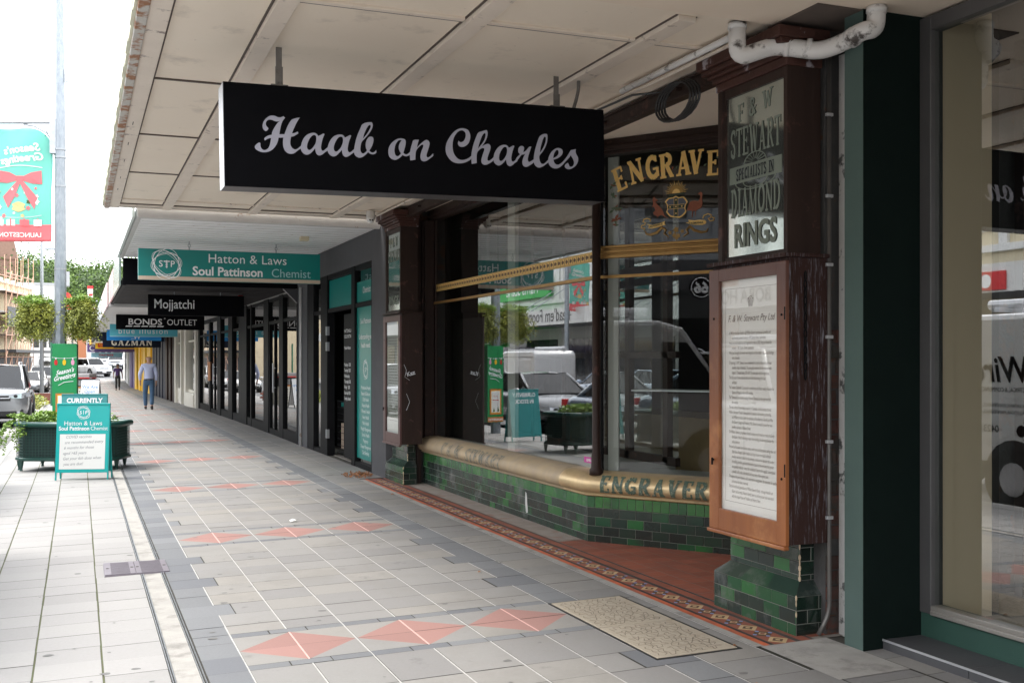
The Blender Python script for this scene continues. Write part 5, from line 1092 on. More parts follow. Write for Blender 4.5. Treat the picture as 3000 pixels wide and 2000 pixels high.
hsign('turquoise sign with two thin lower-case words, half hidden by the black ones', 37.8, .95, 3.06, 2.37, 2.78, M_turq, [('blue illusion', 1.98, 2.47, .26, M_wht, dict(sp=1.2, sx=1.0))], edge=(M_paleteal, .02), ztop=2.88)
hsign('plain blue sign showing only the foot of a white mark below the turquoise sign', 43.4, .98, 2.92, 2.34, 2.74, M_blue, [('W', 2.05, 2.39, .25, M_wht, {}), ('_', 1.9, 2.43, .25, M_wht, {})], ztop=2.88)
t = hsign('navy sign with cream serif capitals peeping out under the blue sign', 51.2, .99, 3.43, 2.17, 2.75, M_navy, [], ztop=2.88)
mb = MB().use(mat('cream_letter', (.8, .74, .62), (.76, .7, .58), .5)); slab(mb, 'GAZMAN', lambda x, y, l: V(2.2+x, 51.195-l, 2.25+y), .3, wf=1.15, sp=.10, th=.002); mb.build('lettering', t)
t = hsign('yellow hanging sign with a red house-shaped badge', 71.0, .95, 3.3, 2.3, 2.8, M_yellow, [], ztop=2.9)
mb = MB().use(M_red); mb.poly((1.0, 70.997, 2.33), (1, 0, 0), (0, 0, 1), [(0.1, .06), (.95, .06), (.95, .34), (.5, .44), (.1, .34)], th=.003); mb.use(M_navy); mb.poly((1.0, 70.997, 2.33), (1, 0, 0), (0, 0, 1), [(1.0, .02), (2.2, .02), (2.2, .38), (1.0, .38)], th=.003); mb.use(M_yellow); mb.text('CHEMIST', (1.5, 70.993, 2.5), (1, 0, 0), (0, 0, 1), .17, bold=.003); mb.text('WAREHOUSE', (1.5, 70.993, 2.4), (1, 0, 0), (0, 0, 1), .09, bold=.001); mb.build('lettering', t)
t = hsign('purple hanging sign with a pale ring, beyond the yellow one', 79.5, .55, 3.4, 2.15, 2.75, M_purple, [('C', .85, 2.25, .5, M_wht, {})], ztop=2.6)
t = hsign('pale blue sign with red lettering at the far end of the awnings', 99, 1.0, 3.5, 1.85, 2.25, mat('ice_blue', (.3, .55, .68), (.25, .5, .62), .5), [('COLD ROCK', 2.2, 1.98, .2, M_red, dict(bold=.008))], ztop=2.4)
# ---------------------------------------------------------------- row of shops under the awnings
def shopfront(label, y0, y1, wall, frame, plan, ztop=3.3, head=2.9, riser=.22, rail=2.35, glassm=None, deep=5.4, intm=None, upper=None, X=3.72, name='shop'):
    ym = (y0+y1)/2; t = thing(name, label, 'shop', (X, ym, PZ(ym)))
    gl = glassm or M_glasst
    def g0(y): return G(X, y)-.03
    for kind, a, b in plan:                       # a < b
        z = min(g0(a), g0(b))
        if kind == 'wall': MB().use(wall).box(X-.02, X+.25, a, b, z, ztop).build('wall', t, bevel=.003)
        elif kind == 'post': MB().use(frame).box(X-.008, X+.12, a, b, z, ztop-.01).build('post', t, bevel=.004)
        elif kind == 'fin': MB().use(frame).box(X-(.02 if frame is M_blackm else .10), X+.10, a, b, z, ztop-.01).build('pilaster', t, bevel=.004)
        elif kind in ('glass', 'door'):
            w = MB().use(frame)
            if kind == 'glass':
                w.box(X, X+.10, a, b, z, z+riser)
            w.box(X+.005, X+.075, a, b, rail, rail+.06); w.box(X+.005, X+.075, a, b, head-.05, head+.02)
            if kind == 'door':
                c = (a+b)/2; w.box(X+.01, X+.06, c-.035, c+.035, z+.03, rail); w.box(X+.01, X+.06, a, a+.07, z+.03, rail); w.box(X+.01, X+.06, b-.07, b, z+.03, rail); w.box(X+.012, X+.058, a+.07, b-.07, z+.03, z+.14)
            w.build('window_frame' if kind == 'glass' else 'door_frame', t)
            zz = z+(riser if kind == 'glass' else .14)
            MB().use(gl).quad((X+.04, b, zz), (X+.04, a, zz), (X+.04, a, rail), (X+.04, b, rail)).build('window_pane' if kind == 'glass' else 'door_pane', t)
            MB().use(gl).quad((X+.04, b, rail+.06), (X+.04, a, rail+.06), (X+.04, a, head-.05), (X+.04, b, head-.05)).build('transom_pane', t)
            if kind == 'door':
                hm = MB().use(M_alu); hm.tube([(X-.03, c-.08, z+.9), (X-.03, c-.08, z+1.5)], .015, 8); hm.tube([(X-.03, c-.08, z+1.0), (X+.02, c-.08, z+1.0)], .01, 6); hm.tube([(X-.03, c-.08, z+1.4), (X+.02, c-.08, z+1.4)], .01, 6); hm.build('door_handle', t)
        elif kind == 'open': MB().use(frame).box(X+.005, X+.075, a, b, rail, rail+.06).box(X+.005, X+.075, a, b, head-.05, head+.02).build('door_frame', t); MB().use(gl).quad((X+.04, b, rail+.06), (X+.04, a, rail+.06), (X+.04, a, head-.05), (X+.04, b, head-.05)).build('transom_pane', t)
    z = PZ(ym)
    if head < ztop-.03: MB().use(wall).box(X-.018, X+.2, y0, y1, head+.02, ztop).build('header', t)
    im = intm or M_int
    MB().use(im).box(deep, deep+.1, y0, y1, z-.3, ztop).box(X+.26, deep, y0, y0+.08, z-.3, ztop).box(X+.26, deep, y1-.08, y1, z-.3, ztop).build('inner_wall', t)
    MB().use(mat('shop_floor_tile', (.3, .28, .26), (.24, .22, .2), .4, scale=2)).box(X+.1, deep, y0, y1, z-.3, z+.075).build('floor', t)
    MB().use(M_intl).box(X, deep+.1, y0, y1, ztop-.02 if ztop < 3 else ztop, ztop+.1).build('ceiling', t)
    MB().use(upper or M_wbuild).box(X+.12, 8, y0, y1, ztop+.1, 7.6).build('upper_wall', t)
    return t
t = shopfront('grey rendered chemist\u2019s shop with black frames, teal window panels and open door', 13.76, 19.9, M_grey, M_blackm,
    [('wall', 13.76, 14.48), ('post', 14.48, 14.56), ('glass', 14.56, 15.53), ('post', 15.53, 15.74), ('open', 15.74, 17.40), ('post', 17.40, 17.9), ('glass', 17.9, 18.5), ('post', 18.5, 19.0), ('wall', 19.0, 19.86)], ztop=3.36, head=2.94, riser=.10, rail=2.36, glassm=M_glass)
mb = MB().use(M_teal); mb.box(3.748, 3.7585, 14.57, 15.52, .2, 2.355); pn = mb.build('teal_window_panel', t)
mb = MB().use(M_teal); mb.box(3.747, 3.7585, 14.57, 15.52, 2.43, 2.72); mb.box(3.747, 3.7585, 15.75, 17.39, 2.43, 2.87); mb.build('teal_transom_panel', t)
mb = MB().use(M_wht); U, W = (0, -1, 0), (0, 0, 1)
for tx, z, s in (('Soul Pattinson', 2.12, .105), ('Understanding your', 1.90, .10), ('health needs', 1.78, .10)): mb.text(tx, (3.747, 15.0, z), U, W, s)
for k, tx in enumerate(('Professional Health', 'Beauty & Skincare', 'Child Health', 'Natural Health', "Women's Health", 'Heart Health', "Men's Health", 'Weight Management', "Senior's Health", 'Pregnancy', 'Disease Management', 'Quit Smoking')): mb.text(tx, (3.747, 15.0, 1.19-.083*k), U, W, .075, sx=.92)
rings(mb, (3.748, 15.0, 1.47), (0, -1, 0), (0, 0, 1), .62, th=.003); mb.text('S|P', (3.747, 15.0, 1.44), U, W, .09); mb.text('Chemist', (3.747, 14.95, 2.55), U, W, .13)
mb.build('lettering', pn)
mb = MB().use(M_blackm); mb.box(3.78, 3.83, 15.76, 16.5, .12, 2.3); d = mb.build('open_door', t, bevel=.003)
mb = MB().use(M_wht)
for k, tx in enumerate(('HATTON & LAWS', 'SOUL PATTINSON', '', 'Martin Hatton', '', '', 'Monday   8:30', 'Tuesday  8:30', 'Wednesday', 'Thursday 8:30', 'Friday   8:30', 'Saturday 9:00', 'Sunday closed')):
    if tx: mb.text(tx, (3.779, 16.46, 2.02-.085*k), U, W, .072, align='LEFT')
mb.build('opening_hours', d)
mb = MB().use(M_steel)
for z in (.35, 2.0, 1.75): MB().use(M_steel).box(3.70, 3.745, 17.38, 17.46, z, z+.14).build('door_hinge', t)
tr_ = thing('christmas_tree', 'dark green Christmas tree with glass balls inside the chemist\u2019s doorway', 'christmas tree', (4.5, 17.6, .08))
mb = MB().use(M_leaf)
for k in range(7): leaves(mb, (4.5, 17.6, .45+k*.22), (.55-.07*k, .55-.07*k, .14), 260, .07)
mb.build('branches', tr_); mb = MB().use(M_steel)
for k in range(16): a = random.uniform(0, 6.3); z = random.uniform(.4, 1.7); r = .5*(1-(z-.3)/1.9); mb.sphere((4.5+r*math.cos(a), 17.6+r*math.sin(a), z), .035, 8, 6)
mb.build('bauble', tr_); box('stand', tr_, M_bark, 4.46, 4.54, 17.56, 17.64, .05, .5)
tb = thing('wire_basket_stand', 'black wire mesh display basket standing in the chemist\u2019s doorway', 'display stand', (4.0, 17.0, .08))
mb = MB().use(M_blackm)
for k in range(9): z = .15+.1*k; mb.box(3.86, 4.4, 16.62, 16.625, z, z+.008); mb.box(3.86, 3.865, 16.62, 17.3, z, z+.008); mb.box(3.86, 4.4, 17.295, 17.3, z, z+.008)
for k in range(9): y = 16.62+.085*k; mb.box(3.86, 3.866, y, y+.006, .1, .96); x = 3.86+.0675*k; mb.box(x, x+.006, 16.62, 16.626, .1, .96)
mb.build('mesh', tb); mb = MB().use(M_beige); mb.box(3.9, 4.3, 16.7, 17.2, .2, .6); mb.use(M_teal); mb.box(3.9, 4.3, 16.7, 17.2, .86, .93); mb.build('goods', tb)
cd_ = thing('conduit', 'pale grey downpipe on the grey pillar between chemist and black-framed shop', 'conduit', (3.68, 19.45, 1.5)); MB().use(M_lbeam).tube([(3.675, 19.45, .08), (3.675, 19.45, 2.9)], .022, 8).build('tube', cd_, smooth=True)
t = shopfront('black-framed shop with tall mirror-like windows beside the grey pillar', 19.92, 27.75, M_blackm, M_blackm,
    [('wall', 19.92, 20.0), ('glass', 20.0, 21.5), ('post', 21.5, 21.95), ('door', 21.95, 23.25), ('post', 23.25, 23.9), ('glass', 23.9, 25.7), ('post', 25.7, 25.85), ('wall', 26.4, 27.2), ('fin', 27.2, 27.75), ('glass', 25.85, 26.4)], ztop=2.9, head=2.87)
t = shopfront('black-framed outlet shop with copper-handled glass door', 27.8, 37.6, M_blackm, M_blackm,
    [('glass', 27.8, 29.0), ('fin', 29.0, 29.8), ('glass', 29.8, 31.5), ('fin', 31.5, 32.3), ('door', 32.3, 34.2), ('post', 34.2, 34.6), ('glass', 34.6, 37.2), ('fin', 37.2, 37.6)], ztop=2.85, head=2.8)
mb = MB().use(mat('copper', (.7, .35, .2), (.6, .3, .16), .3, .7)); mb.tube([(3.60, 33.3, 1.0), (3.60, 33.3, 1.55)], .05, 10); mb.build('copper_handle', t)
t = shopfront('ivory timber dress shop with stepped base and recessed display window', 37.65, 46.3, M_ivory, M_ivory,
    [('fin', 37.65, 38.1), ('glass', 38.1, 41.3), ('fin', 41.3, 41.9), ('door', 41.9, 43.2), ('fin', 43.2, 43.6), ('glass', 43.6, 45.8), ('fin', 45.8, 46.3)], ztop=2.85, head=2.75, riser=.62, rail=2.25, intm=M_intl)
mb = MB().use(M_ivory); mb.box(3.58, 3.62, 38.1, 41.3, -.15, .42); mb.box(3.60, 3.75, 38.1, 41.3, .38, .46); mb.build('stepped_base', t, bevel=.01)
mq = thing('shop_mannequin', 'pale fabric column with red and green garland in the ivory shop window', 'window display', (4.1, 40, .4)); mb = MB().use(M_beige); mb.tube([(4.1, 40.5, .45), (4.1, 40.5, 2.2)], .28, 12); mb.build('draped_column', mq); mb = MB().use(M_red); leaves(mb, (4.0, 40.0, 1.3), (.08, .1, .6), 160, .07); mb.build('garland', mq)
shopfront('chocolate brown shopfront with deep pilasters', 46.35, 51.3, M_dbrown, M_dbrown, [('fin', 46.35, 47.3), ('glass', 47.3, 48.3), ('fin', 48.3, 49.3), ('glass', 49.3, 50.3), ('fin', 50.3, 51.3)], ztop=2.85, head=2.7)
shopfront('navy blue shopfront with row of deep pilasters', 51.35, 60.6, M_navy, M_navy, [('fin', 51.35, 52.6), ('glass', 52.6, 53.2), ('fin', 53.2, 54.6), ('glass', 54.6, 55.2), ('fin', 55.2, 56.8), ('glass', 56.8, 57.4), ('fin', 57.4, 59.0), ('glass', 59.0, 59.4), ('fin', 59.4, 60.6)], ztop=2.6, head=2.5)
shopfront('bright yellow shopfront beside the man in the pale shirt', 60.65, 80, M_yellow, M_yellow, [('wall', 60.65, 62.2), ('fin', 62.2, 65.5), ('glass', 65.5, 67.2), ('fin', 67.2, 70), ('door', 70, 72), ('wall', 72, 73), ('fin', 73, 75), ('glass', 75, 77.5), ('fin', 77.5, 80)], ztop=2.6, head=2.5, intm=M_purple)
shopfront('deep purple shopfront beyond the yellow one', 80.05, 88, M_purple, M_purple, [('fin', 80.05, 83), ('glass', 83, 84.5), ('fin', 84.5, 88)], ztop=2.4, head=2.3, rail=2.0)
shopfront('pale grey corner shopfront at the far end of the row', 88.05, 102.5, M_wbuild, M_gbuild, [('fin', 88.05, 90), ('glass', 90, 93.5), ('wall', 93.5, 96), ('glass', 96, 100), ('wall', 100, 102.5)], ztop=2.4, head=2.3, rail=2.0)
# ---------------------------------------------------------------- planter and boards on the kerb side
def spx(u, y): a = (u-1500)/3200; return y*(a*.9295+.3689)/(.9295-a*.3689)
FR = Matrix.Rotation(R(-21.65), 4, 'Z')
def at(x, y): return Matrix.Translation((x, y, G(x, y))) @ FR
def prog(mb, x, y): mb.X = at(x, y); return mb
px_, py_ = -.06, 17.42
t = thing('street_planter', 'large dark green wire-mesh planter with trailing plants on the pale paving', 'planter', (px_, py_, G(px_, py_)))
def ring8(w, d, c): return [(-w+c, -d), (w-c, -d), (w, -d+c), (w, d-c), (w-c, d), (-w+c, d), (-w, d-c), (-w, -d+c)]
def extr(mb, loop, z0, z1, cap=True):
    n = len(loop); mb.add([(x, y, z0) for x, y in loop]+[(x, y, z1) for x, y in loop], [(i, (i+1) % n, n+(i+1) % n, n+i) for i in range(n)]+([tuple(range(n, 2*n)), tuple(range(n-1, -1, -1))] if cap else []))
L8 = ring8(.73, .42, .16)
mb = prog(MB().use(mat('planter_liner', (.02, .045, .04), (.015, .03, .028), .5)), px_, py_); extr(mb, ring8(.70, .39, .15), .18, .64); mb.build('liner', t)
mb = prog(MB().use(M_plgreen), px_, py_)
mb.tube([(x*1.02, y*1.03, .67) for x, y in L8+[L8[0], L8[1]]], .042, 8); mb.build('rim', t, smooth=True)
mb = prog(MB().use(M_plgreen), px_, py_); mb.tube([(x, y, .17) for x, y in L8+[L8[0], L8[1]]], .026, 8); mb.build('base_rail', t, smooth=True)
mb = prog(MB().use(M_plgreen), px_, py_)
for i in range(8):
    a, b = Vector(L8[i]), Vector(L8[(i+1) % 8]); n = max(3, int((b-a).length/.045))
    for k in range(n): p = a+(b-a)*k/n; mb.tube([(p.x, p.y, .17), (p.x, p.y, .66)], .0045, 4, cap=False)
for k in range(1, 12): z = .17+k*.041; mb.tube([(x, y, z) for x, y in L8+[L8[0]]], .004, 4, cap=False)
mb.build('mesh_side', t)
for x, y in ((-.62, -.36), (.62, -.36), (.70, -.2), (-.72, -.2), (-.1, -.38), (-.62, .36), (.62, .36)):
    mb = prog(MB().use(M_plgreen), px_, py_); mb.tube([(x, y, .17), (x, y, .08), (x, y, .03), (x, y, 0)], [.04, .03, .018, .025], 8); mb.build('foot', t)
mb = prog(MB().use(M_soil), px_, py_); extr(mb, ring8(.69, .38, .15), .62, .655); mb.build('soil', t)
mb = prog(MB(), px_, py_); mb.use(M_leafy)
leaves(mb, (0, 0, .74), (.72, .40, .10), 2300, .045, clumps=26)
leaves(mb, (-.5, -.15, .78), (.36, .28, .11), 700, .05, clumps=9)
for k in range(7):
    x0, y0 = -.52-.05*k, -.44-.02*random.random(); ln = random.uniform(.15, .5)
    for q in range(int(ln*160)):
        u = random.random(); leaves(mb, (x0-.12*u*(k > 3)+.02*math.sin(u*9), y0-.05*u, .70-ln*u), (.03, .03, .03), 1, .045)
for k in range(160): u = random.random(); leaves(mb, (-.75-.22*u, -.25-.05*u, .72-.22*u*u), (.04, .04, .03), 1, .045)
mb.build('foliage', t)
def aboard(name, label, x, y, w, h, ft, m, frame, draw, lean=.18, rot=0, m2=None):
    t = thing(name, label, 'A-board', (x, y, G(x, y)), group='sandwich boards on the footpath')
    X = Matrix.Translation((x, y, G(x, y))) @ Matrix.Rotation(R(-21.65+rot), 4, 'Z'); ln = lean
    for s in (-1, 1):
        mb = MB(); mb.X = X; mb.use(frame)
        U = V(1, 0, 0)*(1 if s < 0 else -1); Wv = V(0, -s*ln, h).normalized() if s > 0 else V(0, ln, h).normalized()
        o = V(-w/2 if s < 0 else w/2, s*ln, 0); H_ = math.hypot(h, ln)
        N = U.cross(Wv)
        for q in (0, w-.018): mb.obox(o+U*q-N*.02, U*.018, Wv*H_, N*.02)
        for q in (ft, H_-.018): mb.obox(o+U*.018+Wv*q-N*.02, U*(w-.036), Wv*.018, N*.02)
        mb.build('frame', t)
        mb = MB(); mb.X = X; mb.use(m); mb.obox(o+U*.006+Wv*(ft+.002)+N*.001, U*(w-.012), Wv*(H_-ft-.006), N*.004); pn = mb.build('panel', t)
        mb = MB(); mb.X = X; draw(mb, o+U*w/2+Wv*ft+N*.006, U, Wv, H_-ft)
        if mb.f: mb.build('lettering', pn)
    mb = MB(); mb.X = X; mb.use(M_steel)
    mb.tube([(-.04, 0, h-.01), (-.035, 0, h+.03), (.035, 0, h+.03), (.04, 0, h-.01)], .006, 6); mb.build('handle', t)
    return t
def d1(mb, o, U, W, H_):
    mb.use(M_wht); rings(mb, o+W*(H_-.125), U, W, .40, th=.001)
    mb.text('S', o+W*(H_-.145)-U*.036, U, W, .06, bold=.001); mb.text('P', o+W*(H_-.145)+U*.036, U, W, .06, bold=.001); mb.obox(o+W*(H_-.15)-U*.003, U*.006, W*.055, U.cross(W)*.002)
    mb.text('Hatton & Laws', o+W*(H_-.295), U, W, .082); mb.text('Soul Pattinson', o+W*(H_-.362)-U*.115, U, W, .074, bold=.0018, sx=.93); mb.text('Chemist', o+W*(H_-.362)+U*.21, U, W, .074, sx=.90)
    mb.use(M_bwhite); mb.obox(o-U*.295+W*.045, U*.59, W*(H_-.46), U.cross(W)*.002)
    mb.use(mat('pencil_grey', (.25, .25, .27), (.3, .3, .32), .8))
    for k, (tx, dx) in enumerate((('COVID vaccines', -.19), ('are recommended every', -.20), ('6 months for those', -.21), ('aged >65 years', -.22), ('Get your 6th dose when', -.22), ('you are due!', -.21))):
        mb.text(tx, o+U*(dx-.03)+W*(.455-.072*k)+U.cross(W)*.002, U+W*.03, W, .054, align='LEFT', shear=.25, sx=.92)
aboard('chemist_board', 'bright teal sandwich board with handwritten vaccine notice in front of the planter', .07, 15.8, .69, 1.02, .10, M_tealb, M_tealb, d1, lean=.12, rot=6)
def d2(mb, o, U, W, H_):
    mb.use(M_wht); mb.text('CURRENTLY', o+W*(H_-.15), U, W, .105, bold=.004); mb.text('IN STOCK', o+W*(H_-.28), U, W, .105, bold=.004)
aboard('stock_board', 'duller teal sandwich board peeping above the one with the vaccine notice', spx(249, 19.9), 19.9, .76, 1.03, .10, M_teald, M_teald, d2, lean=.13, rot=4)
def d3(mb, o, U, W, H_):
    mb.use(mat('pale_blue_ink', (.2, .36, .66), (.2, .34, .62), .6)); mb.text('We Are', o+W*(H_-.31), U, W, .155, bold=.003); mb.text('Open', o+W*(H_-.46), U, W, .155, bold=.003)
aboard('open_board', 'white sandwich board reading open, in pale blue letters', spx(266, 38.2), 38.2, .60, 1.04, .10, M_wht, M_blackm, d3, lean=.22)
# ---------------------------------------------------------------- lamp post with banner, wrap and hanging gardens
PX, PY_ = -.32, 22.55; PZ0 = G(PX, PY_)
t = thing('lamp_post', 'tall octagonal galvanised lamp post with green festive wrap and hanging baskets', 'lamp post', (PX, PY_, PZ0))
mb = MB().use(mat('spangled_galvanised', (.33, .36, .39), (.25, .28, .31), .45, .5, scale=18, amt=.3, stretch=(1, 1, .4))); mb.tube([(PX, PY_, PZ0-.02), (PX, PY_, 5), (PX-.015, PY_, 9.6), (PX-.015, PY_, 10)], [.118, .10, .07, .07], 8); mb.build('pole', t)
mb = MB().use(M_steel)
for z in (3.32, 2.5, 5.45, 5.6, 4.9): mb.tube([(PX, PY_, z), (PX, PY_, z+.03)], .112, 8)
mb.box(PX+.09, PX+.14, PY_-.05, PY_+.0, 6.9, 7.15); mb.build('clamp_band', t)
mb = MB().use(M_lgreen); UXr = V(math.cos(R(-21.65)), math.sin(R(-21.65)), 0); UYr = V(-UXr.y, UXr.x, 0); o0 = V(PX+.11, PY_-.10, PZ0)
pts = [(-.235, -.10), (.235, -.10), (.12, .26), (-.12, .26)]
bb = [o0+UXr*a+UYr*b for a, b in pts]; mb.add([p+V(0, 0, .25) for p in bb]+[p+V(0, 0, 1.92) for p in bb], [(0, 1, 5, 4), (1, 2, 6, 5), (2, 3, 7, 6), (3, 0, 4, 7), (0, 3, 2, 1), (4, 5, 6, 7)]); wr = mb.build('festive_wrap', t, bevel=.01)
fo = o0-UYr*.102
mb = MB(); mb.use(M_wht); mb.X = None
f = lambda a, b, l=.001: fo+UXr*a+V(0, 0, b)-UYr*l
mb.tube([f(-.235, 1.66, .003), f(-.1, 1.645, .003), f(0, 1.64, .003), f(.1, 1.645, .003), f(.235, 1.66, .003)], .004, 5)
for a, m in ((-.16, M_red), (0, M_yellow), (.16, mat('pink_bulb', (.75, .35, .5), (.7, .3, .45), .5))):
    mb.use(m); mb.poly(f(a, 1.565), UXr, (0, 0, 1), [(.033*math.cos(R(q)), .055*math.sin(R(q))) for q in range(0, 360, 24)], th=.004); mb.use(M_wht); mb.poly(f(a, 1.625), UXr, (0, 0, 1), [(-.012, 0), (.012, 0), (.01, .03), (-.01, .03)], th=.005)
mb.text("Season's", f(.01, 1.36), UXr+V(0, 0, .22), (0, 0, 1), .12, shear=.3, bold=.003, sx=.85); mb.text("Greetings", f(0, 1.25), UXr+V(0, 0, .22), (0, 0, 1), .125, shear=.3, bold=.003, sx=.85)
mb.tube([f(-.11, 1.13, .003), f(.0, 1.19, .003), f(.17, 1.21, .003)], .006, 5)
mb.use(M_orange); mb.poly(f(.01, .7), UXr, (0, 0, 1), [(-.175, -.28), (.165, -.28), (.165, .28), (-.175, .28)], th=.006); mb.use(M_yellow); mb.poly(f(.01, .7), UXr, (0, 0, 1), [(-.14, -.25), (.135, -.25), (.135, .25), (-.14, .25)], th=.009)
mb.use(M_bwhite); mb.poly(f(.01, .7), UXr, (0, 0, 1), [(-.128, -.235), (.123, -.235), (.123, .235), (-.128, .235)], th=.011)
mb.use(M_red)
mb.poly(f(.01, .735), UXr, (0, 0, 1), [(-.09, -.012), (.09, -.004), (.09, .012), (-.09, .004)], th=.0135)
for k in range(4): mb.poly(f(-.03+.03*k, .80+.015*(k % 2)), UXr, (0, 0, 1), [(-.02, 0), (0, .006), (.022, .03), (0, .02)], th=.0135)
mb.use(M_leaf); mb.tint = .2; mb.poly(f(-.06, .48), UXr, (0, 0, 1), [(-.03, 0), (.03, 0), (0, .14)], th=.0135); mb.tint = .5; mb.poly(f(.06, .48), UXr, (0, 0, 1), [(-.03, 0), (.03, 0), (0, .10)], th=.0135)
mb.use(M_orange); mb.poly(f(0, .27), UXr, (0, 0, 1), [(-.23, -.01), (.23, -.01), (.23, .10), (-.23, .10)], th=.003); mb.use(M_wht); mb.text('LAUNCESTON', f(0, .29, .004), UXr, (0, 0, 1), .065, bold=.002)
mb.build('wrap_artwork', wr)
# banner arm and cloth (its printed side faces away: lettering shows through reversed)
mb = MB().use(M_steel); az = 6.13; BU = -UXr
q = V(PX, PY_-.0, 0)
mb.tube([q+V(0, 0, az)+BU*.06, q+V(0, 0, az)+BU*1.55], .03, 8); mb.tube([q+V(0, 0, 3.72)+BU*.06, q+V(0, 0, 3.72)+BU*.3], .02, 8)
mb.tube([q+BU*.12+V(0, 0, az-.62), q+BU*.14+V(0, 0, az-.4), q+BU*.26+V(0, 0, az-.2), q+BU*.5+V(0, 0, az-.07), q+BU*.7+V(0, 0, az-.04)], .018, 6)
mb.tube([q+BU*.2+V(0, 0, az-.14)+BU*.07*math.cos(R(a))+V(0, 0, .07*math.sin(R(a))) for a in range(0, 361, 30)], .012, 6); mb.box(PX-.19, PX-.08, PY_-.04, PY_+.06, az-.6, az+.05)
mb.build('banner_arm', t)
bn = thing('street_banner', 'green and red cloth street banner with bow and reversed festive lettering', 'banner', (PX-.9, PY_+.3, 5))
def cloth(u, v): return q+BU*(.16+u)+V(0, 0, v)+UYr*(.035*math.sin(u*7+v*1.3)+.02*math.sin(v*5+u*3))
mb = MB(); nu, nv = 26, 40; W_, B0, B1 = 1.30, 3.86, 6.02
def shape(i, j):
    u = W_*i/nu; v = B0+(B1-B0)*j/nv; r = .42
    if u < r and v > B1-r:
        d = math.hypot(u-r, v-(B1-r))
        if d > r: k = r/d; u = r+(u-r)*k; v = B1-r+(v-(B1-r))*k
    if u > W_-.35 and v < B0+.35:
        d = math.hypot(u-(W_-.35), v-(B0+.35))
        if d > .35: k = .35/d; u = W_-.35+(u-W_+.35)*k; v = B0+.35+(v-B0-.35)*k
    return u, v
mb.use(M_bred); mb.use(M_bteal)
mb.v = [tuple(cloth(*shape(i, j))) for j in range(nv+1) for i in range(nu+1)]
for j in range(nv):
    for i in range(nu): a = j*(nu+1)+i; mb.f.append((a+nu+1, a+nu+2, a+1, a)); mb.m.append(0 if j < 6 else 1); mb.t.append(.5)
cl_ = mb.build('cloth', bn, smooth=True); sm = cl_.modifiers.new('thickness', 'SOLIDIFY'); sm.thickness = .004; sm.offset = 0
mb = MB()
def cp(m, pts, l=.012):
    mb.use(m); vs = [cloth(u, v)-UYr*l for u, v in pts]; c = sum(vs, V(0, 0, 0))/len(vs)
    mb.add(vs+[c], [(k, (k+1) % len(vs), len(vs)) for k in range(len(vs))])
cu, cv_ = .60, 5.02
cp(M_bred, [(cu+.05, cv_+.08), (cu+.2, cv_+.16), (cu+.42, cv_+.20), (cu+.44, cv_-.02), (cu+.25, cv_-.04), (cu+.05, cv_)]); cp(M_bred, [(cu-.05, cv_+.08), (cu-.2, cv_+.16), (cu-.38, cv_+.2), (cu-.40, cv_-.06), (cu-.22, cv_-.05), (cu-.05, cv_)])
cp(M_bred, [(cu+.05, cv_), (cu+.34, cv_-.30), (cu+.22, cv_-.52), (cu+.1, cv_-.3), (cu-.02, cv_)], .014); cp(M_bred, [(cu-.05, cv_), (cu-.32, cv_-.32), (cu-.26, cv_-.54), (cu-.12, cv_-.3), (cu+.02, cv_)], .014); cp(M_bred, [(cu-.06, cv_-.01), (cu+.06, cv_-.01), (cu+.06, cv_+.09), (cu-.06, cv_+.09)], .016)
random.seed(4)
cp(M_bgold, [(.62+.14*math.cos(R(a))*(1 if a % 60 else .7), 4.52+.10*math.sin(R(a))) for a in range(0, 360, 30)])
for u, v, s, m in ((1.06, 4.82, .07, M_bgold), (.66, 4.74, .045, M_bred), (1.0, 4.52, .05, M_bwhite), (.3, 4.62, .07, M_bwhite), (.3, 4.72, .05, M_bwhite), (.45, 4.5, .05, M_bred), (.9, 4.35, .05, M_bred), (.32, 4.88, .03, M_bred), (.95, 4.3, .03, M_bwhite), (.75, 4.86, .03, M_bwhite), (.55, 4.35, .04, M_bgold), (.44, 4.62, .05, M_leaf), (1.1, 4.36, .03, M_bred), (.7, 4.4, .03, M_bwhite), (.5, 4.8, .04, M_bwhite), (.82, 4.66, .03, M_bgold)):
    cp(m, [(u+s*math.cos(R(a))*(1 if (a//36) % 2 else .6), v+s*math.sin(R(a))*(1 if (a//36) % 2 else .6)) for a in range(0, 360, 36)])
for u, m in ((.28, M_bwhite), (.52, M_bred), (.76, M_bwhite), (.98, M_bwhite), (1.18, M_bgold)): cp(m, [(u-.08, 4.16), (u+.08, 4.16), (u+.08, 4.28), (u-.08, 4.28)]); cp(M_bred, [(u-.012, 4.15), (u+.012, 4.15), (u+.012, 4.30), (u-.012, 4.30)], .015)
for k in range(14): u = .2+.075*k; cp(M_bwhite, [(u, 4.36-.05*math.sin(k*.24)), (u+.075, 4.36-.05*math.sin((k+1)*.24)), (u+.075, 4.368-.05*math.sin((k+1)*.24)), (u, 4.368-.05*math.sin(k*.24))])
def rtext(body, u0, v0, size, m, rise=0, bold=0, shear=0):
    tmp = MB().text(body, (0, 0, 0), (1, 0, 0), (0, 1, 0), size, bold=bold, shear=shear)
    mb.use(m); mb.add([cloth(u0+p[0], v0+p[1]+rise*p[0])-UYr*.013 for p in tmp.v], tmp.f)
rtext("Season's", .56, 5.56, .205, M_bwhite, -.12, .006, .3); rtext("Greetings", .56, 5.38, .205, M_bwhite, -.12, .006, .3); rtext("LAUNCESTON", .60, 3.95, .12, M_bwhite, 0, .003)
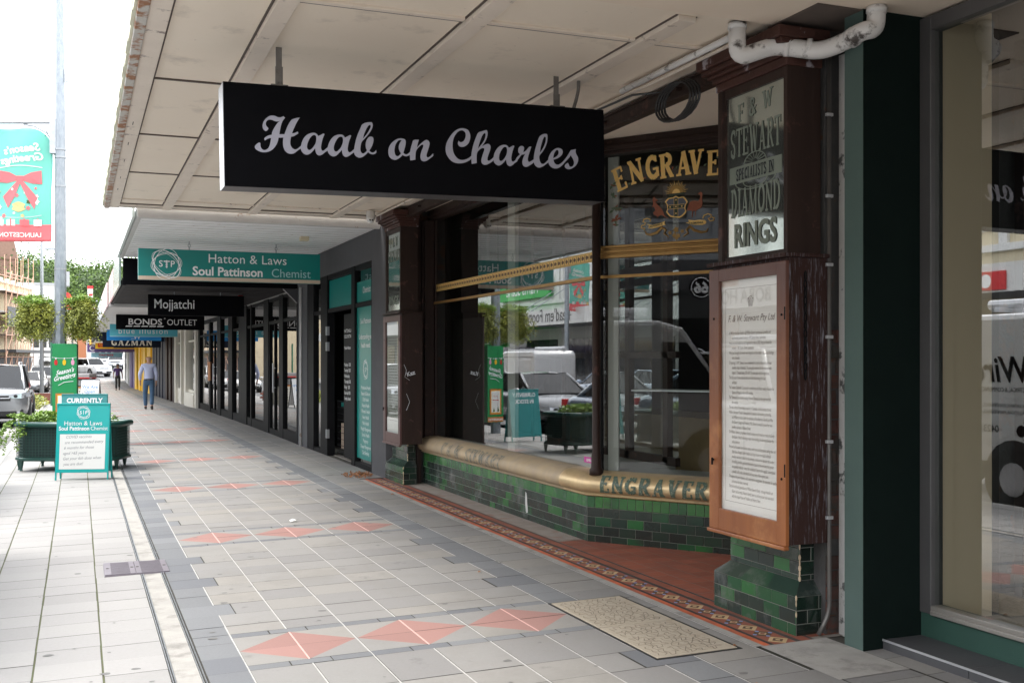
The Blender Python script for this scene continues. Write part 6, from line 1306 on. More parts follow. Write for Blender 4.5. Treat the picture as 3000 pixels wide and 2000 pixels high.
for k in range(12): u = .2+.07*k; cp(M_bwhite, [(u, 5.27+.03*math.sin(k*.3)), (u+.07, 5.27+.03*math.sin((k+1)*.3)), (u+.07, 5.285+.03*math.sin((k+1)*.3)), (u, 5.285+.03*math.sin(k*.3))])
mb.build('printed_artwork', cl_)
random.seed(11)
for s, lab in ((-1, 'bushy hanging basket garden on the road side of the festive lamp post'), (1, 'bushy hanging basket garden on the shop side of the festive lamp post')):
    c = V(PX, PY_, 0)+UXr*(.40 if s > 0 else -.48); rr_ = .35 if s > 0 else .43; b = thing('hanging_basket', lab, 'hanging basket', (c.x, c.y, 2.4), group='hanging baskets on the lamp post')
    mb = MB().use(M_leafo); c.z = 2.38
    leaves(mb, c+V(0, 0, .0), (rr_*.86, .38, .40), 9800, .05, clumps=80, boxy=1)
    for k in range(26):
        a = random.uniform(0, 6.3); q0 = c+V(rr_*math.cos(a), .4*math.sin(a), random.uniform(-.3, .25))
        for q in range(14): leaves(mb, q0+V(.012*q*math.cos(a), .01*q*math.sin(a), -.012*q+.03*random.random()), (.03, .03, .03), 1, .045)
    leaves(mb, c, (rr_*1.28, .5, .52), 420, .045)
    mb.build('foliage', b); mb = MB().use(M_leafy); leaves(mb, c+V(0, 0, .34), (rr_*.95, .38, .13), 1300, .055, clumps=18)
    for k in range(60):
        a = random.uniform(0, 6.3); r = random.uniform(0, .3); p = c+V(r*math.cos(a), r*math.sin(a), .34); e = p+V(random.uniform(-.16, .16), random.uniform(-.16, .16), random.uniform(.05, .2)); n = V(.006, .006, 0); mb.tint = random.random(); mb.add([p-n, p+n, e], [(0, 1, 2)])
    mb.build('grass_tuft', b); mb = MB().use(M_soil); mb.sphere(c+V(0, 0, .0), (.18, .2, .16), 10, 6); mb.use(M_steel); mb.tube([V(PX, PY_, 2.5), c+V(0, 0, .2)], .03, 6); mb.build('basket', b)
# slimmer street light farther away, with a curved arm
def streetlight(label, x, y, h, r, armx, top=None):
    z = G(x, y); t = thing('street_light', label, 'street light', (x, y, z)); mb = MB().use(M_steel)
    mb.tube([(x, y, z), (x, y, z+h*.8)]+[(x-armx*(1-math.cos(R(a))), y, z+h*.8+h*.2*math.sin(R(a))) for a in range(10, 91, 10)]+[(x-armx*1.15, y, z+h)], [r]+[r*.7]*11, 8); mb.build('pole', t, smooth=True)
    mb = MB().use(M_alu); mb.sphere((x-armx*1.3, y, z+h-.02), (.35, .14, .08), 8, 6); mb.build('lamp_head', t); return t
streetlight('slender street light with curved arm just right of the festive lamp post', -1.66, 58, 9.6, .10, 2.0)
streetlight('small street light arching above the awning edge in the distance', -.55, 118, 7.2, .12, -1.6)
t = thing('sign_post', 'thin green pole standing by the far kerb near the white four-wheel drive', 'pole', (-.8, 48, G(-.8, 48))); MB().use(mat('green_pole', (.05, .2, .12), (.04, .16, .1), .5)).tube([(-1.0, 47, G(-1, 47)), (-1.0, 47, 2.3)], .035, 8).build('post', t)
# bin / news stand
bx, by = spx(243, 42.5), 42.5; t = thing('street_bin', 'pale litter bin with red and grey hood and black poster panel', 'litter bin', (bx, by, G(bx, by)))
def BX(): return prog(MB(), bx, by)
mb = BX().use(M_ivory); mb.box(-.33, .33, -.3, .3, 0, .72); mb.use(M_cblack)
for i in range(5):
    for j in range(6): mb.obox((-.28+.13*i, -.303, .08+.1*j), (.04, 0, 0), (0, .002, 0), (0, 0, .04))
mb.build('body', t, bevel=.01); mb = BX().use(M_cblack); mb.box(-.34, .34, -.32, .31, .72, 1.06); mb.use(M_orange); mb.box(-.34, .34, -.325, -.32, .72, .77); mb.box(-.28, -.18, -.326, -.32, .93, .99); mb.use(M_wht)
for k in range(5): mb.box(-.1, .25, -.326, -.321, .98-.04*k, .99-.04*k)
mb.build('poster_panel', t); mb = BX().use(M_red); mb.box(-.38, .38, -.36, .35, 1.06, 1.10); mb.use(mat('hood_grey', (.35, .33, .33), (.3, .28, .28), .5)); mb.box(-.37, .37, -.35, .34, 1.10, 1.24); mb.build('hood', t, bevel=.02)
# kerbside garden bed
t = thing('garden_bed', 'low red brick garden bed with grasses on the kerb extension', 'garden bed', (-1.9, 46, G(-1.9, 46)))
mb = MB().use(M_brick); y = 44
for r in range(6):
    z = G(-1.5, 50)-.05+.086*r
    for k in range(14): mb.tint = random.random(); x0 = -3.4+.235*k-(.11 if r % 2 else 0); mb.box(x0, x0+.225, 50.0, 50.2, z, z+.078)
mb.build('brick_wall', t); mb = MB().use(M_mortar); mb.box(-3.45, -.25, 50.02, 50.19, G(-1.5, 50)-.1, G(-1.5, 50)+.46); mb.build('mortar', t)
mb = MB().use(M_kerb); mb.box(-3.5, -1.2, 37.5, 50, -.4, G(-1.2, 44)+.03); mb.build('kerb_block', t)
mb = MB().use(M_leafo); leaves(mb, (-2.0, 45, .12), (1.0, 4.2, .22), 3800, .12, clumps=40); leaves(mb, (-1.7, 41, .06), (.6, 1.6, .18), 900, .1, clumps=12); mb.build('grasses', t)
# ---------------------------------------------------------------- vehicles
def car(label, kind, m, loc, rz, group=None, extras=None, name='car', cat='car'):
    """nose towards +x in local space, base at z=0; kinds: profile of bonnet, screen, roof, tail"""
    K = {'suv': (4.6, .92, 1.68, [(-2.3, .62, .95), (-2.22, 1.0, 1.0), (.95, 1.04, 1.04), (1.3, 1.0, 1.02), (2.1, 1.0, .95), (2.3, .90, .8)], (-2.15, -1.65, .38, 1.28)),
         'jeep': (4.8, .96, 1.76, [(-2.4, .7, 1.0), (-2.34, 1.08, 1.08), (1.0, 1.12, 1.12), (1.3, 1.12, 1.12), (2.25, 1.06, 1.08), (2.4, .98, 1.0)], (-2.25, -2.0, .50, 1.05)),
         'sedan': (4.8, .90, 1.46, [(-2.4, .6, .85), (-2.34, .95, .98), (-1.5, .98, .98), (.9, .93, .93), (1.3, .9, .92), (2.2, .74, .82), (2.4, .5, .68)], (-1.75, -.75, .35, 1.25)),
         'wagon': (4.9, .96, 1.95, [(-2.45, .7, 1.1), (-2.4, 1.15, 1.15), (.9, 1.18, 1.18), (1.3, 1.16, 1.16), (2.3, 1.05, 1.1), (2.45, .7, 1.0)], (-2.35, -2.2, .60, 1.05))}
    L, hw, H, prof_, (r0, r1, f1, f0) = K[kind]; wr = .34 if kind == 'sedan' else .37
    t = thing(name, label, cat, (0, 0, 0), group)
    zs = .26; st = []
    xs = [-L/2, -L/2+.05, -L/2+.3, -1.9, -1.45, -1.0, -.3, .4, 1.0, 1.35, 1.75, 2.05, L/2-.12, L/2-.03, L/2]
    def top(x):
        for (a, z0, _), (b, z1, _) in zip(prof_, prof_[1:]):
            if x <= b: return z0+(z1-z0)*(x-a)/(b-a)
        return prof_[-1][1]
    vs = []; n = 9
    for x in xs:
        e = min(1, (L/2-abs(x))/.35); w = hw*(.80+.20*math.sin(e*math.pi/2)); tz_ = top(x); bz = zs+.12*(1-e)
        half = [(0, bz), (w*.86, bz), (w*.97, bz+.1), (w, bz+(tz_-bz)*.45), (w*.985, bz+(tz_-bz)*.78), (w*.93, tz_-.03), (w*.80, tz_+.005), (w*.4, tz_+.03), (0, tz_+.035)]
        vs += [(x, -y, z) for y, z in half]+[(x, y, z) for y, z in half[1:-1][::-1]]
    m_ = 2*n-2; fs = [(i*m_+k, i*m_+(k+1) % m_, (i+1)*m_+(k+1) % m_, (i+1)*m_+k) for i in range(len(xs)-1) for k in range(m_)]
    fs = [f[::-1] for f in fs]; fs += [tuple(range(m_)), tuple((len(xs)-1)*m_+k for k in range(m_-1, -1, -1))]
    mb = MB().use(m); mb.add(vs, fs); body = mb.build('body', t, smooth=True); sd_ = body.modifiers.new('subsurf', 'SUBSURF'); sd_.levels = 1; sd_.render_levels = 1
    # greenhouse
    zb = top(0)-.02; rw = hw*.69; bw = hw*.90; yb = lambda s: s
    base = [(r0, bw*.93), (f0, bw*.93)]; roof = [(r1, rw), (f1, rw)]
    Hh = H-.05
    gm = MB().use(M_glassc)
    def quad2(a, b, c, d, M): M.add([a, b, c, d], [(0, 1, 2, 3)])
    rb = lambda s: (r0, s*bw*.93, zb); fb = lambda s: (f0, s*bw*.93, zb); rt = lambda s: (r1, s*rw, Hh); ft_ = lambda s: (f1, s*rw, Hh)
    quad2(fb(-1), fb(1), ft_(1), ft_(-1), gm); g1 = gm.build('windscreen', t)
    gm = MB().use(M_glassc); quad2(rb(1), rb(-1), rt(-1), rt(1), gm); gm.build('rear_window', t)
    for s in (-1, 1):
        gm = MB().use(M_glassc); a = [rb(s), fb(s), ft_(s), rt(s)]; quad2(*(a if s < 0 else a[::-1]), gm); gm.build('side_window', t)
    mb = MB().use(m)
    n2 = 7; xsr = [r1+(f1-r1)*i/6 for i in range(7)]; vv = []
    for x in xsr:
        e = min(1, (x-r1)/.3+.0, ) if x < 0 else min(1, (f1-x)/.3)
        for k in range(n2): y = -1+2*k/(n2-1); vv.append((x, y*(rw+.02), Hh-.02+.07*(1-y*y)*(.6+.4*max(0, e))))
    mb.add(vv, [(i*n2+k, (i+1)*n2+k, (i+1)*n2+k+1, i*n2+k+1) for i in range(6) for k in range(n2-1)])
    for s in (-1, 1):
        for (a, b, w) in ((rb(s), rt(s), .05), (fb(s), ft_(s), .035)): mb.tube([a, ((a[0]+b[0])/2, (a[1]+b[1])/2*1.01, (a[2]+b[2])/2), b], w, 6)
        mb.tube([rt(s), ft_(s)], .035, 6)
    mb.build('roof', t, smooth=True)
    mb = MB().use(M_cblack)
    for s in (-1, 1):
        for u in (.30, .66):
            a = Vector(rb(s)).lerp(Vector(fb(s)), u); b = Vector(rt(s)).lerp(Vector(ft_(s)), u); mb.tube([a, b], .028, 5)
    mb.box(f0-.3, f0+.02, -.6, .6, zb-.01, zb+.02); mb.box(-1.2, 1.0, -.55, .55, .4, zb-.05)
    for y in (-.36, .36):
        mb.box(-.1, .04, y-.22, y+.22, zb-.1, zb+.22); mb.box(-.06, .02, y-.10, y+.10, zb+.22, zb+.40)
    mb.box(-1.9, 1.5, -hw+.1, hw-.1, zs-.04, zs+.05); mb.build('black_trim', t)
    ax = (-L*.29, L*.295)
    for x in ax:
        for s in (-1, 1):
            mb = MB().use(M_cblack); y = s*(hw-.005); mb.tube([(x, y-s*.25, wr), (x, y+s*.008, wr)], wr+.075, 22); mb.build('wheel_arch', t)
            mb = MB().use(M_tyre); mb.tube([(x, y-s*.2, wr), (x, y-s*.01, wr), (x, y+s*.02, wr)], [wr, wr, wr*.95], 22); wh = mb.build('wheel', t)
            mb = MB().use(M_rim); mb.tube([(x, y+s*.018, wr), (x, y+s*.026, wr)], [wr*.64, wr*.6], 18); mb.use(M_cblack)
            for k in range(5): a = k*72; mb.obox((x+wr*.28*math.cos(R(a+36))-.025, y+s*.027, wr+wr*.28*math.sin(R(a+36))-.05), (.06, 0, 0), (0, s*.002, 0), (0, 0, .11))
            mb.build('rim', wh)
    fx = L/2
    mb = MB().use(M_cblack)
    if kind == 'jeep':
        mb.box(fx-.06, fx+.012, -.45, .45, .74, .92)
        mb.use(M_alu)
        for k in range(7): mb.box(fx+.01, fx+.018, -.42+.125*k, -.335+.125*k, .75, .91)
        mb.use(M_cblack); mb.box(fx-.1, fx+.02, -.75, .75, .36, .52)
    else:
        mb.box(fx-.08, fx+.008, -.48, .48, top(fx-.05)-.20, top(fx-.05)-.06); mb.box(fx-.1, fx+.012, -.62, .62, .33, .46)
        for s in (-1, 1): mb.box(fx-.25, fx-.03, s*.56, s*.78, .34, .50)
        mb.use(M_alu); mb.box(fx, fx+.014, -.46, .46, top(fx-.05)-.14, top(fx-.05)-.115)
    mb.build('grille', t, bevel=.01)
    for s in (-1, 1):
        zl = top(fx-.2)-.14
        mb = MB().use(M_lens); mb.add([(fx+.016, s*.44, zl-.05), (fx+.004, s*.74, zl-.075), (fx-.36, s*(hw+.012), zl-.02), (fx-.40, s*(hw+.006), zl+.09), (fx-.03, s*.74, zl+.06), (fx+.012, s*.44, zl+.03), (fx-.1, s*.5, zl-.05), (fx-.36, s*(hw-.1), zl)], [(0, 1, 4, 5) if s > 0 else (5, 4, 1, 0), (1, 2, 3, 4) if s > 0 else (4, 3, 2, 1), (0, 6, 7, 2, 1), (5, 4, 3, 7, 6)]); mb.use(M_cblack); mb.sphere((fx+.012, s*.60, zl-.01), (.01, .05, .04), 8, 6); mb.build('headlight', t)
        mb = MB().use(M_lens); mb.sphere((fx-.06, s*.66, .42), (.05, .06, .05), 8, 6); mb.build('fog_lamp', t)
        mb = MB().use(M_red); mb.box(-fx+.01, -fx+.12, s*(hw-.22), s*(hw-.04), .72, .88); mb.build('tail_light', t)
        mb = MB().use(m); mb.sphere((f0-.28, s*(hw+.11), zb+.06), (.08, .12, .085), 10, 8); mb.use(M_cblack); mb.tube([(f0-.28, s*(hw-.05), zb), (f0-.28, s*(hw+.08), zb+.03)], .025, 6); mb.build('mirror', t, smooth=True)
        mb = MB().use(M_cblack)
        for x in (.55, -.45): mb.box(x, x+.012, s*(hw-.01), s*(hw+.002), .40, zb-.06)
        mb.use(m)
        for x in (.25, -.75): mb.box(x-.1, x+.08, s*(hw-.02), s*(hw+.02), zb-.17, zb-.14)
        mb.build('door_line', t)
    mb = MB().use(M_wht); mb.box(fx+.01, fx+.022, -.19, .19, .40, .50); mb.build('number_plate', t)
    if kind in ('suv', 'jeep', 'wagon'):
        mb = MB().use(M_alu)
        for s in (-1, 1): mb.tube([(r1+.2, s*rw*.92, Hh+.02), (r1+.3, s*rw*.92, Hh+.09), (f1-.3, s*rw*.92, Hh+.09), (f1-.2, s*rw*.92, Hh+.02)], .018, 6)
        mb.build('roof_rail', t)
    if extras: extras(t, hw, Hh)
    ch = t; t.location = loc; t.rotation_euler = (0, 0, rz); return t
ZR = lambda y: PZ(y)-.15
P_silver = paint('silver', (.30, .31, .32), .45); P_white = paint('white', (.66, .66, .66)); P_dk = paint('charcoal', (.035, .04, .045), .3); P_bl = paint('steel_blue', (.16, .22, .30), .4); P_gr = paint('gold_silver', (.42, .41, .38), .4)
CG = 'cars parked along the near kerb'
F_ = R(-90)
car('silver family four-wheel drive parked nearest, cut by the left picture edge', 'suv', P_silver, (-2.12, 33.5, ZR(33)), F_, CG)
car('dark charcoal sedan parked at the kerb, seen mirrored in the long shop window', 'sedan', P_dk, (-2.7, 25.7, ZR(25)), F_, CG)
car('steel blue sedan parked at the kerb behind the open van bay, seen mirrored', 'sedan', P_bl, (-2.75, 20.1, ZR(20)), F_, CG)
def rack(t, hw, H):
    mb = MB().use(M_cblack)
    for x in (-1.4, -.5, .3): mb.box(x, x+.05, -.75, .75, H+.1, H+.15)
    mb.use(M_alu); mb.tube([(-1.9, -.5, H+.2), (.6, -.5, H+.2)], .06, 8); mb.build('roof_rack', t)
car('white wagon with roof rack and tube, seen mirrored in the notice cabinet', 'wagon', P_white, (-2.55, 13.75, ZR(4)), F_, CG, rack)
car('white front-parked sedan at the far kerb, nearest of the row past the brick bed', 'sedan', paint('pearl', (.66, .65, .62), .2), (-3.0, 76, ZR(76)), F_, CG)
car('greyish sedan second in the row past the brick bed', 'sedan', P_gr, (-2.85, 83, ZR(83)), F_, CG)
car('dark-roofed wagon third in the row past the brick bed', 'suv', P_gr, (-2.6, 90, ZR(90)), F_, CG)
CT = 'traffic at the far crossing'
car('white boxy four-wheel drive turning at the crossing, dark slotted grille', 'jeep', P_white, (spx(268, 113), 113, PZ(111)-.12), R(-62), CT)
car('white large four-wheel drive with blackened nose waiting beyond the crossing', 'suv', P_white, (spx(300, 134), 134, PZ(134)-.1), R(-80), CT)
car('silver-white wagon facing us under the far awning end', 'suv', paint('ice', (.62, .64, .68), .2), (spx(341, 128), 128, PZ(128)-.1), R(-95), CT)
car('small white hatch far up the hill, left of the lamp post', 'sedan', P_white, (spx(128, 150), 150, PZ(150)-.05), R(-70), CT)
car('white sedan on the hill just behind the small hatch', 'sedan', P_white, (spx(150, 166), 166, PZ(166)-.05), R(-75), CT)
car('blue-grey car beyond the festive lamp post on the hill', 'suv', P_bl, (spx(232, 150), 150, PZ(150)-.1), R(-85), CT)
# tray-back ute
t = thing('ute', 'white tray-back ute with cream cab crossing far up the street', 'ute', (0, 0, 0)); mb = MB().use(P_white); mb.box(.2, 1.9, -.85, .85, .5, 1.0); mb.add([(.3, -.85, 1.0), (1.5, -.85, 1.0), (1.2, -.7, 1.65), (.45, -.7, 1.65), (.3, .85, 1.0), (1.5, .85, 1.0), (1.2, .7, 1.65), (.45, .7, 1.65)], [(0, 1, 2, 3), (7, 6, 5, 4), (3, 2, 6, 7), (1, 5, 6, 2), (0, 3, 7, 4)]); mb.build('cab', t, bevel=.05)
mb = MB().use(M_winb); mb.box(.5, 1.3, -.86, .86, 1.08, 1.5); mb.build('window', t); mb = MB().use(M_ivory); mb.box(-2.3, .15, -.9, .9, .75, .82); mb.box(-2.3, .15, -.92, -.88, .82, 1.1); mb.box(-2.3, .15, .88, .92, .82, 1.1); mb.box(.1, .15, -.9, .9, .82, 1.6); mb.build('tray', t)
for x in (-1.4, 1.35):
    for s in (-1, 1): MB().use(M_tyre).tube([(x, s*.7, .36), (x, s*.88, .36)], .36, 14).build('wheel', t)
t.location = (spx(75, 160), 160, PZ(160)-.1); t.rotation_euler = (0, 0, R(-18)); 
# signwritten van, seen in the right-hand window
t = thing('van', 'white signwritten electrician\u2019s van with high roof, seen mirrored in the plate window', 'van', (0, 0, 0))
mb = MB().use(P_white)
pf = [(-2.5, .35), (-2.5, 2.15), (-2.3, 2.3), (1.0, 2.3), (1.35, 2.2), (2.0, 1.25), (2.55, 1.05), (2.65, .6), (2.6, .35)]
n = len(pf); mb.add([(x, -.95, z) for x, z in pf]+[(x, .95, z) for x, z in pf], [tuple(range(n)), tuple(range(2*n-1, n-1, -1))]+[(i, n+i, n+(i+1) % n, (i+1) % n) for i in range(n)]); bd = mb.build('body', t, bevel=.07)
mb = MB().use(M_cblack); mb.box(-2.48, 2.6, -.962, .962, .35, .55); mb.box(-2.3, 1.0, -.958, -.952, 2.02, 2.04)
for s in (-1, 1): mb.add([(1.05, s*.957, 1.3), (1.9, s*.957, 1.3), (1.4, s*.957, 2.0), (1.05, s*.957, 2.0)], [(0, 1, 2, 3) if s < 0 else (3, 2, 1, 0)])
mb.add([(1.42, -.8, 2.12), (2.02, -.85, 1.3), (2.02, .85, 1.3), (1.42, .8, 2.12)], [(0, 1, 2, 3)]); mb.build('window', t)
for x in (-1.55, 1.75):
    for s in (-1, 1):
        MB().use(M_cblack).tube([(x, s*.7, .37), (x, s*.958, .37)], .45, 20).build('wheel_arch', t); w = MB().use(M_tyre).tube([(x, s*.75, .36), (x, s*.972, .36)], .36, 20).build('wheel', t); MB().use(M_rim).tube([(x, s*.972, .36), (x, s*.98, .36)], .2, 14).build('rim', w)
mb = MB(); s = 1; U, W, O_ = V(-1, 0, 0), V(0, 0, 1), V(-.3, .953, 0)
mb.use(M_black); mb.text('Wired', O_+W*1.50+U*1.02, U, W, .42, bold=.008, shear=.2, align='LEFT', sx=.95); mb.text('ELECTRICAL & COMMUNICATIONS', O_+W*1.38+U*1.0, U, W, .075, shear=.2, align='LEFT', sx=.8); mb.use(M_gmetal)
for k in range(2): mb.text('INSTALLATIONS, MAINTENANCE, DATA', O_+W*(1.20-.08*k)+U*1.0, U, W, .06, align='LEFT', sx=.8)
mb.use(M_black); mb.text('0423', O_+W*.90+U*1.6, U, W, .12); mb.tube([O_+W*.93+U*1.15, O_+W*.93+U*1.15+V(0, .004, 0)], .07, 14); mb.build('lettering', bd)
mb = MB().use(M_cblack); mb.sphere((1.85, 1.08, 1.42), (.06, .1, .15), 8, 6); mb.sphere((1.85, -1.08, 1.42), (.06, .1, .15), 8, 6); mb.build('mirror', t); mb = MB().use(M_lens); mb.box(2.45, 2.66, .6, .9, .75, .95); mb.box(2.45, 2.66, -.9, -.6, .75, .95); mb.build('headlight', t)
mb = MB().use(M_alu)
for x in (-2.0, -.6, .7): mb.box(x, x+.05, -.85, .85, 2.33, 2.38)
mb.tube([(-2.3, .55, 2.43), (.9, .55, 2.43)], .06, 8); mb.build('roof_rack', t)
t.location = (-2.6, 8.1, ZR(12)); t.rotation_euler = (0, 0, F_)
# ---------------------------------------------------------------- people
def skin_mesh(name, parent, m, chains, sub=2):
    """chains: list of [(x,y,z,r), ...]; equal points are welded; the first point is the root"""
    vs = []; rs = []; es = []; idx = {}
    def vi(p):
        k = (round(p[0], 4), round(p[1], 4), round(p[2], 4))
        if k not in idx: idx[k] = len(vs); vs.append(k); rs.append(p[3])
        return idx[k]
    for c in chains:
        for a, b in zip(c, c[1:]): es.append((vi(a), vi(b)))
    me = bpy.data.meshes.new(name); me.from_pydata(vs, es, []); ob = bpy.data.objects.new(name, me); col.objects.link(ob)
    ob.modifiers.new('skin', 'SKIN')
    for i, q in enumerate(me.skin_vertices[0].data): rr = rs[i] if isinstance(rs[i], (tuple, list)) else (rs[i], rs[i]); q.radius = rr; q.use_root = (i == 0)
    s = ob.modifiers.new('sub', 'SUBSURF'); s.levels = sub; s.render_levels = sub
    dg = bpy.context.evaluated_depsgraph_get(); nm = bpy.data.meshes.new_from_object(ob.evaluated_get(dg)); bpy.data.objects.remove(ob)
    nm.materials.clear(); nm.materials.append(m); nm.polygons.foreach_set('use_smooth', [True]*len(nm.polygons)); o = bpy.data.objects.new(name, nm); col.objects.link(o); o.parent = parent; return o
def person(label, loc, rz, h, skin, top, legs, hair, J, long_sleeve, extras=None):
    """J: joints for a figure facing -y, 1.75 m tall, scaled to h"""
    t = thing('person', label, 'person', (0, 0, 0)); k = h/1.75
    def S(p, r=None): return (p[0]*k, p[1]*k, p[2]*k, (p[3] if r is None else r)*k)
    pel = (0, 0, .95, .11); spine = [pel, (0, .0, 1.12, .110), (0, .0, 1.30, .125), (0, .01, 1.42, .10), (0, .0, 1.50, .055), (0, -.005, 1.56, .062), (0, -.012, 1.63, .092), (0, -.005, 1.69, .082)]
    body = [[S(p) for p in spine]]
    for s, (hip, kn, an, toe) in zip((-1, 1), J['legs']):
        body.append([S(p) for p in (pel, (*hip, .095), (*kn, .058), (*an, .04), (*toe, .035))])
    for s, (sh_, el, wr_, hd) in zip((-1, 1), J['arms']):
        body.append([S(p) for p in ((0, .01, 1.42, .12), (*sh_, .062), (*el, .043), (*wr_, .028), (*hd, .032))])
        for q in range(4):
            f0 = V(*hd); d = (V(*hd)-V(*wr_)).normalized(); o = V((q-1.5)*.006, (q-1.5)*.018, 0); ln = (.07, .08, .078, .06)[q]
            body.append([S((*hd, .032)), S((*(f0+o+d*.04), .010)), S((*(f0+o*1.1+d*ln+V(-s*.012, 0, -.006)), .008))])
        body.append([S((*hd, .032)), S((*(V(*hd)+V(-s*.012, -.04, -.01)), .011)), S((*(V(*hd)+V(-s*.015, -.05, -.045)), .009))])
    skin_mesh('body', t, skin, body)
    mb = MB().use(skin); f = k
    mb.sphere((0, -.102*f, 1.625*f), (.014*f, .022*f, .026*f), 8, 6)
    for s in (-1, 1): mb.sphere((s*.088*f, -.0*f, 1.63*f), (.012*f, .024*f, .034*f), 8, 6)
    mb.use(M_cblack)
    for s in (-1, 1): mb.sphere((s*.034*f, -.092*f, 1.652*f), (.014*f, .01*f, .009*f), 6, 4)
    mb.use(mat('lips', (.35, .14, .12), (.3, .12, .1), .5)); mb.box(-.024*f, .024*f, -.099*f, -.085*f, 1.581*f, 1.588*f); mb.build('face_features', t)
    # shirt
    e = 1.12; sh = [[S((0, 0, .90, .150)), S((0, 0, 1.0, .158)), S((0, 0, 1.14, .150)), S((0, 0, 1.30, .160)), S((0, .01, 1.41, .120)), S((0, 0, 1.478, .062))]]
    for s, (a, el, wr_, hd) in zip((-1, 1), J['arms']):
        el_, w_ = V(*el), V(*wr_)
        sh.append([S((0, .01, 1.41, .120)), S((*a, .074))]+([S((*el, .064)), S((*(el_.lerp(w_, .9)), .043))] if long_sleeve else [S((*(V(*a).lerp(el_, .8)), .068))]))
    skin_mesh('shirt', t, top, sh)
    tr = [[S((0, 0, 1.01, .148)), S((0, 0, .93, .150))]]
    for hip, kn, an, toe in J['legs']: tr.append([S((0, 0, .93, .150)), S((*hip, .106)), S((*kn, .076)), S((*(V(*kn).lerp(V(*an), .96)), .062))])
    skin_mesh('trousers', t, legs, tr)
    for hip, kn, an, toe in J['legs']:
        a, b = V(*an), V(*toe); skin_mesh('shoe', t, M_shoe, [[S((*(a-(b-a)*.28+V(0, 0, -.03)), .045)), S((*(a+V(0, 0, -.02)), .05)), S((*b, .042)), S((*(b+(b-a)*.22), .028))]])
    if extras: extras(t, k)
    mb = MB().use(hair)
    if hair is M_hairg:
        mb.sphere((0, .068*f, 1.60*f), (.06*f, .025*f, .035*f), 10, 6)
    else: mb.sphere((0, .012*f, 1.678*f), (.098*f, .10*f, .085*f), 14, 8)
    mb.build('hair', t, smooth=True)
    t.location = loc; t.rotation_euler = (0, 0, rz); return t
def belt(t, k): MB().use(M_cblack).tube([(0, 0, .945*k), (0, 0, .985*k)], .145*k, 16).build('belt', t)
J1 = dict(legs=[((-.09, 0, .86), (-.10, .02, .50), (-.095, .10, .12), (-.10, -.02, .035)), ((.09, 0, .86), (.11, -.10, .50), (.10, -.16, .09), (.10, -.30, .04))],
    arms=[((-.175, .01, 1.40), (-.235, .05, 1.12), (-.225, -.04, .90), (-.22, -.07, .82)), ((.175, .01, 1.40), (.265, .06, 1.13), (.26, -.03, .91), (.255, -.06, .83))])
Xm, Ym = spx(436, 37.6), 37.6
person('bald man in a pale blue shirt and jeans walking away down the footpath', (Xm, Ym, G(Xm, Ym)), R(175), 1.80, M_skin, M_shirt, M_jeans, M_hairg, J1, True, belt)
J2 = dict(legs=[((-.09, 0, .86), (-.09, -.08, .50), (-.10, -.06, .09), (-.10, -.20, .04)), ((.09, 0, .86), (.10, .03, .50), (.10, .16, .16), (.10, .06, .05))],
    arms=[((-.175, .01, 1.40), (-.25, .0, 1.13), (-.25, -.08, .91), (-.245, -.10, .83)), ((.175, .01, 1.40), (.27, .03, 1.13), (.30, .0, .91), (.305, -.0, .83))])
Xn, Yn = spx(345, 76), 76
def shades(t, k): MB().use(M_cblack).box(-.075*k, .075*k, -.112*k, -.085*k, 1.638*k, 1.67*k).build('sunglasses', t, bevel=.006); belt(t, k)
person('person in a purple polo shirt, black trousers and sunglasses walking towards us', (Xn, Yn, G(Xn, Yn)), R(0), 1.75, M_skind, M_polo, M_trous, M_hair, J2, False, shades)
# ---------------------------------------------------------------- far end of the street
def tree(label, x, y, r, h, n=15000):
    z = PZ(y); t = thing('tree', label, 'tree', (x, y, z), group='trees on the far hill')
    mb = MB().use(M_bark); mb.tube([(x, y, z-1), (x+.2, y, z+h*.35), (x-.3, y, z+h*.6)], [.5, .35, .2], 8)
    for k in range(5): a = k*1.3; mb.tube([(x, y, z+h*.35), (x+r*.5*math.cos(a), y+r*.5*math.sin(a), z+h*.7)], [.22, .08], 6)
    mb.build('trunk', t); mb = MB().use(M_leafd); mb.tint = .12; mb.sphere((x, y, z+h*.55), (r*.72, r*.72, h*.33), 14, 9)
    leaves(mb, (x, y, z+h*.58), (r, r, h*.42), n, .42, clumps=70, asp=.9); mb.build('crown', t)
TR = [(50, 190, 15.5, 19), (95, 205, 17, 20.5), (20, 215, 14, 15), (140, 198, 15, 17.5), (185, 205, 13, 17), (222, 200, 13, 16), (258, 208, 14, 15.5), (298, 202, 15, 17), (338, 206, 15, 19.0), (378, 212, 15, 20), (-10, 205, 16, 14)]
TLAB = ['broad dark tree above the parapet, leftmost full crown', 'tallest rounded tree left of the festive lamp post', 'low tree crown behind the scaffold tubes', 'tree crown just left of the lamp post shaft', 'tree crown just right of the lamp post shaft', 'tree crown beside the slender street light', 'paler tree crown above the red-tiled chimney roof', 'wide tree crown over the white turret', 'bright tree crown touching the awning edge', 'tree crown mostly hidden behind the awning fascia', 'tree crown at the left picture edge below the spire']
for (u, y, r, h), lb in zip(TR, TLAB):
    r *= .62; h = h*.35+12.2 if u > 30 else h; tree(lb, spx(u, y), y, r, h-1.2)
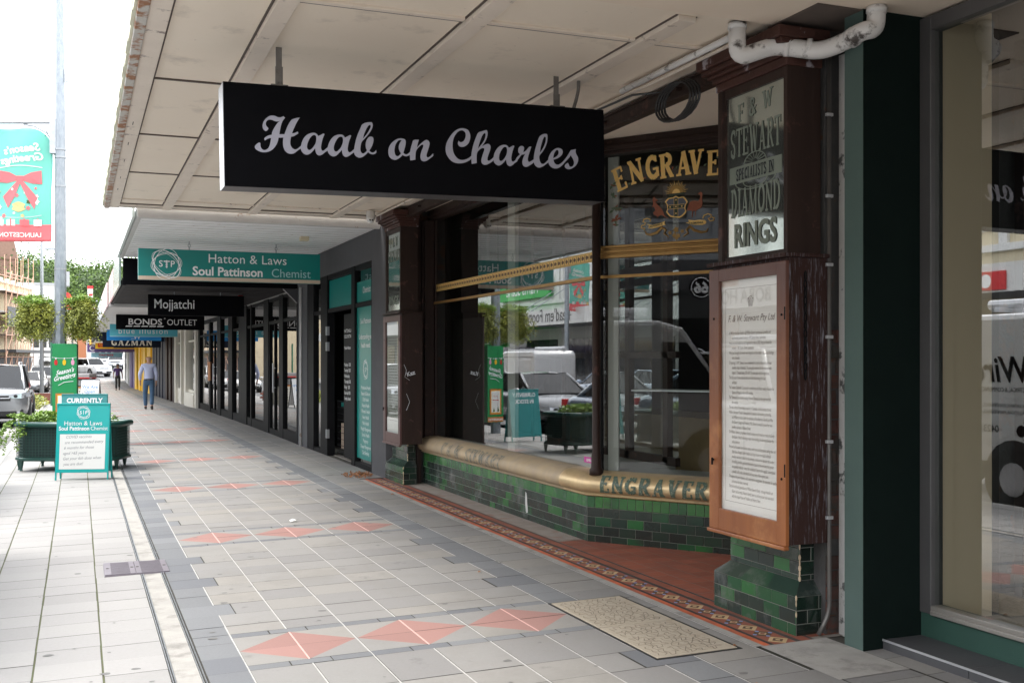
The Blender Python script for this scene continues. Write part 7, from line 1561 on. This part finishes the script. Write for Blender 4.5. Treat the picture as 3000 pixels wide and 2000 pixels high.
# scaffolded stucco building
def at_u(u, y): return (spx(u, y), y)
A0, A1 = V(-7.2, 105, 0), V(-4.45, 119, 0); AU = (A1-A0).normalized(); AN = V(AU.y, -AU.x, 0)
t = thing('stucco_building', 'cream stucco building with arched windows and parapet behind orange scaffolding', 'building', (-6, 112, 0))
L_ = (A1-A0).length
mb = MB().use(M_cream); mb.obox(A0+V(0, 0, -1), AU*L_, -AN*9, V(0, 0, 9.6)); mb.build('wall', t)
mb = MB().use(M_ivory); mb.obox(A0+V(0, 0, 7.7)-AN*.1, AU*L_, AN*.55, V(0, 0, .28)); mb.obox(A0+V(0, 0, 8.6)-AN*.1, AU*L_, AN*.3, V(0, 0, .2)); mb.obox(A0+V(0, 0, 5.9)-AN*.1, AU*L_, AN*.25, V(0, 0, .2)); mb.obox(A1+V(0, 0, 6)-AU*.5, AU*.7, AN*.3, V(0, 0, 3.2))
for k in range(7): mb.obox(A0+AU*(k*2.2+.3)+V(0, 0, 8.6), AU*.5, AN*.35, V(0, 0, .42))
mb.build('cornice', t)
for k in range(6):
    c = A0+AU*(1.4+k*2.3)+AN*.02; pts = [(-.5, 0), (.5, 0), (.5, 1.6)]+[(.5*math.cos(R(a)), 1.6+.5*math.sin(R(a))) for a in range(15, 180, 15)]+[(-.5, 1.6)]
    mb = MB().use(M_tcream); mb.poly(c+V(0, 0, 3.6), AU, (0, 0, 1), pts, th=.03); mb.build('arched_window', t)
mb = MB().use(M_cblack); mb.obox(A0+V(0, 0, -.6), AU*L_, AN*.1, V(0, 0, 2.6)); mb.obox(A0+V(0, 0, 2.3), AU*L_, AN*2.2, V(0, 0, .25)); mb.build('shop_level', t)
t = thing('scaffold', 'orange tube scaffold with green-lettered black sheet on the cream building', 'scaffold', (-6, 110, 0)); mb = MB().use(M_scaf)
for i in range(6):
    for d in (.4, 1.5):
        p = A0+AU*(-.5+i*1.9)+AN*d; mb.tube([p+V(0, 0, -.5), p+V(0, 0, 9.5+(1.6 if i > 1 else 0))], .032, 5)
for z in (1.9, 3.8, 5.7, 7.6, 9.2):
    for d in (.4, 1.5): mb.tube([A0+AU*-.5+AN*d+V(0, 0, z), A0+AU*9.2+AN*d+V(0, 0, z)], .045, 5)
for i in range(5):
    for z in (0, 1.9, 3.8, 5.7, 7.6): mb.tube([A0+AU*(-.5+i*1.9)+AN*1.5+V(0, 0, z), A0+AU*(1.4+i*1.9)+AN*1.5+V(0, 0, z+1.9)], .035, 4)
mb.build('tubes', t); mb = MB().use(M_bark)
for z in (3.8, 5.7, 7.6): mb.obox(A0-AU*.5+AN*.4+V(0, 0, z), AU*9.6, AN*1.1, V(0, 0, .08))
mb.build('planks', t)
mb = MB().use(M_cblack); mb.obox(A0-AU*.5+AN*1.6+V(0, 0, 4.6), AU*9.4, AN*.05, V(0, 0, 1.7)); sh_ = mb.build('banner_sheet', t); mb = MB().use(mat('sign_lime', (.1, .6, .15), (.1, .55, .15), .5)); mb.text('PRO-S', A0+AU*5.4+AN*1.66+V(0, 0, 5.45), AU, (0, 0, 1), 1.0, bold=.03, sx=1.4); mb.text('H 044', A0+AU*5.6+AN*1.66+V(0, 0, 4.75), AU, (0, 0, 1), .6, bold=.01, sx=1.4); mb.build('lettering', sh_)
t = thing('church_tower', 'brown stone church tower rising at the left picture edge behind the scaffold', 'church', (spx(2, 185), 185, 0)); cx_ = spx(2, 185); mb = MB().use(M_spire); mb.box(cx_-2.2, cx_+2.2, 183, 187, 0, 17); mb.build('tower', t); mb = MB().use(M_spire); mb.add([(cx_-2.4, 182.8, 17), (cx_+2.4, 182.8, 17), (cx_+2.4, 187.2, 17), (cx_-2.4, 187.2, 17), (cx_-.5, 185, 34)], [(0, 1, 4), (1, 2, 4), (2, 3, 4), (3, 0, 4), (0, 3, 2, 1)]); mb.build('spire', t)
t = thing('white_building', 'long flat white building left of the red arch, below the trees', 'building', (spx(120, 150), 150, 1)); mb = MB().use(M_wbuild); mb.box(spx(70, 150), spx(172, 150), 149, 158, 0, 11.0); mb.build('wall', t); mb = MB().use(M_gbuild); mb.box(spx(70, 150)-.1, spx(172, 150)+.1, 148.8, 158.2, 11.0, 11.3); mb.box(spx(185, 150), spx(204, 150), 149, 151, 11, 12.8); mb.build('roof', t)
mb = MB().use(M_winb)
for k in range(4): x = spx(78+k*22, 150); mb.box(x, x+.6, 148.95, 149, 3.2, 8.5)
mb.build('window', t)
t = thing('red_arch_building', 'pale building with a red rounded gable between the two street light shafts', 'building', (spx(200, 140), 140, 1)); mb = MB().use(M_ivory); x0, x1 = spx(168, 140), spx(222, 140); mb.box(x0, x1, 139, 150, 0, 8.0); mb.build('wall', t); mb = MB().use(M_red); c = (x0+x1)/2; w_ = (x1-x0)*.45; mb.poly((c, 139, 7.6), (1, 0, 0), (0, 0, 1), [(-w_, 0), (w_, 0)]+[(w_*math.cos(R(a)), 2.0*math.sin(R(a))) for a in range(15, 180, 15)], th=.3); mb.build('arched_gable', t)
t = thing('brick_building', 'red brick and white banded building with a small turret beside the awning edge', 'building', (spx(245, 135), 135, 1)); x0, x1 = spx(225, 135), spx(252, 135); mb = MB().use(M_obrick); mb.box(x0, x1, 134, 144, 0, 8.8); mb.build('wall', t); mb = MB().use(M_wbuild); x2 = spx(278, 135); mb.box(x1, x2, 134.2, 144, 0, 8.3); mb.box(spx(257, 135), spx(272, 135), 134, 136, 8.3, 9.9); mb.build('turret', t, bevel=.05); mb = MB().use(M_red)
for z in (6.6, 7.3, 8.0): mb.box(x1+.05, x2, 134.1, 134.2, z, z+.25)
mb.box(spx(260, 135), spx(271, 135), 133.9, 134, 9, 9.2); mb.box(spx(256, 135), spx(273, 135), 133.9, 136, 9.8, 10.1); mb.build('red_band', t)
for (u0, u1, y, h_, m, lb) in ((60, 110, 172, 5.8, M_ivory, 'low ivory shop far up the street behind the ute'), (110, 165, 176, 5.2, M_gbuild, 'grey shop row behind the small white hatch'), (165, 240, 180, 5.6, M_ivory, 'pale shop behind the blue-grey car'), (240, 330, 186, 5.5, M_wbuild, 'white shop row beyond the waiting four-wheel drives'), (330, 460, 190, 6.0, M_gbuild, 'grey building closing the view under the far awnings')):
    t = thing('far_shop', lb, 'building', (spx((u0+u1)/2, y), y, 1.5)); mb = MB().use(m); mb.box(spx(u0, y), spx(u1, y)-.05, y, y+6, 0, h_); mb.build('wall', t); mb = MB().use(M_winb); n = 5
    for k in range(n): xa = spx(u0+(u1-u0)*(k+.15)/n, y); xb = spx(u0+(u1-u0)*(k+.8)/n, y); mb.box(xa, xb, y-.03, y, 1.6, 3.6)
    mb.build('shop_window', t); mb = MB().use(M_gbuild); mb.box(spx(u0, y), spx(u1, y)-.05, y-1.8, y, 3.9, 4.2); mb.build('awning', t)
# ---------------------------------------------------------------- the other side of the street (mirrored in the windows)
sheet('opposite_footpath', -15.2, -11.9, YS[:10]+[103.5], -.01, M_light)
def opp(label, y0, y1, h_, m, sign=None, signm=None, tm=None, nw=3, az=3.3, awm=None, tsize=.5, glassm=M_winb, trim=M_wbuild):
    X = -15.2; t = thing('opposite_shop', label, 'shop', (X, (y0+y1)/2, 0))
    MB().use(m).box(X-9, X, y0+.02, y1-.02, -.3, h_).build('wall', t)
    mb = MB().use(trim); nwt = max(nw, 1); mb.box(X, X+.25, y0+.02, y1-.02, h_-.45, h_-.15); mb.box(X, X+.15, y0+.02, y1-.02, 4.6, 4.8)
    for k in range(nwt+1): yy = y0+.1+(y1-y0-.5)*k/nwt; mb.box(X, X+.12, yy, yy+.3, 4.8, h_-.45)
    mb.build('trim', t, bevel=.01)
    for k in range(nw):
        c = y0+(y1-y0)*(k+.5)/nw; fr = MB().use(trim).box(X, X+.08, c-.65, c+.65, 5.2, h_-1.1).build('window', t); MB().use(M_winb).box(X+.081, X+.09, c-.55, c+.55, 5.3, h_-1.2).build('pane', fr)
    MB().use(glassm).box(X, X+.05, y0+.5, y1-.5, .5, 2.7).build('shop_window', t)
    mb = MB().use(awm or M_gbuild); mb.box(X, -12.2, y0+.03, y1-.03, az, az+.12); mb.use(signm or M_wbuild); mb.box(-12.25, -12.15, y0+.03, y1-.03, az-.05, az+.65); aw = mb.build('awning', t)
    for yy in (y0+.6, y1-.6): MB().use(M_steel).tube([(X+.1, yy, 5.3), (-12.3, yy, az+.2)], .025, 6).build('tie_rod', t)
    if sign: mb = MB().use(tm or M_black); mb.text(sign, (-12.14, (y0+y1)/2, az+.1), (0, 1, 0), (0, 0, 1), tsize, bold=.008); mb.build('lettering', aw)
    return t
opp('cream shop opposite behind the camera, seen only in reflections', -16, -4, 8.5, M_cbuild, nw=4, signm=M_ivory)
t = opp('dark grey rendered shop opposite with a round number badge', -4, 9, 8.2, M_gbuild, nw=5, signm=mat('charcoal_band', (.06, .06, .065), (.05, .05, .055), .5), trim=mat('mid_grey_trim', (.30, .31, .32), (.26, .27, .28), .7)); mb = MB().use(M_black); mb.tube([(-12.15, 4.7, 3.3), (-12.10, 4.7, 3.3)], .27, 24); mb.use(M_wht); mb.tube([(-12.10, 4.7, 3.3), (-12.095, 4.7, 3.3)], .24, 24); mb.use(M_black); mb.tube([(-12.095, 4.7, 3.3), (-12.09, 4.7, 3.3)], .215, 24); mb.use(M_wht); mb.text('66', (-12.088, 4.7, 3.18), (0, 1, 0), (0, 0, 1), .34, bold=.015); mb.build('badge', t)
opp('plain white shop opposite between the grey and the pale yellow ones', 9, 17, 8.0, M_wbuild, nw=3)
t = opp('pale yellow shop opposite with a red and white oval badge on its awning', 17, 25, 8.6, M_cbuild, nw=4); mb = MB().use(M_red); mb.box(-12.14, -12.10, 19.9, 21.0, 3.3, 3.75); mb.use(M_wht); mb.tube([(-12.10, 20.5, 3.52), (-12.095, 20.5, 3.52)], .17, 20); mb.build('badge', t)
opp('cream and white shop opposite with large grey capitals on its awning', 25, 34, 8.2, M_wbuild, 'BORA HOUSE', M_wbuild, M_gmetal, nw=4, tsize=.62)
opp('orange brick shop opposite between two white ones', 34, 43, 8.8, M_obrick, nw=3)
opp('white shoe shop opposite with a long lettered band', 43, 52, 7.6, M_wbuild, "Lead\u2019em Footwear", M_wbuild, M_gmetal, nw=0, tsize=.85)
t = opp('white clad department store opposite with green signs', 52, 66, 8.4, M_wbuild, '', M_shopgreen, M_wht, nw=0, awm=M_shopgreen); mb = MB().use(M_shopgreen); mb.box(-15.04, -14.9, 53, 60.5, 5.0, 6.0); mb.use(M_wht); mb.text('Harris Scarfe', (-14.89, 56.8, 5.25), (0, 1, 0), (0, 0, 1), .9, bold=.01); mb.use(M_shopgreen); mb.box(-14.6, -12.4, 57.9, 58.05, 2.35, 2.9); mb.use(M_wht); mb.text('Harris Scarfe', (-13.5, 57.89, 2.5), (1, 0, 0), (0, 0, 1), .32, bold=.004); mb.text('Harris Scarfe', (-13.5, 58.06, 2.5), (-1, 0, 0), (0, 0, 1), .32, bold=.004); mb.build('green_sign', t)
opp('cream two-storey shop opposite, farther along', 66, 80, 8.0, M_cbuild, nw=5)
opp('grey shop opposite near the crossing', 80, 98, 7.5, M_gbuild, nw=6)
car('white hatch parked on the opposite kerb, only seen mirrored in the long window', 'suv', P_white, (-10.6, 30.5, ZR(30)), R(90), 'cars parked along the opposite kerb')
car('pale blue sedan parked on the opposite kerb, only seen mirrored in the long window', 'sedan', paint('sky', (.38, .45, .55), .2), (-10.6, 37, ZR(37)), R(90), 'cars parked along the opposite kerb')
car('white wagon parked on the opposite kerb, only seen mirrored in the angled window', 'wagon', P_white, (-10.5, 7, ZR(7)), R(90), 'cars parked along the opposite kerb')
v2 = [o for o in col.objects if o.name == 'van'][0]; v3 = copy_tree(v2); v3.location = (-10.4, 44.5, ZR(44)); v3.rotation_euler = (0, 0, R(90)); v3['label'] = 'white high-roofed van on the opposite kerb, only seen mirrored in the long window'
lp = [o for o in col.objects if o.name == 'lamp_post'][0]; c2 = copy_tree(lp); c2.location = (-11.6, 43.5, PZ(43)); c2['label'] = 'festive lamp post on the opposite kerb, seen only mirrored in the window'
b2 = copy_tree(bn); b2.location = Vector(bn.location)+Vector((-11.28, 20.95, -.1)); b2['label'] = 'festive banner on the opposite kerb, seen only mirrored in the window'
# keep the far cars off the kerb side: nothing more to place
